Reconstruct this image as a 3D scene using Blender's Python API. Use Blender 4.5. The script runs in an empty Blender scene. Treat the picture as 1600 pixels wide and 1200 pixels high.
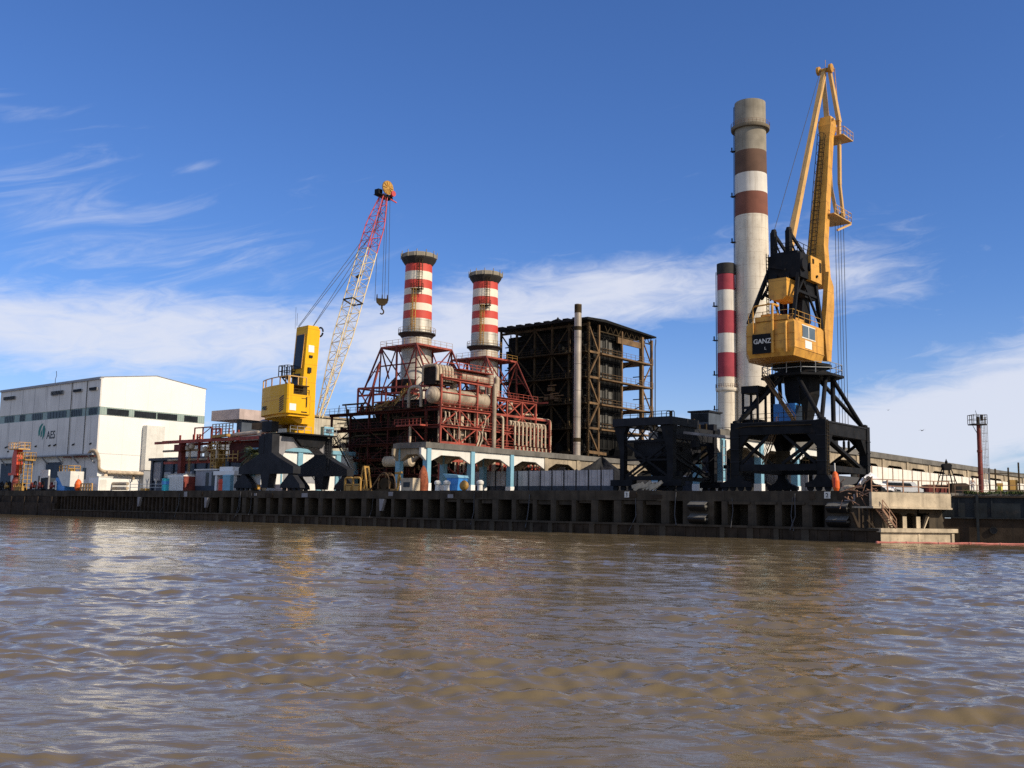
import bpy, math, random
import numpy as np
from mathutils import Vector, Matrix
random.seed(7)
SC = bpy.context.scene
COL = SC.collection
# ---------------------------------------------------------------- frame of the place
# s runs along the quay edge (downriver, towards the boat), v inland, z up from the water
EYE = 2.5
PITCH, ROLL, FPX = math.radians(7.065), math.radians(0.955), 1600.0
OX, OY = 36.782, 101.844                       # the quay's downriver corner
UX, UY = 0.766945, -0.641713
NX, NY = 0.641713, 0.766945
ANG = math.atan2(UY, UX)

def world(p):
    return Vector((OX + p[0]*UX + p[1]*NX, OY + p[0]*UY + p[1]*NY, p[2]))

_F = Vector((0, math.cos(PITCH), math.sin(PITCH)))
_u = Vector((0, -math.sin(PITCH), math.cos(PITCH)))
CR = math.cos(ROLL)*Vector((1, 0, 0)) + math.sin(ROLL)*_u
CU = math.cos(ROLL)*_u - math.sin(ROLL)*Vector((1, 0, 0))

def _ray(px, py):
    return _F + CR*((px-800)/FPX) + CU*((600-py)/FPX)

def at_v(px, py, v):
    """survey: (s, v, z) of a sighted point that lies on the plane v = const (parallel to the quay)"""
    d = _ray(px, py); t = (OX*NX+OY*NY+v)/(d.x*NX+d.y*NY)
    return ((t*d.x-OX)*UX+(t*d.y-OY)*UY, v, EYE+t*d.z)

def at_s(px, py, s):
    """survey: (s, v, z) of a sighted point on the plane s = const (square to the quay)"""
    d = _ray(px, py); t = (OX*UX+OY*UY+s)/(d.x*UX+d.y*UY)
    return (s, (t*d.x-OX)*NX+(t*d.y-OY)*NY, EYE+t*d.z)

# ---------------------------------------------------------------- materials
def mat(name, col, rough=0.7, metal=0.0, var=0.25, scale=0.6, streak=0.0, streak_col=(0.10, 0.05, 0.03),
        spot=0.0, spot_col=(0.08, 0.04, 0.025), bump=0.0, bscale=6.0, spec=0.4, seam=None):
    """painted / weathered surface: patchy tone, vertical run-off streaks and rust or dirt spots"""
    m = bpy.data.materials.new(name); m.use_nodes = True
    nt = m.node_tree; N = nt.nodes; L = nt.links
    b = N['Principled BSDF']
    b.inputs['Roughness'].default_value = rough
    b.inputs['Metallic'].default_value = metal
    b.inputs['Specular IOR Level'].default_value = spec
    tc = N.new('ShaderNodeTexCoord')
    def noise(sc, det, vec=None, mapscale=None):
        n = N.new('ShaderNodeTexNoise'); n.inputs['Scale'].default_value = sc; n.inputs['Detail'].default_value = det
        src = tc.outputs['Object']
        if mapscale:
            mp = N.new('ShaderNodeMapping'); mp.inputs['Scale'].default_value = mapscale
            L.new(src, mp.inputs['Vector']); src = mp.outputs['Vector']
        L.new(src, n.inputs['Vector']); return n.outputs['Fac']
    def ramp(f, a, c):
        r = N.new('ShaderNodeMapRange'); r.inputs[1].default_value = a; r.inputs[2].default_value = c
        L.new(f, r.inputs[0]); return r.outputs[0]
    def mix(f, A, B):
        x = N.new('ShaderNodeMix'); x.data_type = 'RGBA'
        if isinstance(f, float): x.inputs[0].default_value = f
        else: L.new(f, x.inputs[0])
        for i, q in ((6, A), (7, B)):
            if isinstance(q, tuple): x.inputs[i].default_value = (*q, 1)
            else: L.new(q, x.inputs[i])
        return x.outputs[2]
    lo = tuple(c*(1-var) for c in col); hi = tuple(min(1, c*(1+var*0.7)) for c in col)
    c = mix(ramp(noise(scale, 6), 0.32, 0.68), lo, hi)
    if streak:
        f = ramp(noise(1.0, 5, mapscale=(1.6, 1.6, 0.09)), 0.52, 0.78)
        mm = N.new('ShaderNodeMath'); mm.operation = 'MULTIPLY'; mm.inputs[1].default_value = streak
        L.new(f, mm.inputs[0]); c = mix(mm.outputs[0], c, streak_col)
    if spot:
        f = ramp(noise(1.7, 8), 0.56, 0.70)
        mm = N.new('ShaderNodeMath'); mm.operation = 'MULTIPLY'; mm.inputs[1].default_value = spot
        L.new(f, mm.inputs[0]); c = mix(mm.outputs[0], c, spot_col)
    if seam:                                    # panel joints: (axis index, pitch, width, colour)
        ax, pitch, wid, scol = seam
        sep = N.new('ShaderNodeSeparateXYZ'); L.new(tc.outputs['Object'], sep.inputs[0])
        md = N.new('ShaderNodeMath'); md.operation = 'FLOORED_MODULO'; md.inputs[1].default_value = pitch
        L.new(sep.outputs[ax], md.inputs[0])
        lt = N.new('ShaderNodeMath'); lt.operation = 'LESS_THAN'; lt.inputs[1].default_value = wid
        L.new(md.outputs[0], lt.inputs[0]); c = mix(lt.outputs[0], c, scol)
    L.new(c, b.inputs['Base Color'])
    if bump:
        bp = N.new('ShaderNodeBump'); bp.inputs['Strength'].default_value = bump; bp.inputs['Distance'].default_value = 0.05
        L.new(noise(bscale, 8), bp.inputs['Height']); L.new(bp.outputs[0], b.inputs['Normal'])
    return m

RUST = (0.16, 0.055, 0.025)
M = dict(
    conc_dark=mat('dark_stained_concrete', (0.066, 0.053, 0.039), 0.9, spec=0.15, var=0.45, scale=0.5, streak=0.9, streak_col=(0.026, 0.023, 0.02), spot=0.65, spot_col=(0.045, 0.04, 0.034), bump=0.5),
    conc_tide=mat('tide_stained_concrete', (0.046, 0.033, 0.023), 0.85, spec=0.15, var=0.4, scale=0.8, streak=0.8, streak_col=(0.03, 0.024, 0.02), bump=0.5),
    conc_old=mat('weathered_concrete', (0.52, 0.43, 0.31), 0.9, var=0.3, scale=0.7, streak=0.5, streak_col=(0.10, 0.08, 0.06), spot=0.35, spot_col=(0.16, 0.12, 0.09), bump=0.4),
    conc_cream=mat('sooty_cream_concrete', (0.38, 0.31, 0.22), 0.9, var=0.4, scale=0.25, streak=0.8, streak_col=(0.10, 0.085, 0.07), spot=0.5, spot_col=(0.11, 0.09, 0.075), bump=0.2),
    conc_deck=mat('grey_deck_concrete', (0.155, 0.145, 0.13), 0.9, var=0.35, scale=0.3, streak=0.6, streak_col=(0.06, 0.055, 0.05), spot=0.4, spot_col=(0.07, 0.06, 0.05)),
    conc_stack=mat('chimney_concrete', (0.73, 0.65, 0.53), 0.9, var=0.2, scale=0.14, streak=0.6, streak_col=(0.30, 0.22, 0.16), spot=0.35, spot_col=(0.32, 0.23, 0.16), seam=(2, 3.6, 0.08, (0.44, 0.37, 0.29))),
    stack_soot=mat('sooty_chimney_concrete', (0.175, 0.142, 0.10), 0.9, var=0.3, scale=0.2, streak=0.5, streak_col=(0.12, 0.095, 0.07)),
    stack_grey=mat('faded_grey_band', (0.29, 0.255, 0.20), 0.9, var=0.25, scale=0.25, streak=0.7, streak_col=(0.17, 0.14, 0.10)),
    stack_brown=mat('faded_brown_band', (0.13, 0.072, 0.048), 0.9, var=0.2, scale=0.25, streak=0.3, streak_col=(0.08, 0.05, 0.04)),
    stack_rust=mat('faded_red_brown_band', (0.20, 0.075, 0.05), 0.9, var=0.2, scale=0.25, streak=0.3, streak_col=(0.12, 0.05, 0.04)),
    stack_white=mat('worn_white_band', (0.68, 0.63, 0.56), 0.9, var=0.12, scale=0.25, streak=0.6, streak_col=(0.36, 0.30, 0.24)),
    stack_maroon=mat('maroon_band', (0.34, 0.045, 0.065), 0.85, var=0.2, scale=0.3, streak=0.3, streak_col=(0.20, 0.06, 0.06)),
    stack_black=mat('soot_black_band', (0.035, 0.032, 0.03), 0.9, var=0.3),
    red_band=mat('red_stack_paint', (0.56, 0.062, 0.042), 0.6, var=0.16, scale=0.4, streak=0.3, streak_col=(0.32, 0.05, 0.04)),
    white_band=mat('cream_white_stack_paint', (0.78, 0.70, 0.57), 0.6, var=0.1, scale=0.4, streak=0.3, streak_col=(0.5, 0.42, 0.32)),
    bare=mat('bare_stack_steel', (0.55, 0.51, 0.44), 0.5, metal=0.25, var=0.3, scale=0.5, streak=0.75, streak_col=(0.22, 0.16, 0.11), seam=(2, 1.9, 0.07, (0.2, 0.16, 0.13))),
    black=mat('coal_black_steel', (0.0115, 0.012, 0.0145), 0.65, var=0.4, scale=0.8, spot=0.5, spot_col=(0.028, 0.021, 0.017), spec=0.12),
    dgrey=mat('dark_grey_steel', (0.021, 0.022, 0.027), 0.65, spec=0.15, var=0.3, scale=0.7, streak=0.5, streak_col=(0.03, 0.03, 0.03)),
    grey=mat('grey_steel', (0.26, 0.25, 0.26), 0.6, var=0.2, scale=0.6, streak=0.5, streak_col=(0.12, 0.10, 0.09), spot=0.2),
    galv=mat('galvanised_steel', (0.42, 0.42, 0.42), 0.45, metal=0.5, var=0.2, scale=1.0, streak=0.4, streak_col=(0.2, 0.17, 0.14)),
    yellow=mat('crane_yellow_paint', (0.80, 0.42, 0.006), 0.5, var=0.07, scale=0.35, streak=0.4, streak_col=(0.52, 0.23, 0.01), spot=0.14, spot_col=(0.35, 0.16, 0.03), spec=0.25, seam=(2, 3.1, 0.05, (0.42, 0.2, 0.01))),
    orangey=mat('weathered_orange_yellow_paint', (0.66, 0.335, 0.06), 0.5, var=0.22, scale=0.45, streak=0.65, streak_col=(0.30, 0.13, 0.035), spot=0.45, spot_col=(0.22, 0.095, 0.03), spec=0.3, seam=(2, 2.3, 0.04, (0.36, 0.17, 0.035))),
    palebeam=mat('faded_pale_yellow_paint', (0.62, 0.37, 0.13), 0.55, var=0.14, scale=0.5, streak=0.3, streak_col=(0.35, 0.2, 0.08), spot=0.25),
    chord=mat('cream_yellow_boom_paint', (0.74, 0.60, 0.36), 0.5, var=0.15, scale=0.5),
    chord_red=mat('pinkish_red_boom_paint', (0.55, 0.07, 0.08), 0.5, var=0.2, scale=0.5),
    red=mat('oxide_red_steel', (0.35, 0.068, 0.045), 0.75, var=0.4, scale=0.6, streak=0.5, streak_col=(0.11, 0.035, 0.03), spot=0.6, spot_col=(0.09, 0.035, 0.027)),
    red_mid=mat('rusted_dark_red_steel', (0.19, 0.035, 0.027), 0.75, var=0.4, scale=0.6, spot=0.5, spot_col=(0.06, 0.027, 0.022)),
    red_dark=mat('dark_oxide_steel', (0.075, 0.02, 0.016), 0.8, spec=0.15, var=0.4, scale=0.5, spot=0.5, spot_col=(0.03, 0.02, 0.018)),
    scarlet=mat('scarlet_paint', (0.62, 0.07, 0.03), 0.5, var=0.15, scale=1.0),
    casing=mat('sooty_boiler_casing', (0.026, 0.02, 0.018), 0.85, spec=0.12, var=0.5, scale=0.5, spot=0.5, spot_col=(0.10, 0.045, 0.03)),
    dcasing=mat('black_boiler_casing', (0.0145, 0.0145, 0.0145), 0.85, spec=0.1, var=0.4, scale=0.4, streak=0.5, streak_col=(0.024, 0.021, 0.018)),
    bsteel=mat('sooty_shaded_steel', (0.052, 0.036, 0.019), 0.85, spec=0.15, var=0.5, scale=0.5, spot=0.5, spot_col=(0.03, 0.026, 0.02)),  # darker copy of the boiler steel: soot and shade in one tone
    bsteel_lit=mat('rusty_sunlit_steel', (0.165, 0.098, 0.045), 0.8, var=0.5, scale=0.5, spot=0.7, spot_col=(0.12, 0.06, 0.03)),  # paler copy of the same steel: rust, with sunlight put into the colour
    cream=mat('cream_lagged_pipe', (0.50, 0.40, 0.29), 0.7, var=0.35, scale=0.8, streak=0.6, streak_col=(0.22, 0.15, 0.10), spot=0.4, spot_col=(0.2, 0.12, 0.08)),
    drum=mat('lagged_drum_cladding', (0.42, 0.345, 0.26), 0.55, metal=0.15, var=0.4, scale=0.5, streak=0.8, streak_col=(0.22, 0.14, 0.09), spot=0.3, spot_col=(0.24, 0.14, 0.09), seam=(1, 1.6, 0.05, (0.2, 0.16, 0.12))),
    steelpipe=mat('weathered_steel_flue', (0.42, 0.36, 0.30), 0.45, metal=0.3, var=0.25, scale=0.4, streak=0.5, streak_col=(0.2, 0.14, 0.1), seam=(2, 5.4, 0.09, (0.1, 0.08, 0.07))),
    wall_white=mat('white_cladding', (0.80, 0.79, 0.765), 0.6, var=0.04, scale=0.2, streak=0.12, streak_col=(0.62, 0.58, 0.52), seam=(1, 6.1, 0.05, (0.62, 0.6, 0.57))),
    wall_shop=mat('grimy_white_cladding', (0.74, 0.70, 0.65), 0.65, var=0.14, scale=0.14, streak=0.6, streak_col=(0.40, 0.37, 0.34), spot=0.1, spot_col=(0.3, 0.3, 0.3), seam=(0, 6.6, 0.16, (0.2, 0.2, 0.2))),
    strip=mat('pale_green_glazing_strip', (0.26, 0.34, 0.31), 0.5, var=0.15, scale=0.5, seam=(1, 0.6, 0.06, (0.5, 0.55, 0.5))),
    glass=mat('dark_window_glass', (0.02, 0.024, 0.03), 0.3, var=0.3, spec=0.2),
    cabglass=mat('grey_window_glass', (0.10, 0.13, 0.16), 0.1, var=0.2, spec=0.7),
    white=mat('white_paint', (0.80, 0.79, 0.77), 0.5, var=0.06, scale=0.8, streak=0.15, streak_col=(0.5, 0.45, 0.4)),
    offwhite=mat('off_white_paint', (0.70, 0.68, 0.63), 0.6, var=0.1, scale=0.8, streak=0.3, streak_col=(0.4, 0.36, 0.3)),
    fence_white=mat('white_fence_panel', (0.80, 0.76, 0.68), 0.7, var=0.08, scale=0.5, streak=0.35, streak_col=(0.34, 0.30, 0.26), spot=0.12, spot_col=(0.1, 0.09, 0.08), seam=(1, 2.45, 0.09, (0.08, 0.075, 0.07))),
    fence_grey=mat('grey_fence_panel', (0.43, 0.42, 0.44), 0.75, var=0.2, scale=0.4, streak=0.6, streak_col=(0.16, 0.155, 0.16), spot=0.2, spot_col=(0.1, 0.1, 0.1), seam=(0, 1.25, 0.07, (0.05, 0.05, 0.055))),
    ltblue=mat('sky_blue_column_paint', (0.20, 0.40, 0.52), 0.6, var=0.12, scale=0.8, streak=0.2, streak_col=(0.12, 0.24, 0.32)),
    navy=mat('navy_painted_steel', (0.022, 0.036, 0.06), 0.6, var=0.3, scale=0.6),
    blue=mat('bright_blue_paint', (0.05, 0.24, 0.62), 0.45, var=0.15, scale=0.8),
    teal=mat('turquoise_paint', (0.03, 0.42, 0.52), 0.45, var=0.15, scale=0.8),
    bluegrey=mat('slate_blue_cladding', (0.065, 0.082, 0.11), 0.7, var=0.2, scale=0.5, streak=0.3, streak_col=(0.05, 0.06, 0.07)),
    bluepile=mat('blue_black_sheet_wall', (0.022, 0.028, 0.034), 0.85, spec=0.15, var=0.45, scale=0.5, streak=0.7, streak_col=(0.02, 0.022, 0.024), spot=0.3, spot_col=(0.05, 0.042, 0.035), bump=0.3),
    greypanel=mat('grey_panel', (0.30, 0.31, 0.34), 0.7, var=0.15, scale=0.6, streak=0.3, streak_col=(0.18, 0.18, 0.18)),
    greypanel_dark=mat('sooty_grey_panel', (0.12, 0.115, 0.105), 0.8, var=0.35, scale=0.6, streak=0.6, streak_col=(0.05, 0.048, 0.045)),
    shed=mat('cream_shed_cladding', (0.55, 0.50, 0.40), 0.7, var=0.2, scale=0.4, streak=0.6, streak_col=(0.26, 0.22, 0.17), seam=(1, 1.4, 0.12, (0.32, 0.28, 0.22))),
    pinkroof=mat('faded_pink_fascia', (0.50, 0.40, 0.37), 0.8, var=0.2, scale=0.4, streak=0.4, streak_col=(0.2, 0.15, 0.13)),
    coal=mat('heaped_coal', (0.012, 0.012, 0.013), 0.8, var=0.6, scale=1.5, bump=1.0, bscale=3.0),
    rustred=mat('rusted_red_column', (0.20, 0.035, 0.025), 0.65, var=0.35, scale=1.0, streak=0.5, streak_col=(0.09, 0.03, 0.025), spot=0.5, spot_col=(0.28, 0.12, 0.06)),
    railrust=mat('rusty_rail', (0.30, 0.17, 0.11), 0.8, var=0.3, scale=1.0, spot=0.4, spot_col=(0.12, 0.06, 0.04)),
    orange=mat('safety_orange', (0.75, 0.13, 0.02), 0.5, var=0.12, scale=1.5),
    lime=mat('hi_vis_yellow', (0.62, 0.60, 0.06), 0.6, var=0.15, scale=1.5),
    gold=mat('yellow_rail_paint', (0.42, 0.235, 0.05), 0.6, var=0.3, scale=1.0, spot=0.6, spot_col=(0.16, 0.08, 0.035)),
    rope=mat('steel_wire_rope', (0.05, 0.05, 0.055), 0.6, var=0.2),
    rubber=mat('black_rubber', (0.011, 0.011, 0.012), 0.6, var=0.35, scale=1.5, spot=0.3, spot_col=(0.06, 0.055, 0.05), bump=0.2),
    boom=mat('pink_oil_boom', (0.50, 0.16, 0.13), 0.7, var=0.25, scale=1.2, spot=0.4, spot_col=(0.45, 0.38, 0.32)),
    sheet=mat('crumpled_plastic_sheet', (0.72, 0.70, 0.70), 0.5, var=0.15, scale=1.5),
    skin=mat('skin', (0.45, 0.27, 0.19), 0.6, var=0.1),
    hair=mat('dark_hair', (0.02, 0.015, 0.012), 0.6, var=0.2),
    cloth=mat('pale_work_clothes', (0.62, 0.58, 0.55), 0.85, var=0.12, scale=3.0),
    deck=mat('yard_ground', (0.16, 0.145, 0.125), 0.95, var=0.35, scale=0.15, spot=0.5, spot_col=(0.05, 0.045, 0.04), bump=0.3),
    grass=mat('rough_grass', (0.07, 0.10, 0.025), 0.9, var=0.4, scale=1.5, bump=0.6),
    leaf=mat('palm_green', (0.085, 0.10, 0.035), 0.7, var=0.35, scale=1.5),
    leaf_dry=mat('dry_palm_brown', (0.20, 0.13, 0.06), 0.8, var=0.3, scale=1.5),
    bark=mat('palm_bark', (0.12, 0.085, 0.055), 0.9, var=0.3, scale=1.5, bump=0.6),
    carwhite=mat('white_car_paint', (0.78, 0.78, 0.78), 0.25, var=0.03, spec=0.6),
    cargrey=mat('teal_grey_car_paint', (0.12, 0.17, 0.18), 0.3, var=0.05, spec=0.6),
    carblack=mat('black_car_paint', (0.02, 0.022, 0.025), 0.3, var=0.1, spec=0.6),
    bird=mat('dark_plumage', (0.03, 0.03, 0.032), 0.8, var=0.3),
    rustorange=mat('rust_orange_netting', (0.36, 0.10, 0.045), 0.85, var=0.3, scale=2.0, bump=0.5),
    logo=mat('green_logo_paint', (0.02, 0.20, 0.17), 0.6, var=0.1),
    ink=mat('dark_lettering', (0.02, 0.028, 0.035), 0.6, var=0.1),
)

# ---------------------------------------------------------------- mesh builder
class MB:
    def __init__(self): self.v = []; self.f = []; self.m = []; self.sm = []
    def add(self, vs, fs, m=0, smooth=False):
        o = len(self.v); self.v += [tuple(p) for p in vs]
        self.f += [tuple(i+o for i in f) for f in fs]; self.m += [m]*len(fs); self.sm += [smooth]*len(fs)
        return self
    def box(self, a, b, m=0):
        x0, x1 = sorted((a[0], b[0])); y0, y1 = sorted((a[1], b[1])); z0, z1 = sorted((a[2], b[2]))
        return self.add([(x0,y0,z0),(x1,y0,z0),(x1,y1,z0),(x0,y1,z0),(x0,y0,z1),(x1,y0,z1),(x1,y1,z1),(x0,y1,z1)],
                        [(0,3,2,1),(4,5,6,7),(0,1,5,4),(1,2,6,5),(2,3,7,6),(3,0,4,7)], m)
    def beam(self, p, q, w, h=None, m=0, w2=None, h2=None):
        h = h or w; w2 = w2 or w; h2 = h2 or h
        p = Vector(p); q = Vector(q); d = (q-p)
        if d.length < 1e-6: return self
        d.normalize(); up = Vector((0,0,1)) if abs(d.z) < 0.95 else Vector((0,1,0))
        a = d.cross(up).normalized(); b = a.cross(d).normalized()
        vs = []
        for c, ww, hh in ((p, w, h), (q, w2, h2)):
            for i, j in ((-1,-1),(1,-1),(1,1),(-1,1)): vs.append(c+a*(ww/2*i)+b*(hh/2*j))
        return self.add(vs, [(0,1,2,3),(7,6,5,4),(0,4,5,1),(1,5,6,2),(2,6,7,3),(3,7,4,0)], m)
    def tube(self, pts, r, n=8, m=0, r2=None, cap=True):
        pts = [Vector(p) for p in pts]; k = len(pts); vs = []; fs = []
        ref = None
        for i, p in enumerate(pts):
            d = (pts[min(i+1,k-1)]-pts[max(i-1,0)]).normalized()
            if ref is None:
                ref = Vector((0,0,1)) if abs(d.z) < 0.9 else Vector((1,0,0))
            a = (ref-d*ref.dot(d))
            if a.length < 1e-4: a = d.orthogonal()
            a.normalize(); ref = a; b = d.cross(a)
            rr = r if r2 is None else r+(r2-r)*i/(k-1)
            if 0 < i < k-1:
                c = (pts[i]-pts[i-1]).normalized().dot((pts[i+1]-pts[i]).normalized())
            for j in range(n):
                t = 2*math.pi*j/n; vs.append(p+a*(rr*math.cos(t))+b*(rr*math.sin(t)))
        for i in range(k-1):
            for j in range(n):
                fs.append((i*n+j, i*n+(j+1)%n, (i+1)*n+(j+1)%n, (i+1)*n+j))
        self.add(vs, fs, m, True)
        if cap: self.add(vs[:n], [tuple(range(n))[::-1]], m); self.add(vs[-n:], [tuple(range(n))], m)
        return self
    def lathe(self, c, prof, n=32, mats=None, m=0, smooth=True, cap=True):
        """prof: list of (r, z) from the bottom up; mats: a material index per segment"""
        for i in range(len(prof)-1):
            (r0, z0), (r1, z1) = prof[i], prof[i+1]; vs = []
            for r, z in ((r0, z0), (r1, z1)):
                vs += [(c[0]+r*math.cos(2*math.pi*j/n), c[1]+r*math.sin(2*math.pi*j/n), z) for j in range(n)]
            self.add(vs, [(j,(j+1)%n,n+(j+1)%n,n+j) for j in range(n)], mats[i] if mats else m, smooth)
        if cap:
            for (r, z), rev in ((prof[0], True), (prof[-1], False)):
                if r > 0.01:
                    t = tuple(range(n)); self.add([(c[0]+r*math.cos(2*math.pi*j/n), c[1]+r*math.sin(2*math.pi*j/n), z) for j in range(n)], [t[::-1] if rev else t], (mats[0] if rev else mats[-1]) if mats else m)
        return self
    def prism(self, poly, ax, a, b, m=0):
        """a polygon extruded along axis ax (0 s, 1 v, 2 z) from a to b; poly gives the other two coordinates in order"""
        n = len(poly); vs = []
        for c in (a, b):
            for p in poly:
                q = list(p); q.insert(ax, c); vs.append(tuple(q))
        fs = [tuple(range(n))[::-1], tuple(range(n, 2*n))]+[(i,(i+1)%n,n+(i+1)%n,n+i) for i in range(n)]
        return self.add(vs, fs, m)
    def rail(self, pts, h=1.05, step=1.5, r=0.035, m=0, mid=1):
        """guard rail along a polyline of foot points"""
        for a, b in zip(pts[:-1], pts[1:]):
            a = Vector(a); b = Vector(b); n = max(1, round((b-a).length/step)); up = Vector((0,0,h))
            for i in range(n+1):
                p = a+(b-a)*i/n; self.beam(p, p+up, r*2, m=m)
            for k in range(mid+1):
                q = up*(k+1)/(mid+1); self.beam(a+q, b+q, r*1.8, m=m)
        return self
    def ladder(self, p, q, side, w=0.45, r=0.03, step=0.35, m=0, cage=0, out=None):
        p = Vector(p); q = Vector(q); side = Vector(side).normalized()*w/2; n = max(2, int((q-p).length/step))
        self.beam(p-side, q-side, r*2, m=m); self.beam(p+side, q+side, r*2, m=m)
        for i in range(1, n):
            c = p+(q-p)*i/n; self.beam(c-side, c+side, r*1.4, m=m)
        if cage:
            o = Vector(out); k = int((q-p).length/cage)
            for i in range(1, k+1):
                c = p+(q-p)*i/k
                self.tube([c-side*1.3, c-side*1.3+o*0.6, c+o*0.8, c+side*1.3+o*0.6, c+side*1.3], r, 4, m)
            for e in (-side*1.3+o*0.6, o*0.8, side*1.3+o*0.6): self.beam(p+e+(q-p)*0.08, q+e, r*1.5, m=m)
        return self
    def lattice(self, p, q, a, b, n, r, rd, m=0, md=None, taper=None):
        """four-chord lattice girder from p to q; a, b are half-width vectors; taper gives the scale at fraction t"""
        p = Vector(p); q = Vector(q); a = Vector(a); b = Vector(b); md = m if md is None else md
        tp = taper or (lambda t: 1.0)
        def c(i, k):
            t = i/n; w = tp(t); sg = ((-1,-1),(1,-1),(1,1),(-1,1))[k % 4]
            return p+(q-p)*t+a*(w*sg[0])+b*(w*sg[1])
        for i in range(n):
            for k in range(4):
                self.tube([c(i,k), c(i+1,k)], r, 6, m, cap=False)
                if (i+k) % 2: self.tube([c(i,k), c(i+1,k+1)], rd, 4, md, cap=False)
                else: self.tube([c(i,k+1), c(i+1,k)], rd, 4, md, cap=False)
                self.tube([c(i+1,k), c(i+1,k+1)], rd, 4, md, cap=False)
        return self
    def mesh(self, name, mats, base=(0,0,0)):
        me = bpy.data.meshes.new(name)
        me.from_pydata([(x-base[0], y-base[1], z-base[2]) for x, y, z in self.v], [], self.f)
        for m in (mats if isinstance(mats, (list, tuple)) else [mats]): me.materials.append(M[m] if isinstance(m, str) else m)
        me.polygons.foreach_set('material_index', self.m); me.polygons.foreach_set('use_smooth', self.sm)
        me.validate(); me.update(); return me
    def part(self, name, mats, parent, label=None):
        """a child mesh of a thing (coordinates in the quay frame, or in the thing's own frame if it is turned)"""
        o = bpy.data.objects.new(name, self.mesh(name, mats, BASE[parent.name])); COL.objects.link(o); o.parent = parent
        BASE[o.name] = BASE[parent.name]
        if label: o['label'] = label
        return o
    def one(self, name, mats, label, cat, base, group=None, kind=None):
        """a thing that is a single mesh"""
        o = bpy.data.objects.new(name, self.mesh(name, mats, base)); COL.objects.link(o)
        o.location = world(base); o.rotation_euler.z = ANG; BASE[o.name] = base
        tag(o, label, cat, group, kind); return o

BASE = {}
def tag(o, label=None, cat=None, group=None, kind=None):
    for k, x in (('label', label), ('category', cat), ('group', group), ('kind', kind)):
        if x: o[k] = x
def thing(name, label, cat, base, rot=None, group=None):
    """an Empty at the thing's base that parents its parts; rot turns its own frame away from the quay's"""
    o = bpy.data.objects.new(name, None); COL.objects.link(o); o.empty_display_size = 0.5
    o.location = world(base); o.rotation_euler.z = ANG if rot is None else rot
    BASE[o.name] = base if rot is None else (0, 0, 0)
    tag(o, label, cat, group); return o
def copy_thing(root, d=(0,0,0), label=None, turn=0.0):
    """copy a thing with its parts and their sub-parts, shifted by d in the quay frame"""
    def rec(o, par):
        c = o.copy(); COL.objects.link(c); BASE[c.name] = BASE.get(o.name, (0,0,0))
        if par: c.parent = par
        for ch in kids.get(o.name, ()): rec(ch, c)
        return c
    kids = {}
    for o in COL.objects:
        if o.parent: kids.setdefault(o.parent.name, []).append(o)
    r = rec(root, None)
    r.location = root.location+Vector((d[0]*UX+d[1]*NX, d[0]*UY+d[1]*NY, d[2])); r.rotation_euler.z += turn
    if label: r['label'] = label
    return r
def text_part(txt, size, mats, parent, origin, right, up, name='lettering', depth=0.02, bold=1.0, sub=None):
    """raised lettering laid on a face: origin is its lower left corner"""
    cu = bpy.data.curves.new('lettering_curve', 'FONT'); cu.body = txt; cu.size = size; cu.extrude = depth; cu.offset = 0.012*bold*size; cu.resolution_u = 3
    tmp = bpy.data.objects.new('lettering_tmp', cu); me = bpy.data.meshes.new_from_object(tmp)
    bpy.data.objects.remove(tmp)
    R = Vector(right).normalized(); Uv = Vector(up).normalized(); Nn = R.cross(Uv); o0 = Vector(origin); mb = MB()
    mb.add([o0+R*v.co.x+Uv*v.co.y+Nn*v.co.z for v in me.vertices], [tuple(p.vertices) for p in me.polygons])
    return mb.part(name, mats, parent)
def arc(c, r, a0, a1, n, f):
    return [f(c, r, math.radians(a0+(a1-a0)*i/n)) for i in range(n+1)]
def bend(pts, r=0.5, n=4):
    """round the inner corners of a polyline"""
    pts = [Vector(p) for p in pts]; out = [pts[0]]
    for a, b, c in zip(pts[:-2], pts[1:-1], pts[2:]):
        d1 = (a-b); d2 = (c-b); k = min(r, d1.length*0.45, d2.length*0.45)
        p = b+d1.normalized()*k; q = b+d2.normalized()*k
        for i in range(n+1):
            t = i/n; out.append(p*(1-t)**2+b*2*t*(1-t)+q*t*t)
    return out+[pts[-1]]
def at_y(px, py, Y):
    """survey: (s, v, z) of a sighted point at a known distance ahead of the boat"""
    d = _ray(px, py); t = Y/d.y; x, y = t*d.x-OX, Y-OY
    return (x*UX+y*UY, x*NX+y*NY, EYE+t*d.z)
def ground_at(px, Y): p = at_y(px, 765, Y); return (p[0], p[1], ZQ)
# ---------------------------------------------------------------- camera, sun, sky
cam = bpy.data.cameras.new('camera'); camo = bpy.data.objects.new('camera', cam); COL.objects.link(camo)
cam.sensor_fit = 'HORIZONTAL'; cam.sensor_width = 36.0; cam.lens = 36.0*FPX/1600.0
cam.clip_start = 0.1; cam.clip_end = 30000
camo.matrix_world = Matrix(((CR.x, CU.x, -_F.x, 0), (CR.y, CU.y, -_F.y, 0), (CR.z, CU.z, -_F.z, EYE), (0, 0, 0, 1)))
SC.camera = camo
SUN_AZ, SUN_EL = math.radians(123), math.radians(33)
sl = bpy.data.lights.new('sun', 'SUN'); so = bpy.data.objects.new('sun', sl); COL.objects.link(so)
sl.energy = 4.6; sl.angle = math.radians(0.53); sl.color = (1.0, 0.87, 0.68)
sv = Vector((math.sin(SUN_AZ)*math.cos(SUN_EL), math.cos(SUN_AZ)*math.cos(SUN_EL), math.sin(SUN_EL)))
so.rotation_euler = (-sv).to_track_quat('-Z', 'Y').to_euler(); so.location = sv*400
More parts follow.
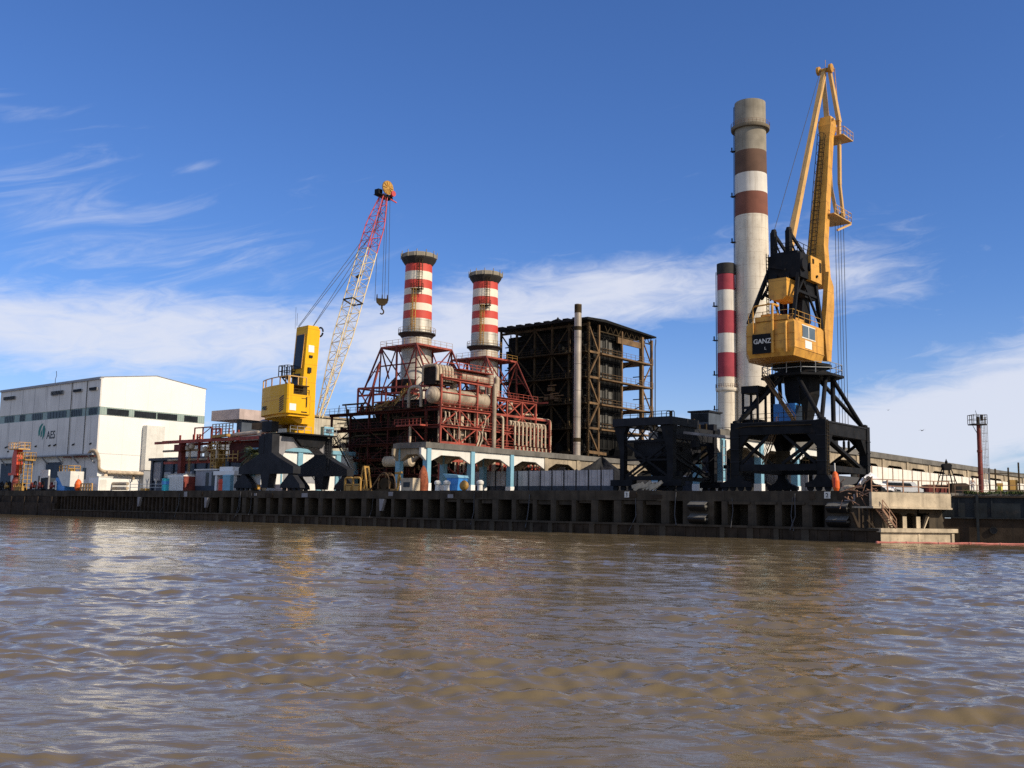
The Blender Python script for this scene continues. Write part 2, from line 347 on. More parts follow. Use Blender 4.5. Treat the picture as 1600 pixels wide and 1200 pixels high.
SC.view_settings.view_transform = 'Standard'; SC.view_settings.look = 'None'
SC.cycles.use_denoising = False; SC.cycles.sample_clamp_indirect = 4.0
SC.view_settings.exposure = 0.0; SC.view_settings.gamma = 1.0
W = bpy.data.worlds.new('World'); SC.world = W; W.use_nodes = True
def sky():
    nt = W.node_tree; N = nt.nodes; L = nt.links
    bg = N['Background']; out = N['World Output']
    st = N.new('ShaderNodeTexSky'); st.sky_type = 'NISHITA'; st.sun_disc = False
    st.sun_elevation = SUN_EL; st.sun_rotation = SUN_AZ; st.air_density = 1.0; st.dust_density = 0.25; st.ozone_density = 2.2
    bg.inputs[1].default_value = 0.088
    tc = N.new('ShaderNodeTexCoord'); sep = N.new('ShaderNodeSeparateXYZ'); L.new(tc.outputs['Generated'], sep.inputs[0])
    def mth(op, a, b=None, c=None):
        n = N.new('ShaderNodeMath'); n.operation = op
        for i, q in enumerate((a, b, c)):
            if q is None: continue
            if isinstance(q, (int, float)): n.inputs[i].default_value = q
            else: L.new(q, n.inputs[i])
        return n.outputs[0]
    az = mth('MULTIPLY', mth('ARCTAN2', sep.outputs[0], sep.outputs[1]), 57.29578)   # degrees from the view's bearing
    el = mth('MULTIPLY', mth('ARCSINE', sep.outputs[2]), 57.29578)
    def noise(sx, sy, det, rot=0.0, dist=0.0, rough=0.55, off=0.0):
        c = N.new('ShaderNodeCombineXYZ'); ca, sa = math.cos(math.radians(rot)), math.sin(math.radians(rot))
        L.new(mth('ADD', mth('MULTIPLY', mth('ADD', mth('MULTIPLY', az, ca), mth('MULTIPLY', el, sa)), sx), off), c.inputs[0])
        L.new(mth('MULTIPLY', mth('SUBTRACT', mth('MULTIPLY', el, ca), mth('MULTIPLY', az, sa)), sy), c.inputs[1])
        c.inputs[2].default_value = off
        n = N.new('ShaderNodeTexNoise'); n.inputs['Scale'].default_value = 1.0; n.inputs['Detail'].default_value = det
        n.inputs['Roughness'].default_value = rough; n.inputs['Distortion'].default_value = dist
        L.new(c.outputs[0], n.inputs['Vector']); return n.outputs['Fac']
    n1 = noise(0.075, 0.22, 7, rot=4, dist=0.5); n2 = noise(0.12, 0.72, 10, rot=17, dist=1.2, off=3.7, rough=0.60); n3 = noise(0.36, 1.25, 9, rot=6, dist=0.8, off=9.1, rough=0.62)
    def blob(a0, wa, e0, we, k, slope=0.0):
        x = mth('DIVIDE', mth('SUBTRACT', az, a0), wa)
        y = mth('DIVIDE', mth('SUBTRACT', mth('SUBTRACT', el, e0), mth('MULTIPLY', mth('SUBTRACT', az, a0), slope)), we)
        g = mth('POWER', 2.71828, mth('MULTIPLY', mth('ADD', mth('MULTIPLY', x, x), mth('MULTIPLY', y, y)), -1.0))
        return mth('MULTIPLY', g, k)
    def total(bl):
        t = bl[0]
        for b in bl[1:]: t = mth('ADD', t, b)
        return t
    low = total([blob(-30, 13, 9.0, 2.1, 0.85), blob(-15, 12, 8.6, 2.9, 0.72), blob(-3, 7, 10.4, 2.9, 0.80, 0.10),
                 blob(7.5, 7.0, 12.2, 2.2, 0.90, 0.13), blob(15, 4, 13.0, 1.7, 0.45, 0.1), blob(20, 5, 12.4, 2.2, 0.42), blob(19, 9, 4.6, 2.5, 0.85, 0.10),
                 blob(29, 8, 6.2, 3.0, 0.95, 0.10), blob(9, 8, 3.6, 1.7, 0.6), blob(-30, 30, 3.0, 3.0, 0.50), blob(5, 40, 1.0, 3.6, 0.48), blob(48, 16, 7, 4, 0.7), blob(-60, 20, 8, 4, 0.7)])
    def sstep(x, a, b):
        r = N.new('ShaderNodeMapRange'); r.interpolation_type = 'SMOOTHSTEP'; r.inputs[1].default_value = a; r.inputs[2].default_value = b
        L.new(x, r.inputs[0]); return r.outputs[0]
    # deep blue opposite the sun, paler towards it
    dt = N.new('ShaderNodeVectorMath'); dt.operation = 'DOT_PRODUCT'; dt.inputs[1].default_value = (math.sin(SUN_AZ), math.cos(SUN_AZ), 0.0)
    L.new(tc.outputs['Generated'], dt.inputs[0]); f = sstep(dt.outputs['Value'], 0.45, -0.05)
    gm = N.new('ShaderNodeMix'); gm.data_type = 'RGBA'; L.new(f, gm.inputs[0]); gm.inputs[6].default_value = (1.0, 0.98, 1.0, 1); gm.inputs[7].default_value = (0.64, 0.96, 1.55, 1)
    mu = N.new('ShaderNodeMix'); mu.data_type = 'RGBA'; mu.blend_type = 'MULTIPLY'; mu.inputs[0].default_value = 1.0; L.new(st.outputs[0], mu.inputs[6]); L.new(gm.outputs[2], mu.inputs[7]); L.new(mu.outputs[2], bg.inputs[0])
    d1 = sstep(mth('ADD', mth('MULTIPLY', low, 0.80), mth('ADD', mth('MULTIPLY', mth('SUBTRACT', n1, 0.5), 0.95), mth('MULTIPLY', mth('SUBTRACT', n3, 0.5), 0.70))), 0.18, 0.92)
    wisp = total([blob(-25, 6.5, 15.2, 3.2, 0.85, 0.1), blob(-29, 6, 19.8, 0.9, 0.7), blob(-17, 9, 13.5, 3.0, 0.55, 0.35), blob(21, 7, 12.6, 3.0, 0.45), blob(-17.5, 1.4, 18.0, 0.28, 0.6, 0.3), blob(-11, 8, 12.8, 2.2, 0.5, 0.3)])
    d2 = mth('MULTIPLY', sstep(mth('ADD', mth('MULTIPLY', wisp, 0.62), mth('MULTIPLY', mth('SUBTRACT', n2, 0.5), 1.5)), 0.28, 1.10), 0.50)
    d = mth('MINIMUM', mth('ADD', mth('MULTIPLY', d1, 0.86), d2), 0.95)
    cb = N.new('ShaderNodeBackground'); cb.inputs[0].default_value = (0.86, 0.89, 1.0, 1); cb.inputs[1].default_value = 0.90
    shade_fill = mth('MULTIPLY', sstep(mth('ABSOLUTE', az), 62.0, 105.0), mth('ADD', 0.14, mth('MULTIPLY', n1, 0.34)))   # unseen cloud added behind the boat to brighten the shade
    d = mth('MAXIMUM', d, shade_fill)
    eh = mth('DIVIDE', el, 6.5); d = mth('MAXIMUM', d, mth('MULTIPLY', mth('POWER', 2.71828, mth('MULTIPLY', mth('MULTIPLY', eh, eh), -1.0)), 0.42))   # pale air low down
    mx = N.new('ShaderNodeMixShader'); L.new(d, mx.inputs[0]); L.new(bg.outputs[0], mx.inputs[1]); L.new(cb.outputs[0], mx.inputs[2])
    L.new(mx.outputs[0], out.inputs[0])
sky()

# ---------------------------------------------------------------- river
def river():
    rng = np.random.default_rng(11)
    r = [3.5]
    while r[-1] < 330: r.append(r[-1]*1.0052+0.004)
    r = np.array(r+[420, 600, 1000, 2500, 8000]); az = np.radians(np.linspace(-68, 68, 620))
    Rr, Aa = np.meshgrid(r, az, indexing='ij'); X = Rr*np.sin(Aa); Y = Rr*np.cos(Aa); Z = np.zeros_like(X)
    cell = np.maximum(Rr*0.0055, Rr*(az[1]-az[0]))
    for i in range(120):
        lam = 0.26*(7.0/0.26)**(i/119.0)*rng.uniform(0.9, 1.1)
        th = math.radians(rng.normal(74, 25)) if lam > 1.2 else math.radians(rng.normal(82, 34))
        k = 2*math.pi/lam; amp = 0.0086*lam**0.74*(1.3 if lam < 0.9 else 1.0)*(1.0 if lam < 1.8 else (1.8/lam)**1.35)
        ph = (X*math.cos(th)+Y*math.sin(th))*k+rng.uniform(0, 6.28)
        grp = 0.55+0.45*np.sin((X*math.sin(th)-Y*math.cos(th))*k*rng.uniform(0.10, 0.3)+(X*math.cos(th)+Y*math.sin(th))*k*0.13+rng.uniform(0, 6.28))
        w = np.clip(lam/(3.2*cell)-0.35, 0, 1)
        sn = np.sin(ph)
        rid = 1.27-2.0*np.abs(np.sin(ph*0.5))      # peaked crests, round troughs
        k_ = 0.55 if 0.5 < lam < 4 else 0.25
        Z += amp*w*grp*((1-k_)*sn+k_*1.15*rid)
    gust = np.zeros_like(X)                          # wind patches: choppier and calmer areas
    for i in range(7):
        a = rng.uniform(0, 6.28); k = 2*math.pi/rng.uniform(9, 34); gust += np.sin((X*math.cos(a)+1.6*Y*math.sin(a))*k+rng.uniform(0, 6.28)+0.8*np.sin(X*0.13+i))
    Z *= np.clip(0.92+0.20*gust, 0.45, 1.5)
    Z *= np.clip((900-Rr)/600, 0, 1)
    n, mm = X.shape
    me = bpy.data.meshes.new('river_water')
    idx = np.arange(n*mm).reshape(n, mm)
    q = np.stack([idx[:-1, :-1], idx[:-1, 1:], idx[1:, 1:], idx[1:, :-1]], -1).reshape(-1, 4)
    me.vertices.add(n*mm); me.vertices.foreach_set('co', np.stack([X, Y, Z], -1).astype(np.float32).ravel())
    me.loops.add(q.size); me.loops.foreach_set('vertex_index', q[:, ::-1].ravel().astype(np.int32))
    me.polygons.add(len(q)); me.polygons.foreach_set('loop_start', np.arange(0, q.size, 4, dtype=np.int32))
    me.polygons.foreach_set('use_smooth', np.ones(len(q), dtype=bool)); me.update(calc_edges=True); me.validate()
    m = bpy.data.materials.new('silty_river_water'); m.use_nodes = True; nt = m.node_tree; N = nt.nodes; L = nt.links
    b = N['Principled BSDF']; b.inputs['Roughness'].default_value = 0.05; b.inputs['IOR'].default_value = 1.333; b.inputs['Specular Tint'].default_value = (0.86, 0.75, 0.55, 1)
    tc = N.new('ShaderNodeTexCoord')
    ns = N.new('ShaderNodeTexNoise'); ns.inputs['Scale'].default_value = 0.05; ns.inputs['Detail'].default_value = 4; L.new(tc.outputs['Object'], ns.inputs['Vector'])
    cr = N.new('ShaderNodeValToRGB'); cr.color_ramp.elements[0].position = 0.3; cr.color_ramp.elements[1].position = 0.7
    cr.color_ramp.elements[0].color = (0.152, 0.114, 0.062, 1); cr.color_ramp.elements[1].color = (0.174, 0.133, 0.076, 1)
    L.new(ns.outputs['Fac'], cr.inputs[0]); L.new(cr.outputs[0], b.inputs['Base Color'])
    mp = N.new('ShaderNodeMapping'); mp.inputs['Scale'].default_value = (0.8, 2.2, 1.0); mp.inputs['Rotation'].default_value = (0, 0, 0.3); L.new(tc.outputs['Object'], mp.inputs['Vector'])
    n2 = N.new('ShaderNodeTexNoise'); n2.inputs['Scale'].default_value = 2.6; n2.inputs['Detail'].default_value = 4; n2.inputs['Distortion'].default_value = 0.2; L.new(mp.outputs[0], n2.inputs['Vector'])
    bp = N.new('ShaderNodeBump'); bp.inputs['Strength'].default_value = 0.40; bp.inputs['Distance'].default_value = 0.05
    n3 = N.new('ShaderNodeTexNoise'); n3.inputs['Scale'].default_value = 8.5; n3.inputs['Detail'].default_value = 6; n3.inputs['Roughness'].default_value = 0.6; L.new(mp.outputs[0], n3.inputs['Vector'])
    ma = N.new('ShaderNodeMath'); ma.operation = 'MULTIPLY_ADD'; ma.inputs[1].default_value = 0.12; L.new(n3.outputs['Fac'], ma.inputs[0]); L.new(n2.outputs['Fac'], ma.inputs[2])
    L.new(ma.outputs[0], bp.inputs['Height']); L.new(bp.outputs[0], b.inputs['Normal'])
    me.materials.append(m); o = bpy.data.objects.new('water', me); COL.objects.link(o); tag(o, kind='structure')
river()
# ---------------------------------------------------------------- ground, quay wall, landing
ZQ = 5.1
LX, LY = 5.0, 4.2                                # landing corner downriver (s, v)
def land():
    g = MB()
    far = [(-320, 1.2), (-0.3, 1.2), (4.4, 9.7), (61.1, 29.2), (900, 150), (3000, 4000), (-4000, 4000), (-4000, 1.2)]
    g.prism(far, 2, ZQ-0.5, ZQ-0.004)
    o = bpy.data.objects.new('ground', g.mesh('ground', 'deck')); COL.objects.link(o); o.location = world((0,0,0)); o.rotation_euler.z = ANG
    tag(o, kind='structure')
land()
def quay():
    t = thing('quay_wall', 'long dark stained concrete quay wall with recessed bays, standing in the brown river', 'quay wall', (-100, 0, 0))
    a = MB()
    for s0, s1 in [(-320 + 6.4*i, -320 + 6.4*i + 6.38) for i in range(23)] + [(-172.8 + 8.64*i, -172.8 + 8.64*i + 8.62) for i in range(20)]:
        a.box((s0, 0 + random.uniform(-.05, .05), 3.95 + random.uniform(-.05, .05)), (s1, 3.3, ZQ + random.uniform(-.03, .02)))
    a.part('coping', 'conc_dark', t)
    b = MB(); b.box((-168.2, -0.55, -1.5), (0, 3.3, 1.12))
    for i in range(131): b.box((-168 + i*1.28, -0.62, -1.2), (-167.8 + i*1.28, -0.5, 1.05))
    b.part('tidal_plinth', 'conc_tide', t)
    c = MB(); c.box((-168.2, -0.72, 1.13), (0, 3.2, 1.36)); c.part('ledge', 'conc_dark', t)
    d = MB(); d.box((-168.2, 2.8, 1.37), (0, 3.3, 3.94)); d.part('back_panel', 'conc_dark', t)
    # concrete blocks that fill the bay at each fender pair and at the corner
    e = MB()
    for s0, s1 in ((-22.5, -18.6), (-5.9, 0.0)):
        e.box((s0, -0.05, 1.37), (s1, 2.7, 3.94))
    e.part('fender_block', 'conc_dark', t)
    f = MB(); f.box((-320, -0.35, -1.5), (-168.21, 1.6, 2.6)); f.box((-320, 0.1, 2.6), (-168.21, 1.6, 3.94))
    for i in range(26): f.box((-320 + i*6, -0.45, -1.2), (-319.4 + i*6, -0.3, 3.9))
    f.part('old_wall', 'conc_tide', t)
    pil = [-59.9 + 3.18*i for i in range(12)] + [-17.0 - 0.2, -14.0, -10.9, -7.9]
    pil += [-63.1 - 3.2*i for i in range(16)]
    p0 = None
    for s in pil:
        if p0 is None:
            q = MB(); q.box((s-0.40, -0.10, 1.37), (s+0.40, 2.7, 3.94)); q.box((s-0.3, -0.74, -0.8), (s+0.3, -0.56, 1.12)); p0 = q.part('pilaster', 'conc_dark', t); s00 = s
        else:
            c = p0.copy(); COL.objects.link(c); kx = random.uniform(0.75, 1.35); c.scale.x = kx; c.location.x = (s+random.uniform(-.15, .15)+100)-(s00+100)*kx; c.location.y = random.uniform(-.06, .1)
    r = MB()
    for i in range(41):                          # older sheet-piled stretch
        s = -166.5 + i*1.3; r.prism([(s-0.45, 1.2), (s-0.22, 0.15), (s+0.22, 0.15), (s+0.45, 1.2)], 2, 1.37, 3.94)
    r.part('sheet_piling', 'conc_tide', t)
    # low headers over the bays, some broken
    h = MB()
    for i in range(11):
        if i not in (3, 8): h.box((-59.4 + 3.18*i, 0.25, 3.5 + random.uniform(-.15, .1)), (-56.9 + 3.18*i, 1.2, 3.93))
    for s in (-16.7, -13.6, -10.5, -7.5): h.box((s, -0.18, 3.62), (s+2.5, 1.2, 3.93))
    h.part('bay_header', 'conc_dark', t)
    rr = random.Random(44)
    for i in range(16):
        s = rr.uniform(-150, -3); w = rr.uniform(.5, 2.2); m = MB(); m.box((s, -0.07-rr.random()*.05, 4.0+rr.random()*.4), (s+w, 0.2, 4.6+rr.random()*.45)); m.part('repair_patch', 'conc_tide' if i % 3 else 'grey', t)
    for i in range(14):
        s = rr.uniform(-140, -4); m = MB(); m.tube([(s, -0.1, rr.uniform(4.2, 5.0)), (s+rr.uniform(-.2, .2), -0.2, rr.uniform(2.0, 3.0)), (s+rr.uniform(-.5, .5), -0.8, rr.uniform(.3, 1.3))], rr.uniform(.03, .08), 5); m.part('hanging_line', 'rope', t)
    st = MB()
    for s, w in ((-115.7, .75), (-72.2, .8), (-137, .7)):
        st.prism([(s, 3.9), (s+w*1.3, 3.9), (s+w*0.6, 2.2), (s+w*0.15, 2.2)], 1, -0.3, 0.2)
    st.part('bracket', 'grey', t)
quay()
def fenders():
    first = None
    for s in (-20.4, -4.4):
        for z in (3.35, 1.95):
            lab = '%s black rubber fender on the quay %s' % ('upper' if z > 3 else 'lower', 'beside the number 2 plate' if s > -10 else 'below the gap between hopper and portal crane')
            if first is None:
                t = thing('dock_fender', lab, 'fender', (s, 0, z), group='rubber fenders on the quay wall')
                m = MB(); m.prism([(-0.02, -0.5), (-0.02, 0.5), (-0.75, 0.12), (-0.85, 0.0), (-0.75, -0.15), (-0.3, -0.5)], 0, s-1.05, s+1.05); m.v = [(x, y-0.05, q+z) for x, y, q in m.v]
                m.part('rubber_block', 'rubber', t)
                k = MB(); k.prism([(-0.05, z+0.60), (-0.05, z+0.53), (-0.82, z+0.13), (-0.86, z+0.19)], 0, s-1.1, s+1.1); k.box((s+1.06, -0.8, z-.12), (s+1.1, -.08, z+.1)); k.part('lit_top_plate', 'greypanel_dark', t)  # paler top and end strips: light on the fender put into colour
                first = (t, s, z)
            else: copy_thing(first[0], (s-first[1], 0, z-first[2]), lab)
fenders()
def berth_number(txt, s, label):
    t = thing('number_sign', label, 'sign', (s, -0.06, 4.55), group='berth number signs')
    m = MB(); m.box((s-0.32, -0.10, 4.3), (s+0.32, -0.04, 4.98)); m.part('plate', 'offwhite', t)
    text_part(txt, 0.62, 'ink', t, (s-0.17, -0.105, 4.42), (1,0,0), (0,0,1))
berth_number('3', at_v(980, 768, 0)[0], 'small white number plate reading 3 on the dark quay wall')
berth_number('2', at_v(1293, 771, 0)[0], 'small white number plate reading 2 on the quay wall near its corner')

# landing at the corner and the blue-black wall beyond it: their own frame, x to the right along the face, y away from the boat
R_LAND = math.radians(22.0)
def landing():
    t = thing('landing_stage', 'sunlit weathered concrete landing stage with dark arches, at the downriver corner of the quay', 'landing stage', (0.1, -0.4, 0), rot=R_LAND)
    a = MB(); a.box((-0.15, 0.02, -1.5), (7.1, 1.5, 1.02)); a.box((3.45, -0.03, -1.0), (3.6, 0.05, 0.98)); a.box((6.75, -0.12, -1.2), (7.0, 0.06, 1.0)); a.part('river_wall', 'conc_old', t)
    b = MB(); b.box((-0.3, -0.25, 1.03), (7.3, 3.5, 1.42)); b.part('lower_deck', 'conc_old', t)
    c = MB(); c.box((-0.9, 0.05, 3.55), (6.9, 0.4, 4.95)); c.box((-0.9, -0.12, 3.36), (6.9, 4.0, 3.54)); c.part('parapet', 'conc_old', t)
    d = MB(); d.box((-1.0, 3.1, 1.43), (7.2, 3.4, 3.35)); d.part('back_wall', 'conc_tide', t)
    # arcade standing between the decks
    def arcade():
        m = MB(); xs = [(1.15, 1.55), (2.6, 2.95), (3.95, 4.3)]
        for x0, x1 in xs: m.box((x0, 0.9, 1.43), (x1, 1.4, 2.55))
        edge = [1.35, 2.78, 4.12]
        for x0, x1 in zip(edge[:-1], edge[1:]):
            w = (x1-x0)/2; cx = (x0+x1)/2
            top = [(x0, 2.55)]+[(cx-(w-0.14)*math.cos(math.radians(k)), 2.55+0.42*math.sin(math.radians(k))) for k in range(0, 181, 20)]+[(x1, 2.55), (x1, 3.35), (x0, 3.35)]
            m.prism(top, 1, 0.95, 1.35)
        m.box((4.3, 0.95, 2.95), (6.9, 1.35, 3.35)); m.box((5.3, 0.95, 1.43), (6.9, 1.35, 2.96))
        m.beam((4.55, 0.9, 1.43), (5.05, 1.0, 2.75), 0.32, 0.3)
        return m
    arcade().part('arcade', 'conc_dark', t)  # dark concrete puts the upper deck's shade into the arcade's colour
    for x0, x1 in ((1.15, 1.55), (2.6, 2.95), (3.95, 4.3)): m = MB(); m.box((x0-.02, 0.82, 1.43), (x1+.02, .9, 2.6)); m.part('lit_pillar_face', 'conc_old', t)  # pale plates: sunlight on the lower pillars put into the colour
    m = MB(); m.beam((4.6, 0.84, 1.43), (5.08, 0.84, 2.6), 0.3, 0.1); m.part('lit_prop_face', 'conc_old', t)  # pale plate for the sunlit front of the slanting prop
    e = MB(); e.beam((-0.35, 0.3, 3.3), (0.95, 0.2, 1.45), 0.08, 0.16); e.beam((-0.05, -0.15, 3.3), (1.15, -0.25, 1.45), 0.08, 0.16)
    for i in range(9):
        f = i/8; e.beam((-0.35+1.3*f, 0.3-0.1*f, 3.3-1.85*f), (-0.05+1.2*f, -0.15-0.1*f, 3.3-1.85*f), 0.05, 0.12)
    e.rail([(-0.05, -0.2, 3.3), (1.15, -0.3, 1.45)], 0.9, 1.0, 0.03); e.part('stair', 'railrust', t)
    f = MB(); f.rail([(-0.8, 0.2, 4.95), (6.85, 0.2, 4.95)], 1.25, 1.6, 0.045); f.part('handrail', 'railrust', t)
    g = MB()
    for x in (-1.7, -1.35, -0.75, -0.45): g.box((x, 0.8, 1.43), (x+0.16, 1.0, 3.35))
    g.beam((-2.45, 0.6, 2.9), (-1.9, 0.6, 1.5), 0.3, 0.2); g.beam((-1.1, 0.5, 2.2), (-0.5, 0.4, 1.45), 0.14); g.part('timber_pile', 'conc_tide', t)
    for c in COL.objects:
        if c.parent == t:
            for q in c.data.vertices: q.co.x *= 1.3
landing()
def sheet_wall():
    b = (4.35, 8.15, 0)
    t = thing('sheet_pile_wall', 'blue-black riverside wall with a round outfall, right of the concrete landing', 'river wall', b, rot=math.radians(-21))
    a = MB(); a.box((-3, 0.0, -1.5), (70, 0.9, 2.5)); a.part('lower_wall', 'conc_tide', t)
    c = MB(); c.box((-3, -0.12, 2.65), (70, 0.9, 4.62))
    for i in range(24): c.box((0.4+i*3.05, -0.2, 2.7), (0.55+i*3.05, -0.11, 4.6))
    c.part('upper_sheeting', 'bluepile', t)
    d = MB(); d.box((-.3, -0.28, 2.5), (70, 0.5, 2.64)); d.part('waling', 'bluepile', t)
    e = MB(); e.box((0, -0.3, 4.63), (70, 1.0, 4.8)); e.part('capping', 'conc_tide', t)
    f = MB(); f.lathe((0, 0, 0), [(0.30, 0), (0.36, 0.0), (0.36, 0.14), (0.30, 0.14), (0.30, 0.02)], 20, cap=False); f.lathe((0, 0, 0), [(0.31, 0.02), (0.31, 0.05)], 20)
    f.v = [(3.6+x, -0.02-z, 1.35+y) for x, y, z in f.v]; f.part('outfall', 'rubber', t)
    g = MB(); g.rail([(0.2, 0.5, 4.8), (30, 0.5, 4.8)], 1.1, 2.2, 0.03); g.part('handrail', 'railrust', t)
    h = MB(); h.box((2.05, -0.34, -1.0), (2.3, -0.2, 4.95)); h.part('guide_pile', 'bluepile', t)
sheet_wall()
def oil_boom():
    m = MB(); pts = []; rr = random.Random(3)
    for i in range(61):
        x = -1.2+i*0.62; y = -0.85-0.25*x+0.12*math.sin(i*0.37)+rr.uniform(-.04, .04)
        if x > 8: y -= (x-8)*0.10
        pts.append((x, y, 0.05+rr.uniform(-.02, .03)))
    c, s = math.cos(R_LAND-ANG), math.sin(R_LAND-ANG)
    pts = [(0.1+x*c-y*s, -0.4+x*s+y*c, z) for x, y, z in pts]
    m.tube(pts, 0.10, 8)
    for p in pts[::5]: m.lathe(p, [(0.13, p[2]-0.12), (0.16, p[2]), (0.12, p[2]+0.12)], 8)
    m.one('oil_boom', 'boom', 'thin pinkish floating oil boom lying on the water below the landing', 'boom', (3, 0, 0))
oil_boom()
def bank():
    g = MB(); rr = random.Random(5)
    for i in range(9000):
        f = rr.random()**1.4; x = 5.0+f*42; y = 8.25+(x-4.35)*0.343+rr.uniform(0.9, 5.5)
        h = rr.uniform(0.08, 0.5)*(0.5+0.5*math.sin(x*0.9+y)); a = rr.uniform(0, 6.28); dx, dy = 0.07*math.cos(a), 0.07*math.sin(a)
        g.add([(x-dx, y-dy, ZQ-0.05), (x+dx, y+dy, ZQ-0.05), (x+rr.uniform(-.15, .15), y+rr.uniform(-.15, .15), ZQ+h)], [(0, 1, 2)])
    g.one('grass', 'grass', 'rough green grass on top of the blue-black river wall', 'grass', (10, 6, ZQ), kind='stuff')
bank()
# ---------------------------------------------------------------- black and yellow portal crane
def portal_crane():
    CS, CV = -12.1, 9.0
    t = thing('portal_crane', 'portal crane with black legs, yellow machine house and upright yellow jib, near the quay corner', 'crane', (CS, CV, ZQ))
    F0, F1, V0, V1 = -17.4, -7.3, 3.1, 14.9
    legs = [(F0, V0), (F1, V0), (F1, V1), (F0, V1)]
    for s, v in legs:
        m = MB(); sg = 1 if s > CS else -1
        m.prism([(s-0.48, 6.9), (s+0.48, 6.9), (s+0.52, 12.75), (s-0.52, 12.75)], 1, v-0.42, v+0.42)
        # haunches under the girders
        m.prism([(s-sg*0.5, 11.3), (s-sg*1.7, 11.3), (s-sg*0.5, 9.8)], 1, v-0.3, v+0.3)
        vg = 1 if v < CV else -1
        m.prism([(v+vg*0.4, 11.2), (v+vg*1.9, 11.2), (v+vg*0.4, 9.4)], 0, s-0.35, s+0.35)
        m.lathe((s, v, 0), [(0.42, 12.76), (0.42, 12.95), (0.2, 13.05)], 10)
        m.part('leg', 'black', t)
        b = MB(); b.prism([(s-0.55, 6.9), (s+0.55, 6.9), (s+0.9, 6.35), (s+1.9, 5.95), (s+1.9, 5.55), (s-1.9, 5.55), (s-1.9, 5.95), (s-0.9, 6.35)], 1, v-0.35, v+0.35)
        for k in (-1.45, -0.5, 0.5, 1.45):
            n0 = len(b.v); b.lathe((0, 0, 0), [(0.36, -0.14), (0.36, 0.14)], 14); b.v[n0:] = [(s+k+x, v+z, 5.48+y) for x, y, z in b.v[n0:]]
        b.part('bogie', 'black', t)
    g = MB()
    for v in (V0, V1): g.box((F0+0.5, v-0.38, 11.32), (F1-0.5, v+0.38, 12.66))
    for s in (F0, F1): g.box((s-0.40, V0+0.44, 11.2), (s+0.40, V1-0.44, 12.60))
    g.box((F0+0.45, V0+0.45, 12.2), (F1-0.45, V1-0.45, 12.45))
    g.part('portal_girder', 'black', t)
    g = MB()
    for s_, v in legs:
        g = MB()
        for z in (8.3, 9.7, 11.0): g.box((s_-.56, v-.5, z), (s_+.56, v+.5, z+.1))
        g.part('leg_flange', 'dgrey', t)
    g = MB(); g.box((F0+.4, V0-.46, 12.56), (F1-.4, V0-.385, 12.72)); g.part('girder_flange', 'dgrey', t)
    g = MB(); g.box((F1+.41, V0+.5, 12.5), (F1+.5, V1-.5, 12.66)); g.part('girder_flange', 'dgrey', t)
    g = MB(); g.ladder((F1+.6, V0, 6.6), (F1+.6, V0, 12.6), (0,1,0), .5, .035, .4); g.tube(bend([(F0-.6, V0-.3, 6.4), (F0-.6, V0-.3, 12.0), (F0+1.5, V0-.5, 12.3), (F1-1, V0-.5, 12.2)], .4), .06, 6); g.part('leg_ladder', 'bsteel', t)
    g = MB()
    for v in (V0, V1): g.box((F0+0.5, v-0.28, 7.35), (F1-0.5, v+0.28, 8.05))
    for s in (F0, F1): g.box((s-0.27, V0+0.44, 7.3), (s+0.27, V1-0.44, 7.95))
    g.part('sill_beam', 'black', t)
    g = MB(); C = (F0+F1)/2
    for v in (V0+0.05, V1-0.05):
        for a, b in (((F0+0.5, 8.1), (F0+4.0, 11.3)), ((F1-0.5, 11.0), (F1-4.6, 8.1)), ((F1-0.8, 8.1), (F1-4.4, 11.3))):
            g.beam((a[0], v, a[1]), (b[0], v, b[1]), 0.34, 0.3)
    g.beam((F1, V0+0.6, 11.1), (F1, V1-1.0, 7.9), 0.36, 0.32); g.beam((F0, V0+0.6, 11.1), (F0, V1-1.0, 7.9), 0.36, 0.32)
    g.part('diagonal_brace', 'black', t)
    # pyramid of struts carrying the slewing ring
    k = 3.2
    for (s, v) in legs:
        sg = 1 if s > CS else -1; vg = 1 if v > CV else -1
        for ds, dv in ((sg*k, vg*0.9), (sg*0.9, vg*k)):
            m = MB(); m.tube([(s-sg*0.1, v-vg*0.1, 12.7), (CS+ds, CV+dv, 18.0)], 0.24, 10); m.part('strut', 'black', t)
    for s, v in ((CS+3.0, CV+1.5), (CS-2.6, CV-2.2)):
        m = MB(); m.tube([(s, v, 12.45), (s, v, 18.0)], 0.27, 10); m.part('post', 'black', t)
    m = MB(); m.lathe((CS, CV, 0), [(1.15, 12.46), (1.25, 13.4), (2.05, 16.2), (2.15, 18.1)], 8, smooth=False)
    m.box((CS-0.6, CV-2.15, 14.6), (CS+0.6, CV-1.9, 17.6)); m.part('pedestal', 'black', t)
    m = MB(); m.prism([(CS+4.6*math.cos(math.radians(22.5+45*i)), CV+4.6*math.sin(math.radians(22.5+45*i))) for i in range(8)], 2, 18.05, 18.3); m.part('ring_platform', 'black', t)
    m = MB(); m.rail([(CS+4.4*math.cos(math.radians(22.5+45*i)), CV+4.4*math.sin(math.radians(22.5+45*i)), 18.3) for i in range(9)], 1.25, 1.8, 0.035); m.part('platform_rail', 'galv', t)
    m = MB(); m.lathe((CS, CV, 0), [(3.1, 18.3), (3.1, 18.75), (2.7, 18.8), (2.7, 19.2), (3.3, 19.25), (3.3, 19.55)], 32); m.part('slewing_ring', 'black', t)
    # machine house, chamfered at the back corners
    S0, S1, W0, W1 = -16.1, -9.0, 0.3, 7.9
    def ring(z, i): return [(S0+i, 3.2, z), (S0+1.55+i*.6, W0+i, z), (S1-i, W0+i, z), (S1-i, W1, z), (S0+i, W1, z)]
    m = MB(); n = 5
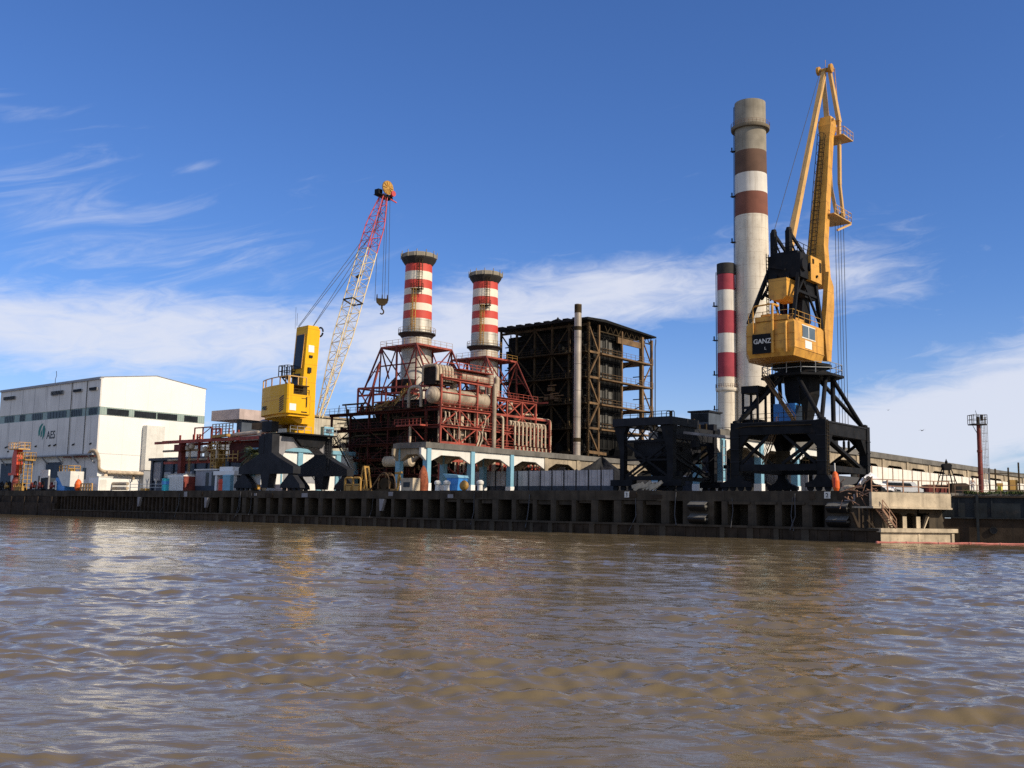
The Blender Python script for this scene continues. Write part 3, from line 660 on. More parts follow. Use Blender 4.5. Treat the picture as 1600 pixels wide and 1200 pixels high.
    for (z0, i0), (z1, i1) in (((19.56, 0.28), (20.3, 0.0)), ((20.3, 0.0), (20.42, -0.03)), ((20.42, -0.03), (23.15, -0.03)), ((23.15, -0.03), (23.5, 0.25))):
        m.add(ring(z0, i0)+ring(z1, i1), [(j, (j+1) % n, n+(j+1) % n, n+j) for j in range(n)])
    m.add(ring(19.56, 0.28), [(4, 3, 2, 1, 0)]); m.add(ring(23.5, 0.25), [(0, 1, 2, 3, 4)])
    h = m.part('machine_house', 'orangey', t)
    m = MB(); m.box((-13.6, 0.4, 23.5), (-9.8, 4.6, 24.0)); m.box((-13.2, 1.0, 24.0), (-11.2, 3.2, 24.4)); m.part('roof_housing', 'orangey', h)
    for v0 in (2.25, 4.0):
        m = MB(); m.box((S1+0.02, v0, 21.75), (S1+0.08, v0+1.5, 23.0)); m.part('window', 'cabglass', h)
    m = MB(); m.box((S1+0.01, 2.1, 21.62), (S1+0.06, 5.65, 21.74)); m.box((S1+0.01, 2.1, 23.01), (S1+0.06, 5.65, 23.12)); m.box((S1+0.01, 3.77, 21.75), (S1+0.06, 3.98, 23.0)); m.part('window_frame', 'offwhite', h)
    m = MB(); m.box((S1+0.02, 2.9, 20.1+0.5), (S1+0.07, 4.6, 21.45)); m.part('notice_board', 'white', h)
    m = MB(); m.box((-13.85, W0-0.14, 19.95), (-11.7, W0-0.06, 22.1)); m.part('maker_board', 'black', h)
    text_part('GANZ', 0.74, 'offwhite', h, (-13.70, W0-0.15, 21.05), (1,0,0), (0,0,1), bold=1.4)
    text_part('L', 0.42, 'offwhite', h, (-12.4, W0-0.15, 20.35), (1,0,0), (0,0,1))
    m = MB(); m.beam((S0+1.5, W0-0.1, 22.0), (S1+0.02, W0-0.1, 22.0), 0.05, 0.06); m.beam((S1+0.06, 0.1, 20.42), (S1+0.06, W1, 20.42), 0.05, 0.06); m.part('trim_strip', 'orangey', h)
    m = MB()
    for s, top in ((-11.4, 25.3), (-9.9, 23.2)): m.tube(bend([(s, W0-0.2, 19.9), (s, W0-0.2, top), (s, W0+1.2, top)], 0.4), 0.15, 8)
    m.tube(bend([(-13.7, W0-0.2, 22.2), (-13.7, W0-0.2, 25.2), (-11.4, W0-0.2, 25.3)], 0.3), 0.09, 6); m.part('vent_pipe', 'orangey', h)
    m = MB(); m.rail([(S0+1.6, W0+0.3, 23.5), (S1-0.3, W0+0.3, 23.5), (S1-0.3, W1, 23.5)], 1.1, 1.6, 0.03); m.part('roof_rail', 'gold', h)
    # black A-frame tower over the house, with the twin horns that carry the jib tie
    m = MB(); TA, TB = -14.0, -9.5
    for s in (TA, TB):
        k = 0.9 if s == TA else -0.2
        m.beam((s-k*.7, 0.9, 23.5), (s+k, 3.4, 30.2), 0.34, 0.42); m.beam((s, 8.6, 23.6), (s+k*.5, 6.4, 31.4), 0.42, 0.5)
        m.beam((s+k*.5, 2.6, 27.0), (s+k*.3, 7.4, 27.0), 0.28); m.beam((s+k*.4, 2.2, 26.4), (s+k*.8, 6.0, 30.6), 0.24); m.beam((s, 8.0, 24.2), (s+k*.6, 4.0, 28.4), 0.22)
    m.box((-13.1, 2.8, 28.6), (-9.3, 7.0, 31.3)); m.box((-12.6, 3.2, 31.3), (-9.8, 6.6, 31.7)); m.box((-12.0, 4.6, 26.6), (-9.6, 7.4, 28.6)); m.prism([(4.4, 24.0), (7.0, 24.0), (6.6, 26.6), (4.9, 26.6)], 0, -11.6, -10.0)
    m.part('a_frame', 'black', t)
    m = MB(); rr = random.Random(17)
    for i in range(16):
        a = Vector((rr.uniform(-13.4, -9.4), rr.uniform(2.0, 7.4), rr.uniform(26.5, 31.5))); m.beam(a, a+Vector((rr.uniform(-1.2, 1.2), rr.uniform(-1, 1), rr.uniform(-2.4, 1.4))), rr.uniform(.1, .2))
    for v in (3.4, 5.4):
        n0 = len(m.v); m.lathe((0,0,0), [(.7, -.12), (.7, .12)], 18); m.v[n0:] = [(-9.15+z, v+x, 30.0+y) for x, y, z in m.v[n0:]]
    m.ladder((-13.15, 2.7, 24.0), (-13.15, 2.7, 31.6), (0,1,0), .5, .04, .4); m.part('rigging', 'black', t)
    for s in (-12.9, -11.1):
        m = MB(); m.prism([(3.5, 29.6), (4.3, 29.6), (4.3, 34.0), (4.0, 34.5), (3.5, 34.2)], 0, s-0.25, s+0.25); m.beam((s, 4.0, 34.2), (s+0.9, 6.9, 31.3), 0.26, 0.3); m.beam((s, 4.1, 33.4), (s+0.3, 5.6, 31.4), 0.14)
        m.lathe((s, 3.95, 0), [(0.30, 34.0), (0.36, 34.3), (0.26, 34.65)], 10); m.part('horn', 'black', t)
    m = MB(); m.box((-12.5, 1.6, 26.4), (-10.4, 4.4, 28.4)); m.prism([(-12.5, 26.4), (-10.4, 26.4), (-10.9, 26.0), (-12.1, 26.0)], 1, 1.6, 4.4); m.part('counterweight', 'orangey', t)
    m = MB(); m.beam((-12.2, 2.6, 28.4), (-12.2, 4.0, 30.8), 0.45, 0.45); m.beam((-10.8, 2.6, 28.4), (-10.8, 4.0, 30.8), 0.45, 0.45); m.beam((-12.9, 2.5, 30.1), (-10.9, 2.4, 29.5), 0.22, 0.22); m.part('counterweight_arm', 'black', t)
    m = MB(); m.box((-11.2, 4.9, 28.5), (-9.0, 7.8, 31.3)); c = m.part('operator_cabin', 'orangey', t)
    m = MB(); m.box((-8.99, 5.3, 30.5), (-8.93, 5.7, 31.0)); m.box((-8.99, 7.2, 29.8), (-8.93, 7.6, 30.9)); m.part('vent', 'bsteel', c)
    m = MB(); m.rail([(-12.6, 3.2, 31.7), (-9.8, 3.2, 31.7), (-9.8, 6.6, 31.7)], 1.0, 1.4, 0.03); m.part('top_rail', 'black', t)
    m = MB(); m.lathe((-11.6, 6.9, 0), [(0.9, 24.3), (0.9, 27.0), (0.4, 27.6)], 14); m.tube([(-12.6, 6.0, 24.4), (-12.6, 6.0, 27)], .25); m.part('winch_drum', 'red_dark', t)
    # jib: tapering box girder, cranked at the foot, leaning out over the land
    foot, knee, top = (-10.9, 9.7, 20.2), (-10.9, 10.9, 28.0), (-11.35, 17.2, 50.8)
    m = MB(); q = [(9.2, 20.0), (10.4, 20.0), (11.6, 26.6), (11.55, 29.0), (10.2, 30.5), (9.4, 26.4), (8.7, 23.5)]
    for a, b in ((-12.9, -12.4), (-9.7, -9.15)): m.prism(q, 0, a, b)
    n = len(m.v)
    def sec(s0, s1, v0, v1, z): return [(s0, v0, z), (s1, v0, z), (s1, v1, z), (s0, v1, z)]
    A = sec(-12.6, -9.35, 10.0, 11.4, 28.8); B = sec(-12.0, -10.0, 11.0, 12.3, 34.0); Cc = sec(-11.75, -10.5, 14.6, 15.9, 48.4); D = sec(-11.95, -10.3, 14.6, 16.4, 49.9); E = sec(-11.8, -10.5, 15.0, 16.4, 51.1)
    for a, b in ((A, B), (B, Cc), (Cc, D), (D, E)): m.add(a+b, [(0,1,5,4),(1,2,6,5),(2,3,7,6),(3,0,4,7)])
    m.add(A, [(3,2,1,0)]); m.add(E, [(0,1,2,3)])
    j = m.part('jib', 'orangey', t)
    m = MB(); m.ladder((-11.2, 9.75, 29.2), (-11.2, 14.25, 48.4), (1,0,0), 0.6, 0.04, 0.55, cage=1.3, out=(0,-1,0.28)); m.part('ladder', 'bsteel', j)
    m = MB(); m.beam((-12.1, 15.2, 50.6), (-10.1, 15.2, 50.6), 0.25, 0.25)
    m.box((-12.0, 15.9, 48.7), (-9.3, 19.0, 48.82)); m.rail([(-12.0, 16.1, 48.82), (-9.3, 16.1, 48.82), (-9.3, 19.0, 48.82)], 1.0, 1.0, 0.03); m.part('pivot_platform', 'palebeam', j)
    m = MB(); m.box((-12.0, 12.6, 38.0), (-9.3, 17.9, 38.12)); m.rail([(-9.3, 12.9, 38.12), (-9.3, 17.8, 38.12), (-12.0, 17.8, 38.12)], 1.1, 1.0, 0.03); m.beam((-9.4, 13.6, 36.2), (-9.4, 17.8, 37.9), 0.2, 0.22); m.part('jib_platform', 'palebeam', j)
    # fly jib hanging folded beside the jib, and the stiff tie to its tail
    tail, piv, tip = (-11.9, 17.0, 58.0), (-11.1, 17.3, 51.0), (-10.6, 17.2, 38.9)
    m = MB(); q = Vector(piv)
    for ds in (-0.75, 0.75):
        m.beam((tail[0]+ds*0.6, tail[1]+0.4, tail[2]), (piv[0]+ds, piv[1], piv[2]), 0.36, 0.62, w2=0.4, h2=0.85)
        m.beam((piv[0]+ds, piv[1], piv[2]), (piv[0]+ds*0.75, piv[1]+0.2, 43.0), 0.32, 0.55); m.beam((piv[0]+ds*0.75, piv[1]+0.2, 43.0), (tip[0]+ds*0.5, tip[1]+0.4, tip[2]), 0.3, 0.45)
    m.beam((piv[0]-0.9, piv[1], piv[2]), (piv[0]+0.9, piv[1], piv[2]), 0.5)
    m.part('fly_jib', 'palebeam', t)
    m = MB(); m.tube([(-12.9, 17.0, 58.0), (-11.0, 17.2, 58.0)], 0.3, 10)
    for s in (-12.75, -11.15):
        n0 = len(m.v); m.lathe((0,0,0), [(0.55, -0.16), (0.55, 0.16)], 20); m.v[n0:] = [(s+z, 17.1+x, 58.1+y) for x, y, z in m.v[n0:]]
    m.beam((-10.9, 17.6, 58.2), (-10.6, 18.0, 51.0), 0.07); m.tube([(-11.8, 17, 58.3), (-11.8, 17, 59.3)], 0.03, 5); m.part('tail_sheave', 'orangey', t)
    m = MB(); m.beam((-12.2, 6.2, 32.2), (-12.0, 16.9, 57.6), 0.60, 0.75, w2=0.5, h2=0.6); m.part('tie_bar', 'palebeam', t)
    m = MB()
    for s in (-10.9, -10.3):
        n0 = len(m.v); m.lathe((0,0,0), [(0.5, -0.1), (0.5, 0.1)], 18); m.v[n0:] = [(s+z, 17.2+x, 38.8+y) for x, y, z in m.v[n0:]]
    m.part('tip_sheave', 'bsteel', t)
    m = MB()
    for s, v in ((-10.9, 16.7), (-10.9, 17.6), (-10.3, 16.9), (-10.3, 17.8)): m.tube([(s, v, 38.8), (s, v, 11.6)], 0.035, 5)
    m.tube([(-12.9, 3.95, 34.4), (-12.3, 16.8, 58.2)], 0.035, 5); m.tube([(-11.1, 3.95, 34.4), (-11.6, 16.9, 58.2)], 0.03, 5); m.part('wire_rope', 'rope', t)
    m = MB()
    for s, v in ((-10.6, 17.1), (-10.3, 17.8)): m.lathe((s, v, 0), [(0.05, 10.3), (0.16, 10.5), (0.16, 11.3), (0.05, 11.6)], 10)
    m.part('hook_block', 'black', t)
    # things fixed on the portal deck
    m = MB(); m.box((-14.2, 5.9, 12.46), (-11.6, 7.6, 15.0)); cb = m.part('electrical_cabinet', 'blue', t)
    m = MB()
    for i in range(5): m.box((-11.58, 6.0+i*0.32, 12.9), (-11.5, 6.2+i*0.32, 14.8))
    m.box((-13.0, 5.84, 12.7), (-12.95, 5.89, 14.9)); m.part('louvre', 'navy', cb)
    m = MB()
    for s in (-17.0, -15.2):
        for v in (4.0, 6.0): m.beam((s, v, 12.45), (s, v, 16.9), 0.22)
    m.box((-17.15, 3.85, 16.2), (-15.05, 6.15, 17.0)); m.box((-17.1, 3.9, 12.46), (-15.1, 6.1, 13.2)); m.box((-17.0, 3.9, 14.4), (-15.1, 4.1, 14.7)); m.part('relay_hut', 'black', t)
    m = MB()
    for a, b in (((-14.9, 4.6, 18.2), (-11.0, 4.6, 12.5)),):
        m.beam(a, b, 0.08, 0.22); m.beam((a[0], a[1]+0.7, a[2]), (b[0], b[1]+0.7, b[2]), 0.08, 0.22)
        for i in range(24):
            f = i/23; m.box((a[0]+(b[0]-a[0])*f-0.10, a[1], a[2]+(b[2]-a[2])*f), (a[0]+(b[0]-a[0])*f+0.10, a[1]+0.7, a[2]+(b[2]-a[2])*f+0.03))
        m.rail([a, b], 0.95, 1.8, 0.03)
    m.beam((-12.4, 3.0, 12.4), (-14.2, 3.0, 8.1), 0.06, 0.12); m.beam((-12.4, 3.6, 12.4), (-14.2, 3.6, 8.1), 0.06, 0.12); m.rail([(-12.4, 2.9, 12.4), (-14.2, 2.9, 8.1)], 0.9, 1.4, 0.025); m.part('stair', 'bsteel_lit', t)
    m = MB(); m.rail([(F0+0.5, V0+0.2, 12.7), (F1-0.6, V0+0.2, 12.7)], 1.0, 1.4, 0.028); m.part('deck_rail', 'bsteel', t)
    m = MB(); m.rail([(-14.2, 4.6, 8.1), (-10.6, 4.6, 8.1), (-10.6, 7, 8.1)], 1.0, 0.9, 0.03); m.box((-14.2, 4.6, 8.05), (-10.6, 7, 8.12)); m.box((-13.6, 5.0, 8.12), (-12.4, 6.2, 9.6)); m.part('maintenance_landing', 'bsteel', t)
portal_crane()
# ---------------------------------------------------------------- yellow tower crane with lattice boom
def boom_crane():
    CS, VF, VR = -102.6, 3.0, 14.3
    t = thing('boom_crane', 'yellow slewing crane with raised cream and red lattice boom, left of the striped chimneys', 'crane', (CS, 8.6, ZQ))
    for v, sh in ((VF, 0.0), (VR, 0.0)):
        c = CS+sh
        m = MB(); m.prism([(c-7.3, 7.9), (c-7.3, 9.0), (c-3.2, 10.6), (c-1.5, 11.4), (c-1.5, 14.5), (c+1.5, 14.5), (c+1.5, 11.4), (c+3.2, 10.6), (c+7.3, 9.0), (c+7.3, 7.9), (c+1.2, 7.9), (c+0.8, 5.6), (c-0.8, 5.6), (c-1.2, 7.9)], 1, v-0.75, v+0.75)
        m.part('leg', 'dgrey', t)
        for k in (-6.3, 6.3):
            m = MB(); m.prism([(c+k-2.6, 5.6), (c+k-2.4, 6.2), (c+k-0.7, 7.6), (c+k-0.5, 7.88), (c+k+0.5, 7.88), (c+k+0.7, 7.6), (c+k+2.4, 6.2), (c+k+2.6, 5.6)], 1, v-0.5, v+0.5)
            for w in (-2.0, -0.7, 0.7, 2.0):
                n0 = len(m.v); m.lathe((0,0,0), [(0.38, -0.18), (0.38, 0.18)], 14); m.v[n0:] = [(c+k+w+x, v+z, 5.5+y) for x, y, z in m.v[n0:]]
            m.part('bogie', 'dgrey', t)
    m = MB()
    m.prism([(VF+0.76, 14.2), (VR-0.76, 14.2), (VR-0.76, 11.6), (VR-2.0, 12.4), (VR-3.0, 12.7), (VF+4.5, 12.5), (VF+2.3, 12.0), (VF+1.5, 10.8), (VF+0.76, 10.0)], 0, CS-1.3, CS+1.32)
    m.part('portal_beam', 'grey', t)
    m = MB(); m.prism([(7.3-1.2, 14.6), (13.6, 14.6), (12.4, 12.6), (8.0, 12.8)], 0, CS-2.0, CS+2.0); m.box((CS-3.2, 4.4, 14.61), (CS+3.2, 14.6, 14.85)); m.part('turntable_frame', 'black', t)
    m = MB(); m.rail([(CS+3.1, 4.6, 14.85), (CS+3.1, 9.0, 14.85)], 1.1, 1.4, 0.035); m.rail([(CS+3.1, 11.6, 14.85), (CS+3.1, 14.5, 14.85)], 1.1, 1.4, 0.035); m.part('deck_rail', 'galv', t)
    m = MB(); m.box((CS-1.6, 2.4, 14.9), (CS+1.0, 3.8, 16.6)); m.box((CS-2.0, 2.2, 11.3), (CS-0.6, 2.25, 14.2)); m.part('electrical_house', 'dgrey', t)
    m = MB(); m.ladder((CS+1.9, VR-0.4, 8.5), (CS+1.9, VR-0.4, 14.6), (0,1,0), 0.7, 0.05, 0.5, cage=1.2, out=(1,0,0)); m.beam((CS+2.2, VR+0.5, 14.6), (CS+2.2, VR+4.8, 9.0), 0.08, 0.25); m.beam((CS+3.0, VR+0.5, 14.6), (CS+3.0, VR+4.8, 9.0), 0.08, 0.25); m.rail([(CS+3.0, VR+0.5, 14.6), (CS+3.0, VR+4.8, 9.0)], 1.0, 1.3, 0.04)
    for i in range(16): m.box((CS+2.2, VR+0.5+0.28*i, 14.5-0.36*i), (CS+3.0, VR+0.75+0.28*i, 14.54-0.36*i))
    m.part('access_stair', 'dgrey', t)
    m = MB(); m.ladder((CS+1.0, VR-0.2, 5.2), (CS-1.3, VR-0.9, 8.0), (0,1,0), 0.7, 0.05, 0.4); m.part('leg_ladder', 'dgrey', t)
    m = MB(); m.box((CS+2.0, VR-2.4, 14.86), (CS+3.0, VR-0.3, 16.3)); m.box((CS+3.0, VR-1.9, 15.3), (CS+3.04, VR-0.9, 15.7)); c = m.part('electrical_box', 'ltblue', t)
    m = MB(); m.box((CS+3.01, VR-2.0, 15.2), (CS+3.05, VR-0.8, 15.8)); m.part('label_plate', 'navy', c)
    m = MB(); m.lathe((CS-0.3, 9.2, 0), [(1.6, 14.86), (1.6, 17.6)], 20); m.tube([(CS+1.0, 7.4, 14.9), (CS+1.0, 7.4, 17.6)], 0.35, 8); m.part('slewing_column', 'yellow', t)
    # raked tower: outline sighted on its sunlit side
    TS = -101.1; P = lambda x, y: at_s(x, y, TS)[1:]
    m = MB(); m.prism([P(467.5, 682), P(490.5, 682), P(493.5, 600), P(500.5, 517), P(497, 510), P(482, 508), P(473, 600), P(464.5, 652)], 0, TS, TS-3.6)
    tw = m.part('tower', 'yellow', t)
    # rope opening in the river-side face: a dark slab stands in for its shade, framed by plates
    a = Vector((TS-1.9, *P(480.6, 521))); b = Vector((TS-1.9, *P(474.6, 575))); d = (b-a).normalized(); nn = Vector((0, -1, 0))
    m = MB(); m.beam(a-nn*0.03, b-nn*0.03, 2.3, 0.3); c2 = b+d*0.9; m.beam(c2-nn*0.03, c2+d*2.4-nn*0.03, 1.7, 0.3); m.part('rope_opening', 'glass', tw)
    m = MB()
    for o in (-1.25, 1.25): m.beam(a+Vector((o, -0.08, 0)), b+Vector((o, -0.08, 0)), 0.14, 0.12)
    m.beam(a+Vector((-1.25, -0.08, 0)), a+Vector((1.25, -0.08, 0)), 0.12); m.part('opening_frame', 'orangey', tw)
    m = MB(); v, z = P(486, 545); m.box((TS, v-0.55, z-0.6), (TS+0.05, v+0.65, z+0.6)); m.part('notice', 'white', tw)
    m = MB(); v, z = P(483.5, 579); m.box((TS, v-0.45, z-0.4), (TS+0.3, v+0.2, z+0.5)); v, z = P(484.8, 558); m.box((TS, v-0.3, z-0.1), (TS+0.2, v+0.4, z+0.3)); m.part('floodlight', 'dgrey', tw)
    v, z = P(504, 518); m = MB(); m.tube([(TS-0.9+0.9*math.cos(k*.5), v+0.1, z+0.8*math.sin(k*.5)) for k in range(13)], 0.16, 6); m.beam((TS-1.5, v-1.2, z), (TS-1.5, v+0.2, z), 0.7); m.part('head_sheave', 'dgrey', tw)
    v, z = P(470, 508); m = MB(); m.tube([(TS-1.2, v, z), (TS-1.2, v, z+2.2)], 0.03, 5); m.tube([(TS-2.6, v+.6, z-0.3), (TS-2.6, v+.6, z+3.6)], 0.025, 5); m.part('mast', 'dgrey', tw)
    for c in COL.objects:
        if c == tw or c.parent == tw:
            for q in c.data.vertices: q.co.y += max(0.0, (TS-CS)-q.co.x)*0.10
    # machine house hung on the river side of the tower
    HS0, HS1, HV, Z0, Z1 = -108.6, -96.9, 2.6, 17.75, 22.5
    front = [(HS0, 6.2), (HS0+0.3, 5.2), (HS0+1.4, 4.3), (HS0+3.2, 3.5), (HS0+6.0, 2.6), (HS0+9.0, 2.0), (HS1-0.9, 1.75), (HS1-0.25, 1.8), (HS1, 2.0)]
    m = MB(); m.prism(front+[(HS1, 2.9), (HS1-1.5, 3.5), (HS0+4, 6.2)], 2, Z0, Z1)
    m.prism([(HS0+3, 4.4), (HS1-.01, 2.91), (HS1-.01, 6.3), (HS1-0.9, 7.2), (HS0+3, 7.2)], 2, Z0, 20.9)
    m.prism([(a+(-.4 if a > -100 else .4), b+.5) for a, b in front]+[(HS1-0.4, 6.4), (HS0+1.5, 7.0)], 2, Z0-0.45, Z0-0.01); m.prism([(4.4, Z0-0.46), (9.6, Z0-0.46), (8.6, 16.4), (6.2, 16.4)], 0, -105.0, -99.6)
    h = m.part('machine_house', 'yellow', t)
    m = MB(); m.prism([(a, b-0.035) for a, b in front]+[(HS1+0.02, 2.1), (HS1-.3, 2.2)]+[(a, b+.1) for a, b in front[::-1]], 2, 20.05, 20.11); m.part('seam_strip', 'orangey', h)
    m = MB(); m.rail([(a, b+.2, Z1) for a, b in front[2:8]], 1.35, 3.4, 0.08, mid=0); m.rail([(HS1-.15, 2.2, Z1), (HS1-.15, 5.6, Z1)], 1.35, 1.8, 0.08, mid=0); m.part('roof_rail', 'palebeam', h)
    m = MB()
    for i in range(7):
        z = 17.9+i*0.36; m.add([(HS1-2.3, 1.87, z), (HS1-0.95, 1.71, z+0.45), (HS1-0.95, 1.71, z+0.62), (HS1-2.3, 1.87, z+0.17)], [(0,1,2,3)])
    m.part('hazard_stripe', 'ink', h)
    m = MB(); m.box((HS1+0.01, 2.2, 18.2), (HS1+0.06, 3.5, 19.3)); m.part('notice', 'white', h)
    m = MB(); m.beam((HS1+0.1, 5.6, 18.9), (HS1+0.1, 5.6, 20.6), 0.12); m.box((HS1+.01, 4.6, 18.0), (HS1+.06, 5.8, 18.16)); m.box((HS1+.01, 4.6, 20.3), (HS1+.05, 5.7, 20.38)); m.part('door_trim', 'dgrey', h)
    m = MB(); m.box((-104.5, 4.0, 20.91), (HS1-1.6, 7.0, 22.6)); m.rail([(HS1-.1, 3.0, 20.9), (HS1-.1, 6.2, 20.9)], .9, 1.2, .05); m.box((HS1-1.5, 3.7, 22.35), (HS1-.1, 6.2, 22.5)); m.part('engine_bay', 'bsteel', h)
    text_part('AES', 0.95, 'ink', h, (HS0+3.1, 3.45, 18.65), (2.8,-0.9,0), (0,0,1))
    q = MB()
    for sg in (1, -1):
        cx, z, k = HS0+2.5, 19.0, 0.9
        q.add([(cx+sg*0.06*k, 3.74, z-0.45*k), (cx+sg*0.55*k, 3.74-sg*.26*k, z+0.05*k), (cx+sg*0.40*k, 3.74-sg*.2*k, z+0.5*k), (cx+sg*0.08*k, 3.74, z+0.35*k)], [(0,1,2,3) if sg > 0 else (3,2,1,0)])
    q.part('emblem', 'logo', h)
    m = MB(); m.box((-112.6, 6.4, 15.9), (-104.2, 8.0, 17.0)); m.part('ballast_arm', 'bsteel_lit', t); m = MB(); m.lathe((-109.0, 6.6, 0), [(.9, 17.0), (1.0, 17.2), (.5, 17.5)], 14); m.part('beacon_cap', 'galv', t)
    m = MB(); m.beam((-103.6, 8.4, 22.4), (-105.0, 7.6, 24.8), 0.3); m.box((-106.3, 6.9, 24.7), (-103.9, 8.5, 24.85)); m.rail([(-106.3, 6.9, 24.8), (-103.9, 6.9, 24.8), (-103.9, 8.5, 24.8), (-106.3, 8.5, 24.8), (-106.3, 6.9, 24.8)], 1.9, 0.8, 0.06); m.beam((-105.9, 7.4, 24.7), (-104.2, 8.2, 22.6), 0.2); m.part('lookout_platform', 'dgrey', t)
    # boom
    foot = Vector((-102.6, *at_s(499, 652, -102.6)[1:])); tip = Vector((-102.6, *at_s(600, 305, -102.6)[1:])); L = tip-foot; ax = L.normalized(); perp = Vector((1,0,0)).cross(ax)
    def tp(tt): return 0.30+0.70*min(1, tt/0.34) if tt < 0.34 else (1.0 if tt < 0.86 else 1.0-0.62*(tt-0.86)/0.14)
    m = MB(); k = int(26*0.74); mid = foot+L*(k/26)
    m.lattice(foot, mid, (1.25,0,0), perp*1.2, k, 0.105, 0.05, 0, 0, lambda tt: tp(tt*k/26)); bo = m.part('boom', 'chord', t)
    m = MB(); m.lattice(mid, tip, (1.25,0,0), perp*1.2, 26-k, 0.105, 0.05, 0, 0, lambda tt: tp(k/26+tt*(26-k)/26)); m.part('boom_head', 'chord_red', t)
    m = MB(); q = foot+L*0.5
    for sg in (-1, 1): m.beam(q+Vector((sg*1.3,0,0))-perp*1.25, q+Vector((sg*1.3,0,0))+perp*1.25, 0.22); m.beam(q+Vector((-1.3,0,0))+perp*1.25*sg, q+Vector((1.3,0,0))+perp*1.25*sg, 0.22)
    q = foot+L*0.60+perp*0.8; m.beam(q, q+Vector((0.8, 0.3, 0.5)), 0.4); m.part('splice_frame', 'bsteel', bo)
    m = MB(); n0 = 0; tc = tip+Vector((0, 0.1, 1.3)); n = 24
    m.lathe((0,0,0), [(0.25, -0.18), (1.25, -0.1), (1.35, -0.14), (1.35, 0.14), (1.25, 0.1), (0.25, 0.18)], n, smooth=False); m.v = [(tc.x+0.9+z*0.9, tc.y+x, tc.z+y) for x, y, z in m.v]; w = m.part('boom_sheave', 'gold', t)
    m = MB()
    for i in range(10):
        a = math.pi*2*i/10; m.beam((tc.x+1.08, tc.y+0.3*math.cos(a), tc.z+0.3*math.sin(a)), (tc.x+1.08, tc.y+1.2*math.cos(a), tc.z+1.2*math.sin(a)), 0.14, 0.1)
    m.part('spoke', 'orangey', w)
    m = MB(); m.box((tc.x-0.9, tc.y-1.7, tc.z-1.4), (tc.x+0.2, tc.y-0.7, tc.z-0.4)); m.prism([(tc.y-2.0, tc.z-1.5), (tc.y+1.6, tc.z-1.9), (tc.y+1.4, tc.z-1.2)], 0, tc.x-0.9, tc.x+0.7); m.part('head_frame', 'black', t)
    m = MB(); m.lathe((0,0,0), [(0.55, -0.3), (0.55, 0.3)], 16); m.v = [(tc.x+1.0+z, tc.y+1.2+x, tc.z-0.9+y) for x, y, z in m.v]; m.beam((tc.x+0.8, tc.y+0.8, tc.z-2.0), (tc.x+0.8, tc.y+2.4, tc.z-2.3), 0.2); m.part('guide_sheave', 'chord_red', t)
    m = MB(); head = [Vector((TS-1.2, *P(474, 510))), Vector((TS-2.4, *P(480, 508)))]
    for hp, e in ((head[0], 0.87), (head[1], 0.93), (Vector((TS-0.5, *P(492, 510))), 0.80), (Vector((TS-1.8, *P(497, 512))), 0.9)):
        m.tube([hp, foot+L*e-perp*0.9], 0.05, 5)
    hk = Vector((-102.6, *at_s(597, 470, -102.6)[1:]))
    for ds, dv in ((-1.0, -1.0), (0.2, 0.5), (0.8, 0.9), (-0.3, 0.3)): m.tube([(tc.x+ds*0.6, tc.y+0.2+dv*0.9, tc.z-1.0), (hk.x+ds, hk.y+dv*0.9, hk.z)], 0.045, 5)
    m.part('wire_rope', 'rope', t)
    m = MB()
    n_ = len(m.v); m.prism([(-1.4, 0.5), (1.4, 0.5), (1.3, -0.4), (0.6, -1.1), (-0.6, -1.1), (-1.3, -0.4)], 0, -0.35, 0.35)
    for y in (-1.2, 0, 1.2): m.lathe((0, y, 0), [(0.16, 0.5), (0.1, 1.5)], 8)
    m.tube([(0,0,-1.1), (0,0,-2.0)], 0.22, 8); m.tube([(0, 0.45*math.sin(k*.45)*1.0, -2.6+0.55*math.cos(k*.45)) for k in range(0, 10)], 0.17, 8)
    c, s = math.cos(-ANG+0.2), math.sin(-ANG+0.2); R = lambda x, y: (x*c-y*s, x*s+y*c)
    m.v = [(hk.x+.8*R(y, x)[0], hk.y+.8*R(y, x)[1], hk.z+.8*z) for x, y, z in m.v]; m.part('hook_block', 'bsteel', t)
boom_crane()
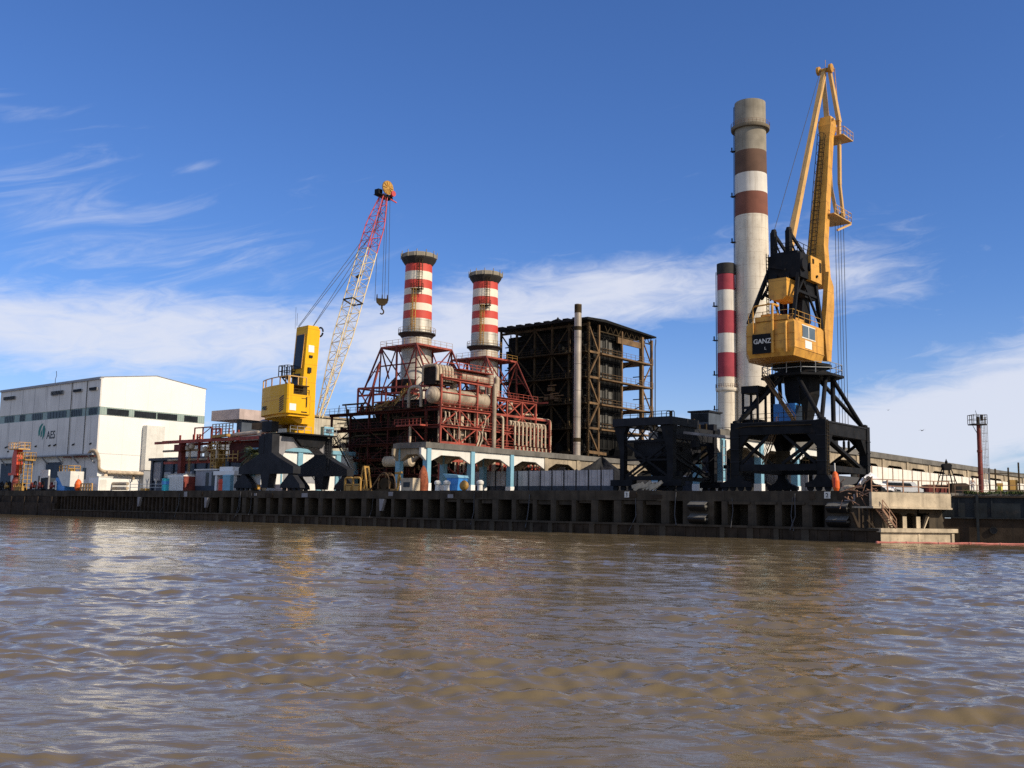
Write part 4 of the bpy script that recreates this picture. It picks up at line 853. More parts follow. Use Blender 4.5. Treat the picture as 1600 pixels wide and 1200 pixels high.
# ---------------------------------------------------------------- striped stacks and the red steel generating plant
def stack(c, ztop, label, rows):
    """rows: z of band boundaries from the rim down (r w r w r w r then bare)"""
    t = thing('striped_chimney', label, 'chimney', (c[0], c[1], ZQ), group='red and white striped chimneys')
    rm = lambda z: 2.62+(ztop-z)*0.018
    prof = [(rm(20), 20.0), (rm(rows[7]), rows[7])]; mats = [0]
    for i in range(6, -1, -1): prof.append((rm(rows[i]), rows[i])); mats.append(1 if i % 2 == 0 else 2)
    prof.append((rm(rows[0]), ztop-0.9)); mats.append(0)
    m = MB(); m.lathe((c[0], c[1], 0), prof, 40, mats); sh = m.part('shaft', ['bare', 'red_band', 'white_band'], t)
    m = MB(); m.lathe((c[0], c[1], 0), [(2.72, ztop-2.3), (3.45, ztop-1.25), (3.5, ztop-1.15), (3.55, ztop-0.95)], 12, smooth=False)
    m.part('rim_bracket', 'stack_black', t)
    m = MB(); m.lathe((c[0], c[1], 0), [(3.6, ztop-0.94), (3.6, ztop-0.2), (3.15, ztop)], 12, smooth=False)
    for i in range(12): a = math.radians(30*i+8); m.beam((c[0]+3.62*math.cos(a), c[1]+3.62*math.sin(a), ztop-1.0), (c[0]+3.62*math.cos(a), c[1]+3.62*math.sin(a), ztop+0.35), 0.12)
    m.part('rim', 'stack_grey', t)
    zg = rows[8]
    for z, r, nm, mt in ((zg, 3.75, 'gallery', 'stack_black'), (rows[9], 0, 'lower_gallery', 'red')):
        m = MB()
        if r:
            m.lathe((c[0], c[1], 0), [(2.9, z-1.0), (r-0.25, z-0.25), (r, z-0.2), (r, z)], 20, smooth=False)
            g = m.part(nm, mt, t); m = MB(); m.rail([(c[0]+(r-.05)*math.cos(k*math.pi/10), c[1]+(r-.05)*math.sin(k*math.pi/10), z) for k in range(21)], 1.0, 1.2, 0.025); m.part('gallery_rail', 'gold', g)
        else:
            m.prism([(c[0]-5.0, c[1]-5.0), (c[0]+5.0, c[1]-5.0), (c[0]+5.0, c[1]+5.0), (c[0]-5.0, c[1]+5.0)], 2, z-0.35, z)
            g = m.part(nm, mt, t); m = MB(); m.rail([(c[0]-5, c[1]+5, z), (c[0]-5, c[1]-5, z), (c[0]+5, c[1]-5, z), (c[0]+5, c[1]+5, z)], 1.05, 1.6, 0.025); m.part('gallery_rail', 'gold', g)
    D = (0.52, -0.854); T = (0.854, 0.52, 0)          # the ladders climb the side towards the river
    P_ = lambda r, k, z: (c[0]+D[0]*r+T[0]*k, c[1]+D[1]*r+T[1]*k, z)
    m = MB(); m.ladder(P_(rm(zg)+.3, 0, zg), P_(rm(rows[3])+.3, 0, rows[3]-.4), T, 0.7, 0.05, 0.5, cage=1.4, out=(D[0], D[1], 0)); m.part('ladder', 'gold', t)
    m = MB(); m.ladder(P_(rm(rows[4])+.25, 1.1, rows[4]-.2), P_(rm(ztop)+.25, 1.1, ztop-1.6), T, 0.7, 0.04, 0.5, cage=1.4, out=(D[0], D[1], 0)); m.part('upper_ladder', 'bsteel', t)
    m = MB(); z = rows[3]-.5; q = [P_(rm(z)-.1, -.6, z), P_(rm(z)+.9, -.6, z), P_(rm(z)+.9, 1.7, z), P_(rm(z)-.1, 1.7, z)]; m.add(q+[(a, b, e+.12) for a, b, e in q], [(0,1,2,3),(7,6,5,4),(0,4,5,1),(1,5,6,2),(2,6,7,3),(3,7,4,0)]); m.rail(q, 1.1, .9, .03); m.part('rest_platform', 'bsteel', t)
    # guy frame of red lattice legs round the foot
    m = MB(); z1 = rows[9]-0.2; zb = 24.6
    for sg, vg in ((-1,-1), (1,-1), (1,1), (-1,1)):
        a = (c[0]+4.9*sg, c[1]+4.9*vg, z1); b = (c[0]+9.6*sg, c[1]+5.4*vg, zb)
        m.beam(a, b, 0.26); m.beam(a, (c[0]+5.0*sg, c[1]+5.0*vg, zb), 0.22); m.beam(a, (c[0]+2.2*sg, c[1]+5.1*vg, zb+3), 0.22)
        m.beam((c[0]+7.2*sg, c[1]+5.15*vg, (z1+zb)/2), (c[0]+5.0*sg, c[1]+5.0*vg, (z1+zb)/2), 0.18); m.beam((c[0]+5*sg, c[1]+5*vg, (z1+zb)/2+2), (c[0]+8.2*sg, c[1]+5.2*vg, zb+2.6), 0.16)
    for vg in (-1, 1):
        m.beam((c[0]-4.9, c[1]+4.9*vg, (z1+zb)/2+1), (c[0]+4.9, c[1]+4.9*vg, (z1+zb)/2+1), 0.24); m.beam((c[0]-0.4, c[1]+4.9*vg, z1), (c[0]-0.4, c[1]+4.9*vg, zb), 0.3)
        m.beam((c[0]-0.4, c[1]+4.9*vg, z1), (c[0]-4.6, c[1]+4.9*vg, zb), 0.18); m.beam((c[0]-0.4, c[1]+4.9*vg, z1), (c[0]+4.6, c[1]+4.9*vg, zb), 0.18)
    for sg in (-1, 1): m.beam((c[0]+4.9*sg, c[1]-4.9, z1), (c[0]+4.9*sg, c[1]+4.9, zb), 0.2); m.beam((c[0]+4.9*sg, c[1]+4.9, z1), (c[0]+4.9*sg, c[1]-4.9, zb), 0.2)
    m.part('guy_frame', 'red_mid', t)
    m = MB(); m.lathe((c[0], c[1], 0), [(rm(20)+0.02, 20.2), (rm(20)+0.02, 20.4)], 30); m.part('flue_band', 'casing', t); m = MB(); m.box((c[0]-2.2, c[1]-4.4, 24.8), (c[0]+2.6, c[1]-2.4, 27.4)); m.part('flue_inlet', 'casing', t)
stack((-105.75, 39.5), 53.0, 'red and white striped chimney nearest the yellow crane hook, left of the pair', [51.0, 49.2, 47.5, 45.8, 44.5, 42.75, 41.3, 39.7, 36.9, 34.1])
stack((-105.5, 59.4), 53.0, 'red and white striped chimney, right of the pair and next to the black boiler house', [51.0, 49.2, 47.5, 45.8, 44.4, 42.8, 41.4, 39.8, 36.9, 34.1])

def plant():
    t = thing('power_plant', 'rusty red steel generating plant full of pipes, decks and drums, under the two striped chimneys', 'power plant', (-105, 45, ZQ))
    S1, S0, V0, V1 = -91.0, -121.0, 31.5, 67.0
    rr = random.Random(21)
    # dark casings behind the frames
    m = MB(); m.box((-118.5, 34.5, ZQ), (-94.5, 65.5, 20.2)); m.box((-113, 36, 20.2), (-95.0, 52, 23.4)); m.box((-110, 50, 20.2), (-96, 64, 22.5)); m.part('boiler_casing', 'casing', t)
    # columns and girders: river face (shaded) and sunlit end face
    cs = [S0, -115.4, -110.0, -104.6, -99.2, -94.6]; lv = [8.6, 11.6, 14.4, 17.4, 20.6]
    m = MB()
    for s in cs: m.beam((s, V0, ZQ), (s, V0, 20.8), 0.36)
    for z in lv: m.beam((S0-0.6, V0, z), (S1, V0, z), 0.26, 0.38)
    for i in range(5):
        for k in range(4):
            if rr.random() < 0.6:
                a, b = (cs[i], cs[i+1]) if rr.random() < .5 else (cs[i+1], cs[i]); m.beam((a, V0, lv[k]), (b, V0, lv[k+1]), 0.16)
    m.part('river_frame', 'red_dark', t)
    m = MB()
    for z in lv: m.box((S0-0.8, V0-1.3, z+0.2), (-95.5, V0+3.2, z+0.28)); m.rail([(S0-0.8, V0-1.25, z+0.28), (-96, V0-1.25, z+0.28)], 1.05, 1.5, 0.03)
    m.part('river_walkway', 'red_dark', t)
    cv = [31.5, 36.4, 41.3, 45.4, 50.0, 54.6, 59.0, 63.6]; lz = [8.6, 11.4, 14.6, 17.6, 20.9]
    m = MB()
    for i, v in enumerate(cv):
        top = 27.0 if i < 3 else (26.2 if i == 3 else (24.0 if i < 7 else 20.9))
        m.beam((S1, v, ZQ), (S1, v, top), 0.34)
    for z in lz: m.beam((S1, V0, z), (S1, cv[-1] if z > 14 else cv[-1], z), 0.3, 0.42)
    m.beam((S1, V0, 26.4), (S1, cv[3], 26.0), 0.3, 0.4); m.beam((S1, V0, 23.8), (S1, cv[2], 23.8), 0.18); m.beam((S1, cv[3], 24.0), (S1, cv[6], 24.0), 0.28, 0.34)
    for i in range(7):
        for k in range(4):
            if (i+k) % 2: m.beam((S1, cv[i], lz[k]), (S1, cv[i+1], lz[k+1]), 0.2)
            else: m.beam((S1, cv[i+1], lz[k]), (S1, cv[i], lz[k+1]), 0.2)
        if 3 <= i < 6: m.beam((S1, cv[i], 20.9), (S1, cv[i+1], 24.0), 0.18); m.beam((S1, cv[i+1], 20.9), (S1, cv[i], 24.0), 0.18)
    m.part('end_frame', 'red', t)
    m = MB()
    for z, a, b in ((20.9, V0, cv[3]), (17.6, V0, 63.6), (26.2, V0, cv[3]), (14.6, 44, 63.6), (24.0, cv[3], cv[6])):
        m.box((S1-3.6, a, z+0.22), (S1+0.5, b, z+0.3)); m.rail([(S1+0.5, a, z+0.3), (S1+0.5, b, z+0.3)], 1.05, 1.5, 0.03)
    m.part('end_walkway', 'red', t)
    # inner frames seen through the outer one
    m = MB()
    for s in (-97, -103, -109):
        for v in (33.6, 38, 43, 48, 53, 58, 63): m.beam((s, v, 19), (s, v, 24.6), 0.24)
        m.beam((s, 33.6, 24.6), (s, 63, 24.6), 0.24, 0.36); m.beam((s, 33.6, 21.8), (s, 63, 21.8), 0.2)
        for v in (33.6, 43, 53): m.beam((s, v, 20.5), (s, v+4.6, 24.6), 0.16)
    for v in (33.6, 43.0, 53.0, 63.0): m.beam((-116, v, 24.6), (-91, v, 24.6), 0.24, 0.36)
    m.part('roof_frame', 'red', t)
    # outrigger truss at the upriver end
    m = MB()
    for v in (33.2, 43.0):
        m.beam((-115.4, v, 20.8), (-115.4, v, 26.0), 0.3); m.beam((-115.4, v, 26.0), (-92, v, 25.2), 0.28, 0.4); m.beam((-115.4, v, 26.0), (-111.0, v, 20.8), 0.2); m.beam((-115.4, v, 20.8), (-111.0, v, 26.0), 0.2)
        m.beam((-111, v, 20.8), (-111, v, 26.0), 0.34); m.beam((-111, v, 23.0), (-105, v, 23.0), 0.22); m.beam((-107.4, v, 20.8), (-107.4, v, 25.8), 0.24); m.beam((-113, v, 20.8), (-109.5, v, 30.5), 0.36)
    m.beam((-115.4, 33.2, 26), (-115.4, 43, 26), 0.28); m.part('outrigger', 'red', t)
    # drums and exchangers on the sunlit end
    m = MB(); n = 24; zc, r = 23.2, 1.55
    m.lathe((0,0,0), [(0.1, -0.9), (0.8, -0.65), (1.3, -0.25), (r, 0.1), (r, 15.0), (1.2, 15.5), (0.1, 15.8)], n); m.v = [(-92.6+x, 30.6+z, zc+y) for x, y, z in m.v]; m.part('steam_drum', 'drum', t)
    m = MB(); m.lathe((0,0,0), [(1.0, 0), (1.0, 7.5), (0.4, 8.0)], 20); m.v = [(-92.8+x, 38.0+z, 27.4+y) for x, y, z in m.v]
    for v in (39, 41, 43, 45): m.lathe((0,0,0), [(1.06, 0), (1.06, .18)], 20); m.v[-80:] = [(-92.8+x, v+z, 27.4+y) for x, y, z in m.v[-80:]]
    m.part('heat_exchanger', 'drum', t)
    for i in range(6):
        m = MB(); v = 31.0+i*0.78; m.tube(bend([(-91.6, v, 25.8), (-91.6, v, 28.7), (-95.2, v, 28.7), (-95.2, v, 25.8)], 0.9, 5), 0.30, 8); m.part('riser_loop', 'cream', t)
    m = MB(); m.box((-95.0, 30.9, 25.2), (-91.9, 35.4, 28.3)); m.part('duct_box', 'casing', t)
    m = MB(); m.beam((-91.2, 30.8, 29.2), (-91.2, 37.2, 29.4), 0.14); m.beam((-91.2, 30.8, 29.2), (-91.2, 29.6, 28.6), 0.14); m.beam((-95.4, 30.8, 29.2), (-95.4, 37.2, 29.4), 0.14); m.rail([(-91.2, 36.4, 28.6), (-91.2, 46, 28.6)], 1.1, 1.2, 0.05); m.box((-94.6, 36.4, 28.45), (-91.0, 46, 28.58)); m.part('top_gantry', 'red', t)
    for v, z, r in ((47.2, 27.6, 0.7), (49.2, 27.2, 0.55), (36.9, 27.2, 0.6)):
        m = MB(); m.lathe((-93.0, v, 0), [(r, z-2.6), (r, z+1.0), (r*0.6, z+1.35), (0.1, z+1.5)], 16); m.part('flash_vessel', 'drum', t)
    # downcomers behind the end frame
    for i in range(11):
        v = 33.0+i*1.18+rr.uniform(-.2, .2); k = rr.choice((0, 1, 2)); z0 = 21.6
        if k == 0: p = [(-92.4, v, z0), (-92.4, v, 17.0), (-92.4, v+0.9, 15.6), (-92.4, v+0.9, 11.0)]
        elif k == 1: p = [(-92.1, v-1.2, z0), (-92.1, v+0.4, 18.8), (-92.1, v+0.4, 13.2), (-92.1, v-0.8, 11.8)]
        else: p = [(-92.8, v, z0), (-92.8, v, 11.0)]
        m = MB(); m.tube(bend(p, 0.8), rr.choice((0.16, 0.2, 0.26)), 8); m.part('downcomer', 'cream', t)
    for v in (38.2, 42.6):
        m = MB(); m.box((-92.6, v, 11.0), (-92.1, v+0.7, 20.4)); m.part('duct_strip', 'cream', t)
    m = MB(); m.tube([(-90.4, 45.6, ZQ), (-90.4, 45.6, 26.6)], 0.42, 12); m.part('standpipe', 'drum', t)
    m = MB(); m.tube(bend([(-90.4, 48.2, ZQ), (-90.4, 48.2, 20.5), (-93, 48.2, 20.5)], 0.6), 0.24, 8); m.part('standpipe', 'cream', t)
    for i in range(16):
        v = 33.2+i*0.78+rr.uniform(-.25, .25); z0 = rr.choice((20.4, 17.2, 14.4)); dv = rr.choice((-1.3, -.8, .8, 1.4)); s_ = rr.uniform(-91.5, -90.6)
        m = MB(); m.tube(bend([(s_-1.2, v, z0), (s_, v, z0), (s_, v, z0-1.4), (s_, v+dv, z0-2.9), (s_, v+dv, z0-5.0)], 0.5), rr.uniform(.1, .17), 7); m.part('drain_pipe', 'cream' if i % 3 else 'drum', t)
    # tangle of small members, trays and valves on the sunlit end
    for i in range(90):
        v = rr.uniform(V0+.3, 63); z = rr.uniform(9, 20.5); k = rr.choice((0, 1, 2)); s_ = rr.uniform(-94.2, -91.3); m = MB()
        if k == 0: m.beam((s_, v, z), (s_, v, z+rr.uniform(1, 3.2)), rr.uniform(.06, .16))
        elif k == 1: m.beam((s_, v, z), (s_, min(v+rr.uniform(1, 5), 64), z), rr.uniform(.06, .16))
        else: m.beam((s_, v, z), (s_+rr.uniform(-.5, .5), v+rr.uniform(-1.6, 1.6), z+rr.uniform(1, 2.6)), rr.uniform(.05, .12))
        m.part('secondary_beam', 'red_dark', t)
    m = MB()
    for i in range(60):
        v = rr.uniform(V0+.3, 62); z = rr.choice((9, 11.7, 14.9, 17.9, 21.2))+rr.uniform(0, 1.2); a = rr.uniform(.15, .5); s_ = rr.uniform(-94, -91.4)
        m = MB()
        if i % 2: m.box((s_, v, z), (s_+a, v+rr.uniform(.3, 1.2), z+rr.uniform(.2, .9))); m.part('valve_box', 'casing', t)
        else: m.tube([(s_, v, z), (s_, v+rr.uniform(.8, 3.5), z+rr.choice((0, 0, .8)))], rr.uniform(.06, .15), 6); m.part('branch_pipe', 'casing', t)
    m = MB()
    for i in range(40):
        v = rr.uniform(V0+1, 50); s_ = rr.uniform(-108, -93); z = rr.uniform(24.4, 26.4); L = rr.uniform(.5, 2.4)
        m.beam((s_, v, z), (s_+rr.uniform(-1, 1), v+rr.uniform(-1, 1), z+L), rr.uniform(.06, .16))
    for s_ in (-112, -108, -104, -100, -96): m.rail([(s_, 34, 24.8), (s_+3.4, 34, 24.8)], 1.0, 1.1, .035)
    m.part('roof_steelwork', 'red_dark', t)
    # manifold with its row of swan-necked pipes
    m = MB(); m.tube([(-91.4, 51.0, 19.5), (-91.4, 61.8, 19.5)], 0.62, 14); m.part('manifold', 'cream', t)
    for i in range(9):
        v = 51.6+i*1.2
        m = MB(); m.tube(bend([(-91.4, v, 19.8), (-90.2, v, 19.8), (-90.2, v, 15.2)], 0.7), 0.21, 8); m.part('manifold_branch', 'cream', t)
        d = -1.1 if i % 3 == 0 else (0.9 if i % 3 == 2 else 0.0)
        m = MB(); m.tube(bend([(-90.0, v, 15.0), (-90.0, v, 14.3), (-90.0, v+d, 13.4), (-90.0, v+d, 11.0)], 0.5), 0.23, 8); m.part('swan_neck', 'cream', t)
    m = MB(); m.tube(bend([(-91.5, 53.0, 20.6), (-91.5, 60.2, 21.1), (-91.5, 64.6, 21.1), (-91.5, 64.6, 13.0)], 0.9), 0.22, 8); m.part('crossover_pipe', 'cream', t)
    m = MB(); m.tube(bend([(-91.5, 55.0, 22.8), (-91.5, 55.0, 21.6), (-91.5, 60, 21.8)], 0.5), 0.2, 8); m.lathe((-91.8, 51.8, 0), [(0.5, 22.2), (0.6, 22.4), (0.6, 24.2), (0.2, 24.5)], 12); m.part('crossover_pipe', 'cream', t)
    # pipework and fittings along the dim river side
    m = MB()
    for i in range(110):
        s = rr.uniform(S0+0.5, -96); z = rr.choice(lv)+rr.uniform(0.4, 2.4); L = rr.uniform(1.5, 7)
        if rr.random() < 0.5: m.tube([(s, V0-0.5+rr.random()*1.6, z), (min(s+L, -94), V0-0.5+rr.random()*1.6, z)], rr.uniform(0.07, 0.24), 6)
        else: m.tube([(s, V0-0.4+rr.random()*1.4, z), (s, V0-0.4+rr.random(), min(z+rr.uniform(1, 4), 20.4))], rr.uniform(0.06, 0.2), 6)
    m.part('small_bore_pipework', 'bsteel', t)
    m = MB()
    for i in range(70):
        s = rr.uniform(S0+1, -95.5); z = rr.choice(lv)+0.3; v = rr.uniform(V0-0.6, V0+2); a, b, c = rr.uniform(.2, .9), rr.uniform(.2, .7), rr.uniform(.3, 1.4)
        m = MB(); m.box((s, v, z), (s+a, v+b, z+c)); m.part('valve_cabinet', 'casing', t)
    m = MB()
    for i in range(38):
        s = rr.uniform(-116, -96); v = rr.uniform(33, 38); z = 20.9; k = rr.uniform(.15, .6)
        m = MB(); m.lathe((s, v, 0), [(k, z), (k, z+rr.uniform(.4, 1.6)), (k*.4, z+rr.uniform(1.7, 2.0))], 8); m.part('roof_vent', 'dgrey', t)
    m = MB()
    for a, b in (((-106.5, 33.4, 21.0), (-101.8, 33.4, 25.2)), ((-108.6, 33.0, 21.0), (-106.4, 33.0, 22.8))):
        m.beam(a, b, 0.1, 0.3); m.rail([a, b], 1.0, 1.0, 0.05); m.rail([(a[0], a[1]+.9, a[2]), (b[0], b[1]+.9, b[2])], 1.0, 1.0, 0.05)
    m.box((-109.4, 32.6, 21.0), (-107.6, 33.6, 22.4)); m.part('yellow_stair', 'gold', t)
    m = MB(); m.tube(bend([(-98.8, 31.0, 21.2), (-98.8, 31.0, 25.0), (-95.6, 31.0, 25.0), (-95.6, 31.0, 21.2)], 1.2, 6), 0.3, 8); m.part('lagged_loop', 'drum', t); m = MB(); m.tube(bend([(-97.0, 30.3, 10.8), (-95.4, 30.3, 12.0), (-93.2, 30.3, 13.2), (-92.2, 30.3, 14.4)], 0.8), 0.35, 8); m.part('lagged_pipe', 'drum', t)
    m = MB(); m.lathe((0,0,0), [(0.6, 0), (1.0, 0.2), (1.0, 7), (.6, 7.3)], 16); m.v = [(-103.5+z, 29.9+x, 11.2+y) for x, y, z in m.v]; m.part('feedwater_vessel', 'conc_old', t)
    m = MB(); m.box((-99.0, 28.9, 13.9), (-96.6, 30.1, 14.5)); m.rail([(-101, 29.6, 17.9), (-94.2, 29.6, 17.9)], 1.0, 1.0, 0.04); m.beam((-97, 29.8, 17.8), (-93.6, 29.8, 15.0), 0.12); m.box((-100.5, 29.5, 17.6), (-94.2, 31.4, 17.88)); m.part('service_landing', 'red', t)
    m = MB(); m.tube([(-97.2, 30, 10.4), (-97.2, 30, 17.8)], 0.24, 8); m.part('downcomer', 'cream', t)
plant()
# ---------------------------------------------------------------- black boiler house, tall chimneys
def boiler_house():
    S0, S1, V0, V1 = -111.6, -87.4, 72.0, 96.8
    t = thing('boiler_house', 'sooty black open-framed boiler house with rusty floors, behind the thin steel flue', 'boiler house', (-99, 84, ZQ))
    zs = [15.0, 20.0, 25.3, 30.8, 36.2, 42.0]
    ss = [S0, -107.0, -101.8, -97.0, -92.4, S1]; vs = [V0, 75.8, 84.6, 92.6, V1]
    m = MB()
    for s in ss:
        m.beam((s, V0, ZQ), (s, V0, 42.6), 0.42 if s != S1 else 0.5)
    for z in zs: m.beam((S0, V0, z), (S1, V0, z), 0.36, 0.5)
    for i in range(5):
        for k in range(5):
            if i == 0 and k in (2, 3): continue
            a, b = (ss[i], ss[i+1]) if (i+k) % 2 else (ss[i+1], ss[i]); m.beam((a, V0, zs[k]), (b, V0, zs[k+1]), 0.24)
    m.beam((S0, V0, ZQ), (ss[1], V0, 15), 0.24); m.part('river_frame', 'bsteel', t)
    m = MB()
    for v, w in zip(vs, (0.5, 0.42, 0.42, 0.8, 0.5)): m.beam((S1, v, ZQ), (S1, v, 42.4-(v-V0)*0.02), w)
    for z in zs[:-1]: m.beam((S1, V0, z), (S1, V0+3.8, z), 0.3, 0.45)
    for k in range(5):
        a, b = (vs[0], vs[1]) if k % 2 else (vs[1], vs[0]); m.beam((S1, a, zs[k]), (S1, b, zs[k+1]), 0.3)
        a, b = (vs[3], vs[4]) if k % 2 else (vs[4], vs[3]); m.beam((S1, a, zs[k]), (S1, b, zs[k+1]), 0.24)
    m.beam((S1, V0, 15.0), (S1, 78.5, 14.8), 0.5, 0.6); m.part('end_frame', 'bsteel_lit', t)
    m = MB()
    for z in zs[1:-1]:
        m.box((S1-0.6, V0+3.8, z-0.3), (S1+0.9, V1-0.6, z)); m.rail([(S1+0.85, V0+4, z), (S1+0.85, V1-0.6, z)], 1.1, 1.8, 0.03); m.box((-104, 90.0, z-0.22), (S1-0.61, V1-0.5, z-0.02))
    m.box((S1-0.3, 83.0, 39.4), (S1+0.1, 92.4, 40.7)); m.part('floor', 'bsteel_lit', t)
    m = MB(); m.box((-103.4, 74.0, ZQ), (S1-1.6, 87.0, 41.0)); m.box((-103.5, 87.0, ZQ), (-93.0, 90.0, 30.0)); m.box((S0+0.6, 74.5, 32.6), (-103.5, 84, 41.6)); m.box((S0+0.6, 74.2, ZQ), (-103.5, 86, 17.5)); m.box((-111.4, 74.4, 17.6), (-108.3, 84, 41.5)); m.box((-108.3, 76, 28.6), (-103.5, 78, 29.8)); m.box((-108.3, 76, 24.8), (-103.5, 78, 25.8)); m.box((-108.3, 76, 20.6), (-103.5, 80, 21.9)); m.box((-104.6, 75, 17.5), (-103.5, 80, 41)); m.part('casing', 'dcasing', t)
    m = MB()
    for z in zs[1:-1]:
        m.box((S0, V0-1.0, z-0.2), (S1, V0+1.9, z-0.05)); m.rail([(S0, V0-0.95, z-0.05), (S1, V0-0.95, z-0.05)], 1.05, 1.7, 0.035)
    m.part('river_walkway', 'bsteel', t)
    rr = random.Random(9)
    m = MB()
    for s in [S0+1.5+i*2.0 for i in range(12)]: m.beam((s, V0+1.6, ZQ), (s, V0+1.6, 42), 0.2)
    for z in [8+i*2.6 for i in range(13)]: m.beam((S0, V0+1.5, z), (S1-1, V0+1.5, z), 0.16, 0.22)
    for i in range(26):
        s = rr.uniform(S0+1, S1-4); z = rr.uniform(8, 38); m.beam((s, V0+1.4, z), (s+rr.choice((-3, 3)), V0+1.4, z+rr.uniform(2, 4.5)), 0.15)
    m.part('inner_lattice', 'dcasing', t)
    m = MB()
    for v in [V0+1.5+i*1.9 for i in range(7)]: m.beam((S1-1.2, v, ZQ), (S1-1.2, v, 41.5), 0.16)
    for z in [8+i*2.7 for i in range(13)]: m.beam((S1-1.1, V0, z), (S1-1.1, 86, z), 0.14, 0.2)
    for z in (23, 28.4, 33.6): m.beam((-96, 91.5, z), (S1, 91.5, z+3), .2); m.beam((-92, V1-.6, z), (S1, V1-.6, z), .2)
    m.part('end_lattice', 'dcasing', t)
    for k in range(4):
        for v in (77.4, 80.6):
            z = zs[k+1]+0.7; m = MB(); m.box((S1-1.59, v, z), (S1-1.45, v+0.9, z+3.2)); m.box((S1-1.59, v+1.1, z), (S1-1.47, v+2.6, z+2.6)); m.part('casing_panel', 'greypanel_dark', t)
    m = MB()
    for i in range(90):
        s = rr.uniform(S0+1, S1-1.5); z = rr.choice(zs[:-1])+rr.uniform(.1, .3); k = rr.uniform(.25, .9)
        m.box((s, V0-0.7+rr.random()*1.5, z), (s+k, V0+1.0, z+rr.uniform(.4, 1.9)))
    for i in range(30):
        s = rr.uniform(S0+1, S1-2); z = rr.choice(zs[:-1])+rr.uniform(1, 4); m.tube([(s, V0+1.2, z), (min(s+rr.uniform(2, 7), S1), V0+1.2, z)], rr.uniform(.1, .3), 6)
    m.part('plant_equipment', 'dcasing', t)
    m = MB()
    for s, z in ((-98.4, 26.2), (-96.8, 26.4), (-95.6, 25.9), (-101.0, 25.8), (-97.5, 28.2)): m.box((s, V0-0.9, z), (s+1.1, V0+0.4, z+0.8)); m.tube([(s, V0-0.6, z+1.2), (s+2.2, V0-0.6, z+1.2)], 0.14, 6)
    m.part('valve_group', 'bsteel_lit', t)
    m = MB()
    for zc in (27.0, 31.3, 23.4):               # round openings of the ductwork seen against the sky
        n0 = len(m.v); m.lathe((0,0,0), [(1.35, -0.4), (1.75, -0.4), (1.75, 0.4), (1.35, 0.4), (1.35, -0.4)], 20, cap=False); m.v[n0:] = [(-106.3+x, 75+z, zc+y) for x, y, z in m.v[n0:]]
        m.beam((-109.4, 75, zc+1.9), (-103.5, 75, zc+1.9), 0.5); m.beam((-109.4, 75, zc), (-108, 75, zc), 0.7)
    m.part('duct_ring', 'dcasing', t)
    m = MB(); m.prism([(V0-1.6, 42.7), (V0-1.6, 43.2), (77, 43.6), (V1+0.7, 42.75), (V1+0.7, 42.4), (77, 43.0)], 0, S0-1.0, S1+0.9)
    for i in range(9): m.box((S0+i*2.6, V0-1.2, 43.2), (S0+i*2.6+1.4, V0+0.6, 43.55))
    r_ = m.part('roof', 'dcasing', t)
    m = MB(); m.lathe((-98.6, 76, 0), [(0.9, 43.4), (0.9, 44.2), (1.6, 44.3), (0.3, 44.9), (0.05, 45.3)], 14); m.lathe((-101.8, 76, 0), [(0.7, 43.4), (0.7, 44.0), (1.0, 44.1), (0.1, 44.5)], 12); m.part('roof_ventilator', 'dcasing', r_)
    m = MB(); vv = [78+i*2.1 for i in range(10)]
    for a, b in zip(vv[:-1], vv[1:]): m.beam((S1, a, 42.6), ((S1), (a+b)/2, 41.0), 0.14); m.beam((S1, (a+b)/2, 41.0), (S1, b, 42.6), 0.14)
    m.beam((S1, 76, 41.0), (S1, V1, 40.9), 0.22); m.part('roof_truss', 'bsteel', t)
    m = MB(); m.tube(bend([(S1+0.6, V1+0.9, 42.2), (S1+0.6, V1+0.9, 41.4), (S1+0.6, V1+0.6, 40.6), (S1+0.6, V1+0.6, 20)], 0.4), 0.12, 6); m.part('downpipe', 'bsteel', t)
    # lower annexes in front of the end face
    m = MB(); m.box((-87.0, 74.5, ZQ), (-80.5, 96.5, 14.2)); m.prism([(80.5, 14.2), (88.5, 14.2), (88.0, 15.8), (86.5, 17.4), (84.5, 17.9), (82.5, 17.2), (81.2, 15.8)], 0, -86.8, -82); m.part('annex', 'dcasing', t)
    m = MB(); m.box((-86.9, 88.2, 14.9), (-82.0, 88.6, 17.6)); m.box((-95.2, 71.4, 9.5), (-93.0, 71.9, 14.5)); m.part('annex_panel', 'conc_cream', t)
boiler_house()
def flue():
    b = (-84, 63.6, ZQ); t = thing('steel_flue', 'thin tall weathered steel flue pipe standing in front of the black boiler house', 'flue', b)
    m = MB(); m.lathe((b[0], b[1], 0), [(0.72, ZQ), (0.72, 44.4)], 24); m.part('pipe', 'steelpipe', t)
    m = MB()
    for z in (16.4, 39.0): m.lathe((b[0], b[1], 0), [(0.76, z), (0.76, z+0.8)], 24)
    m.lathe((b[0], b[1], 0), [(0.74, 42.6), (0.74, 44.3)], 24); m.part('collar', 'bsteel', t)
    m = MB(); m.tube([(b[0]-1.0, b[1], ZQ), (b[0]-1.0, b[1], 40.0)], 0.25, 10); m.part('side_pipe', 'dcasing', t)
flue()
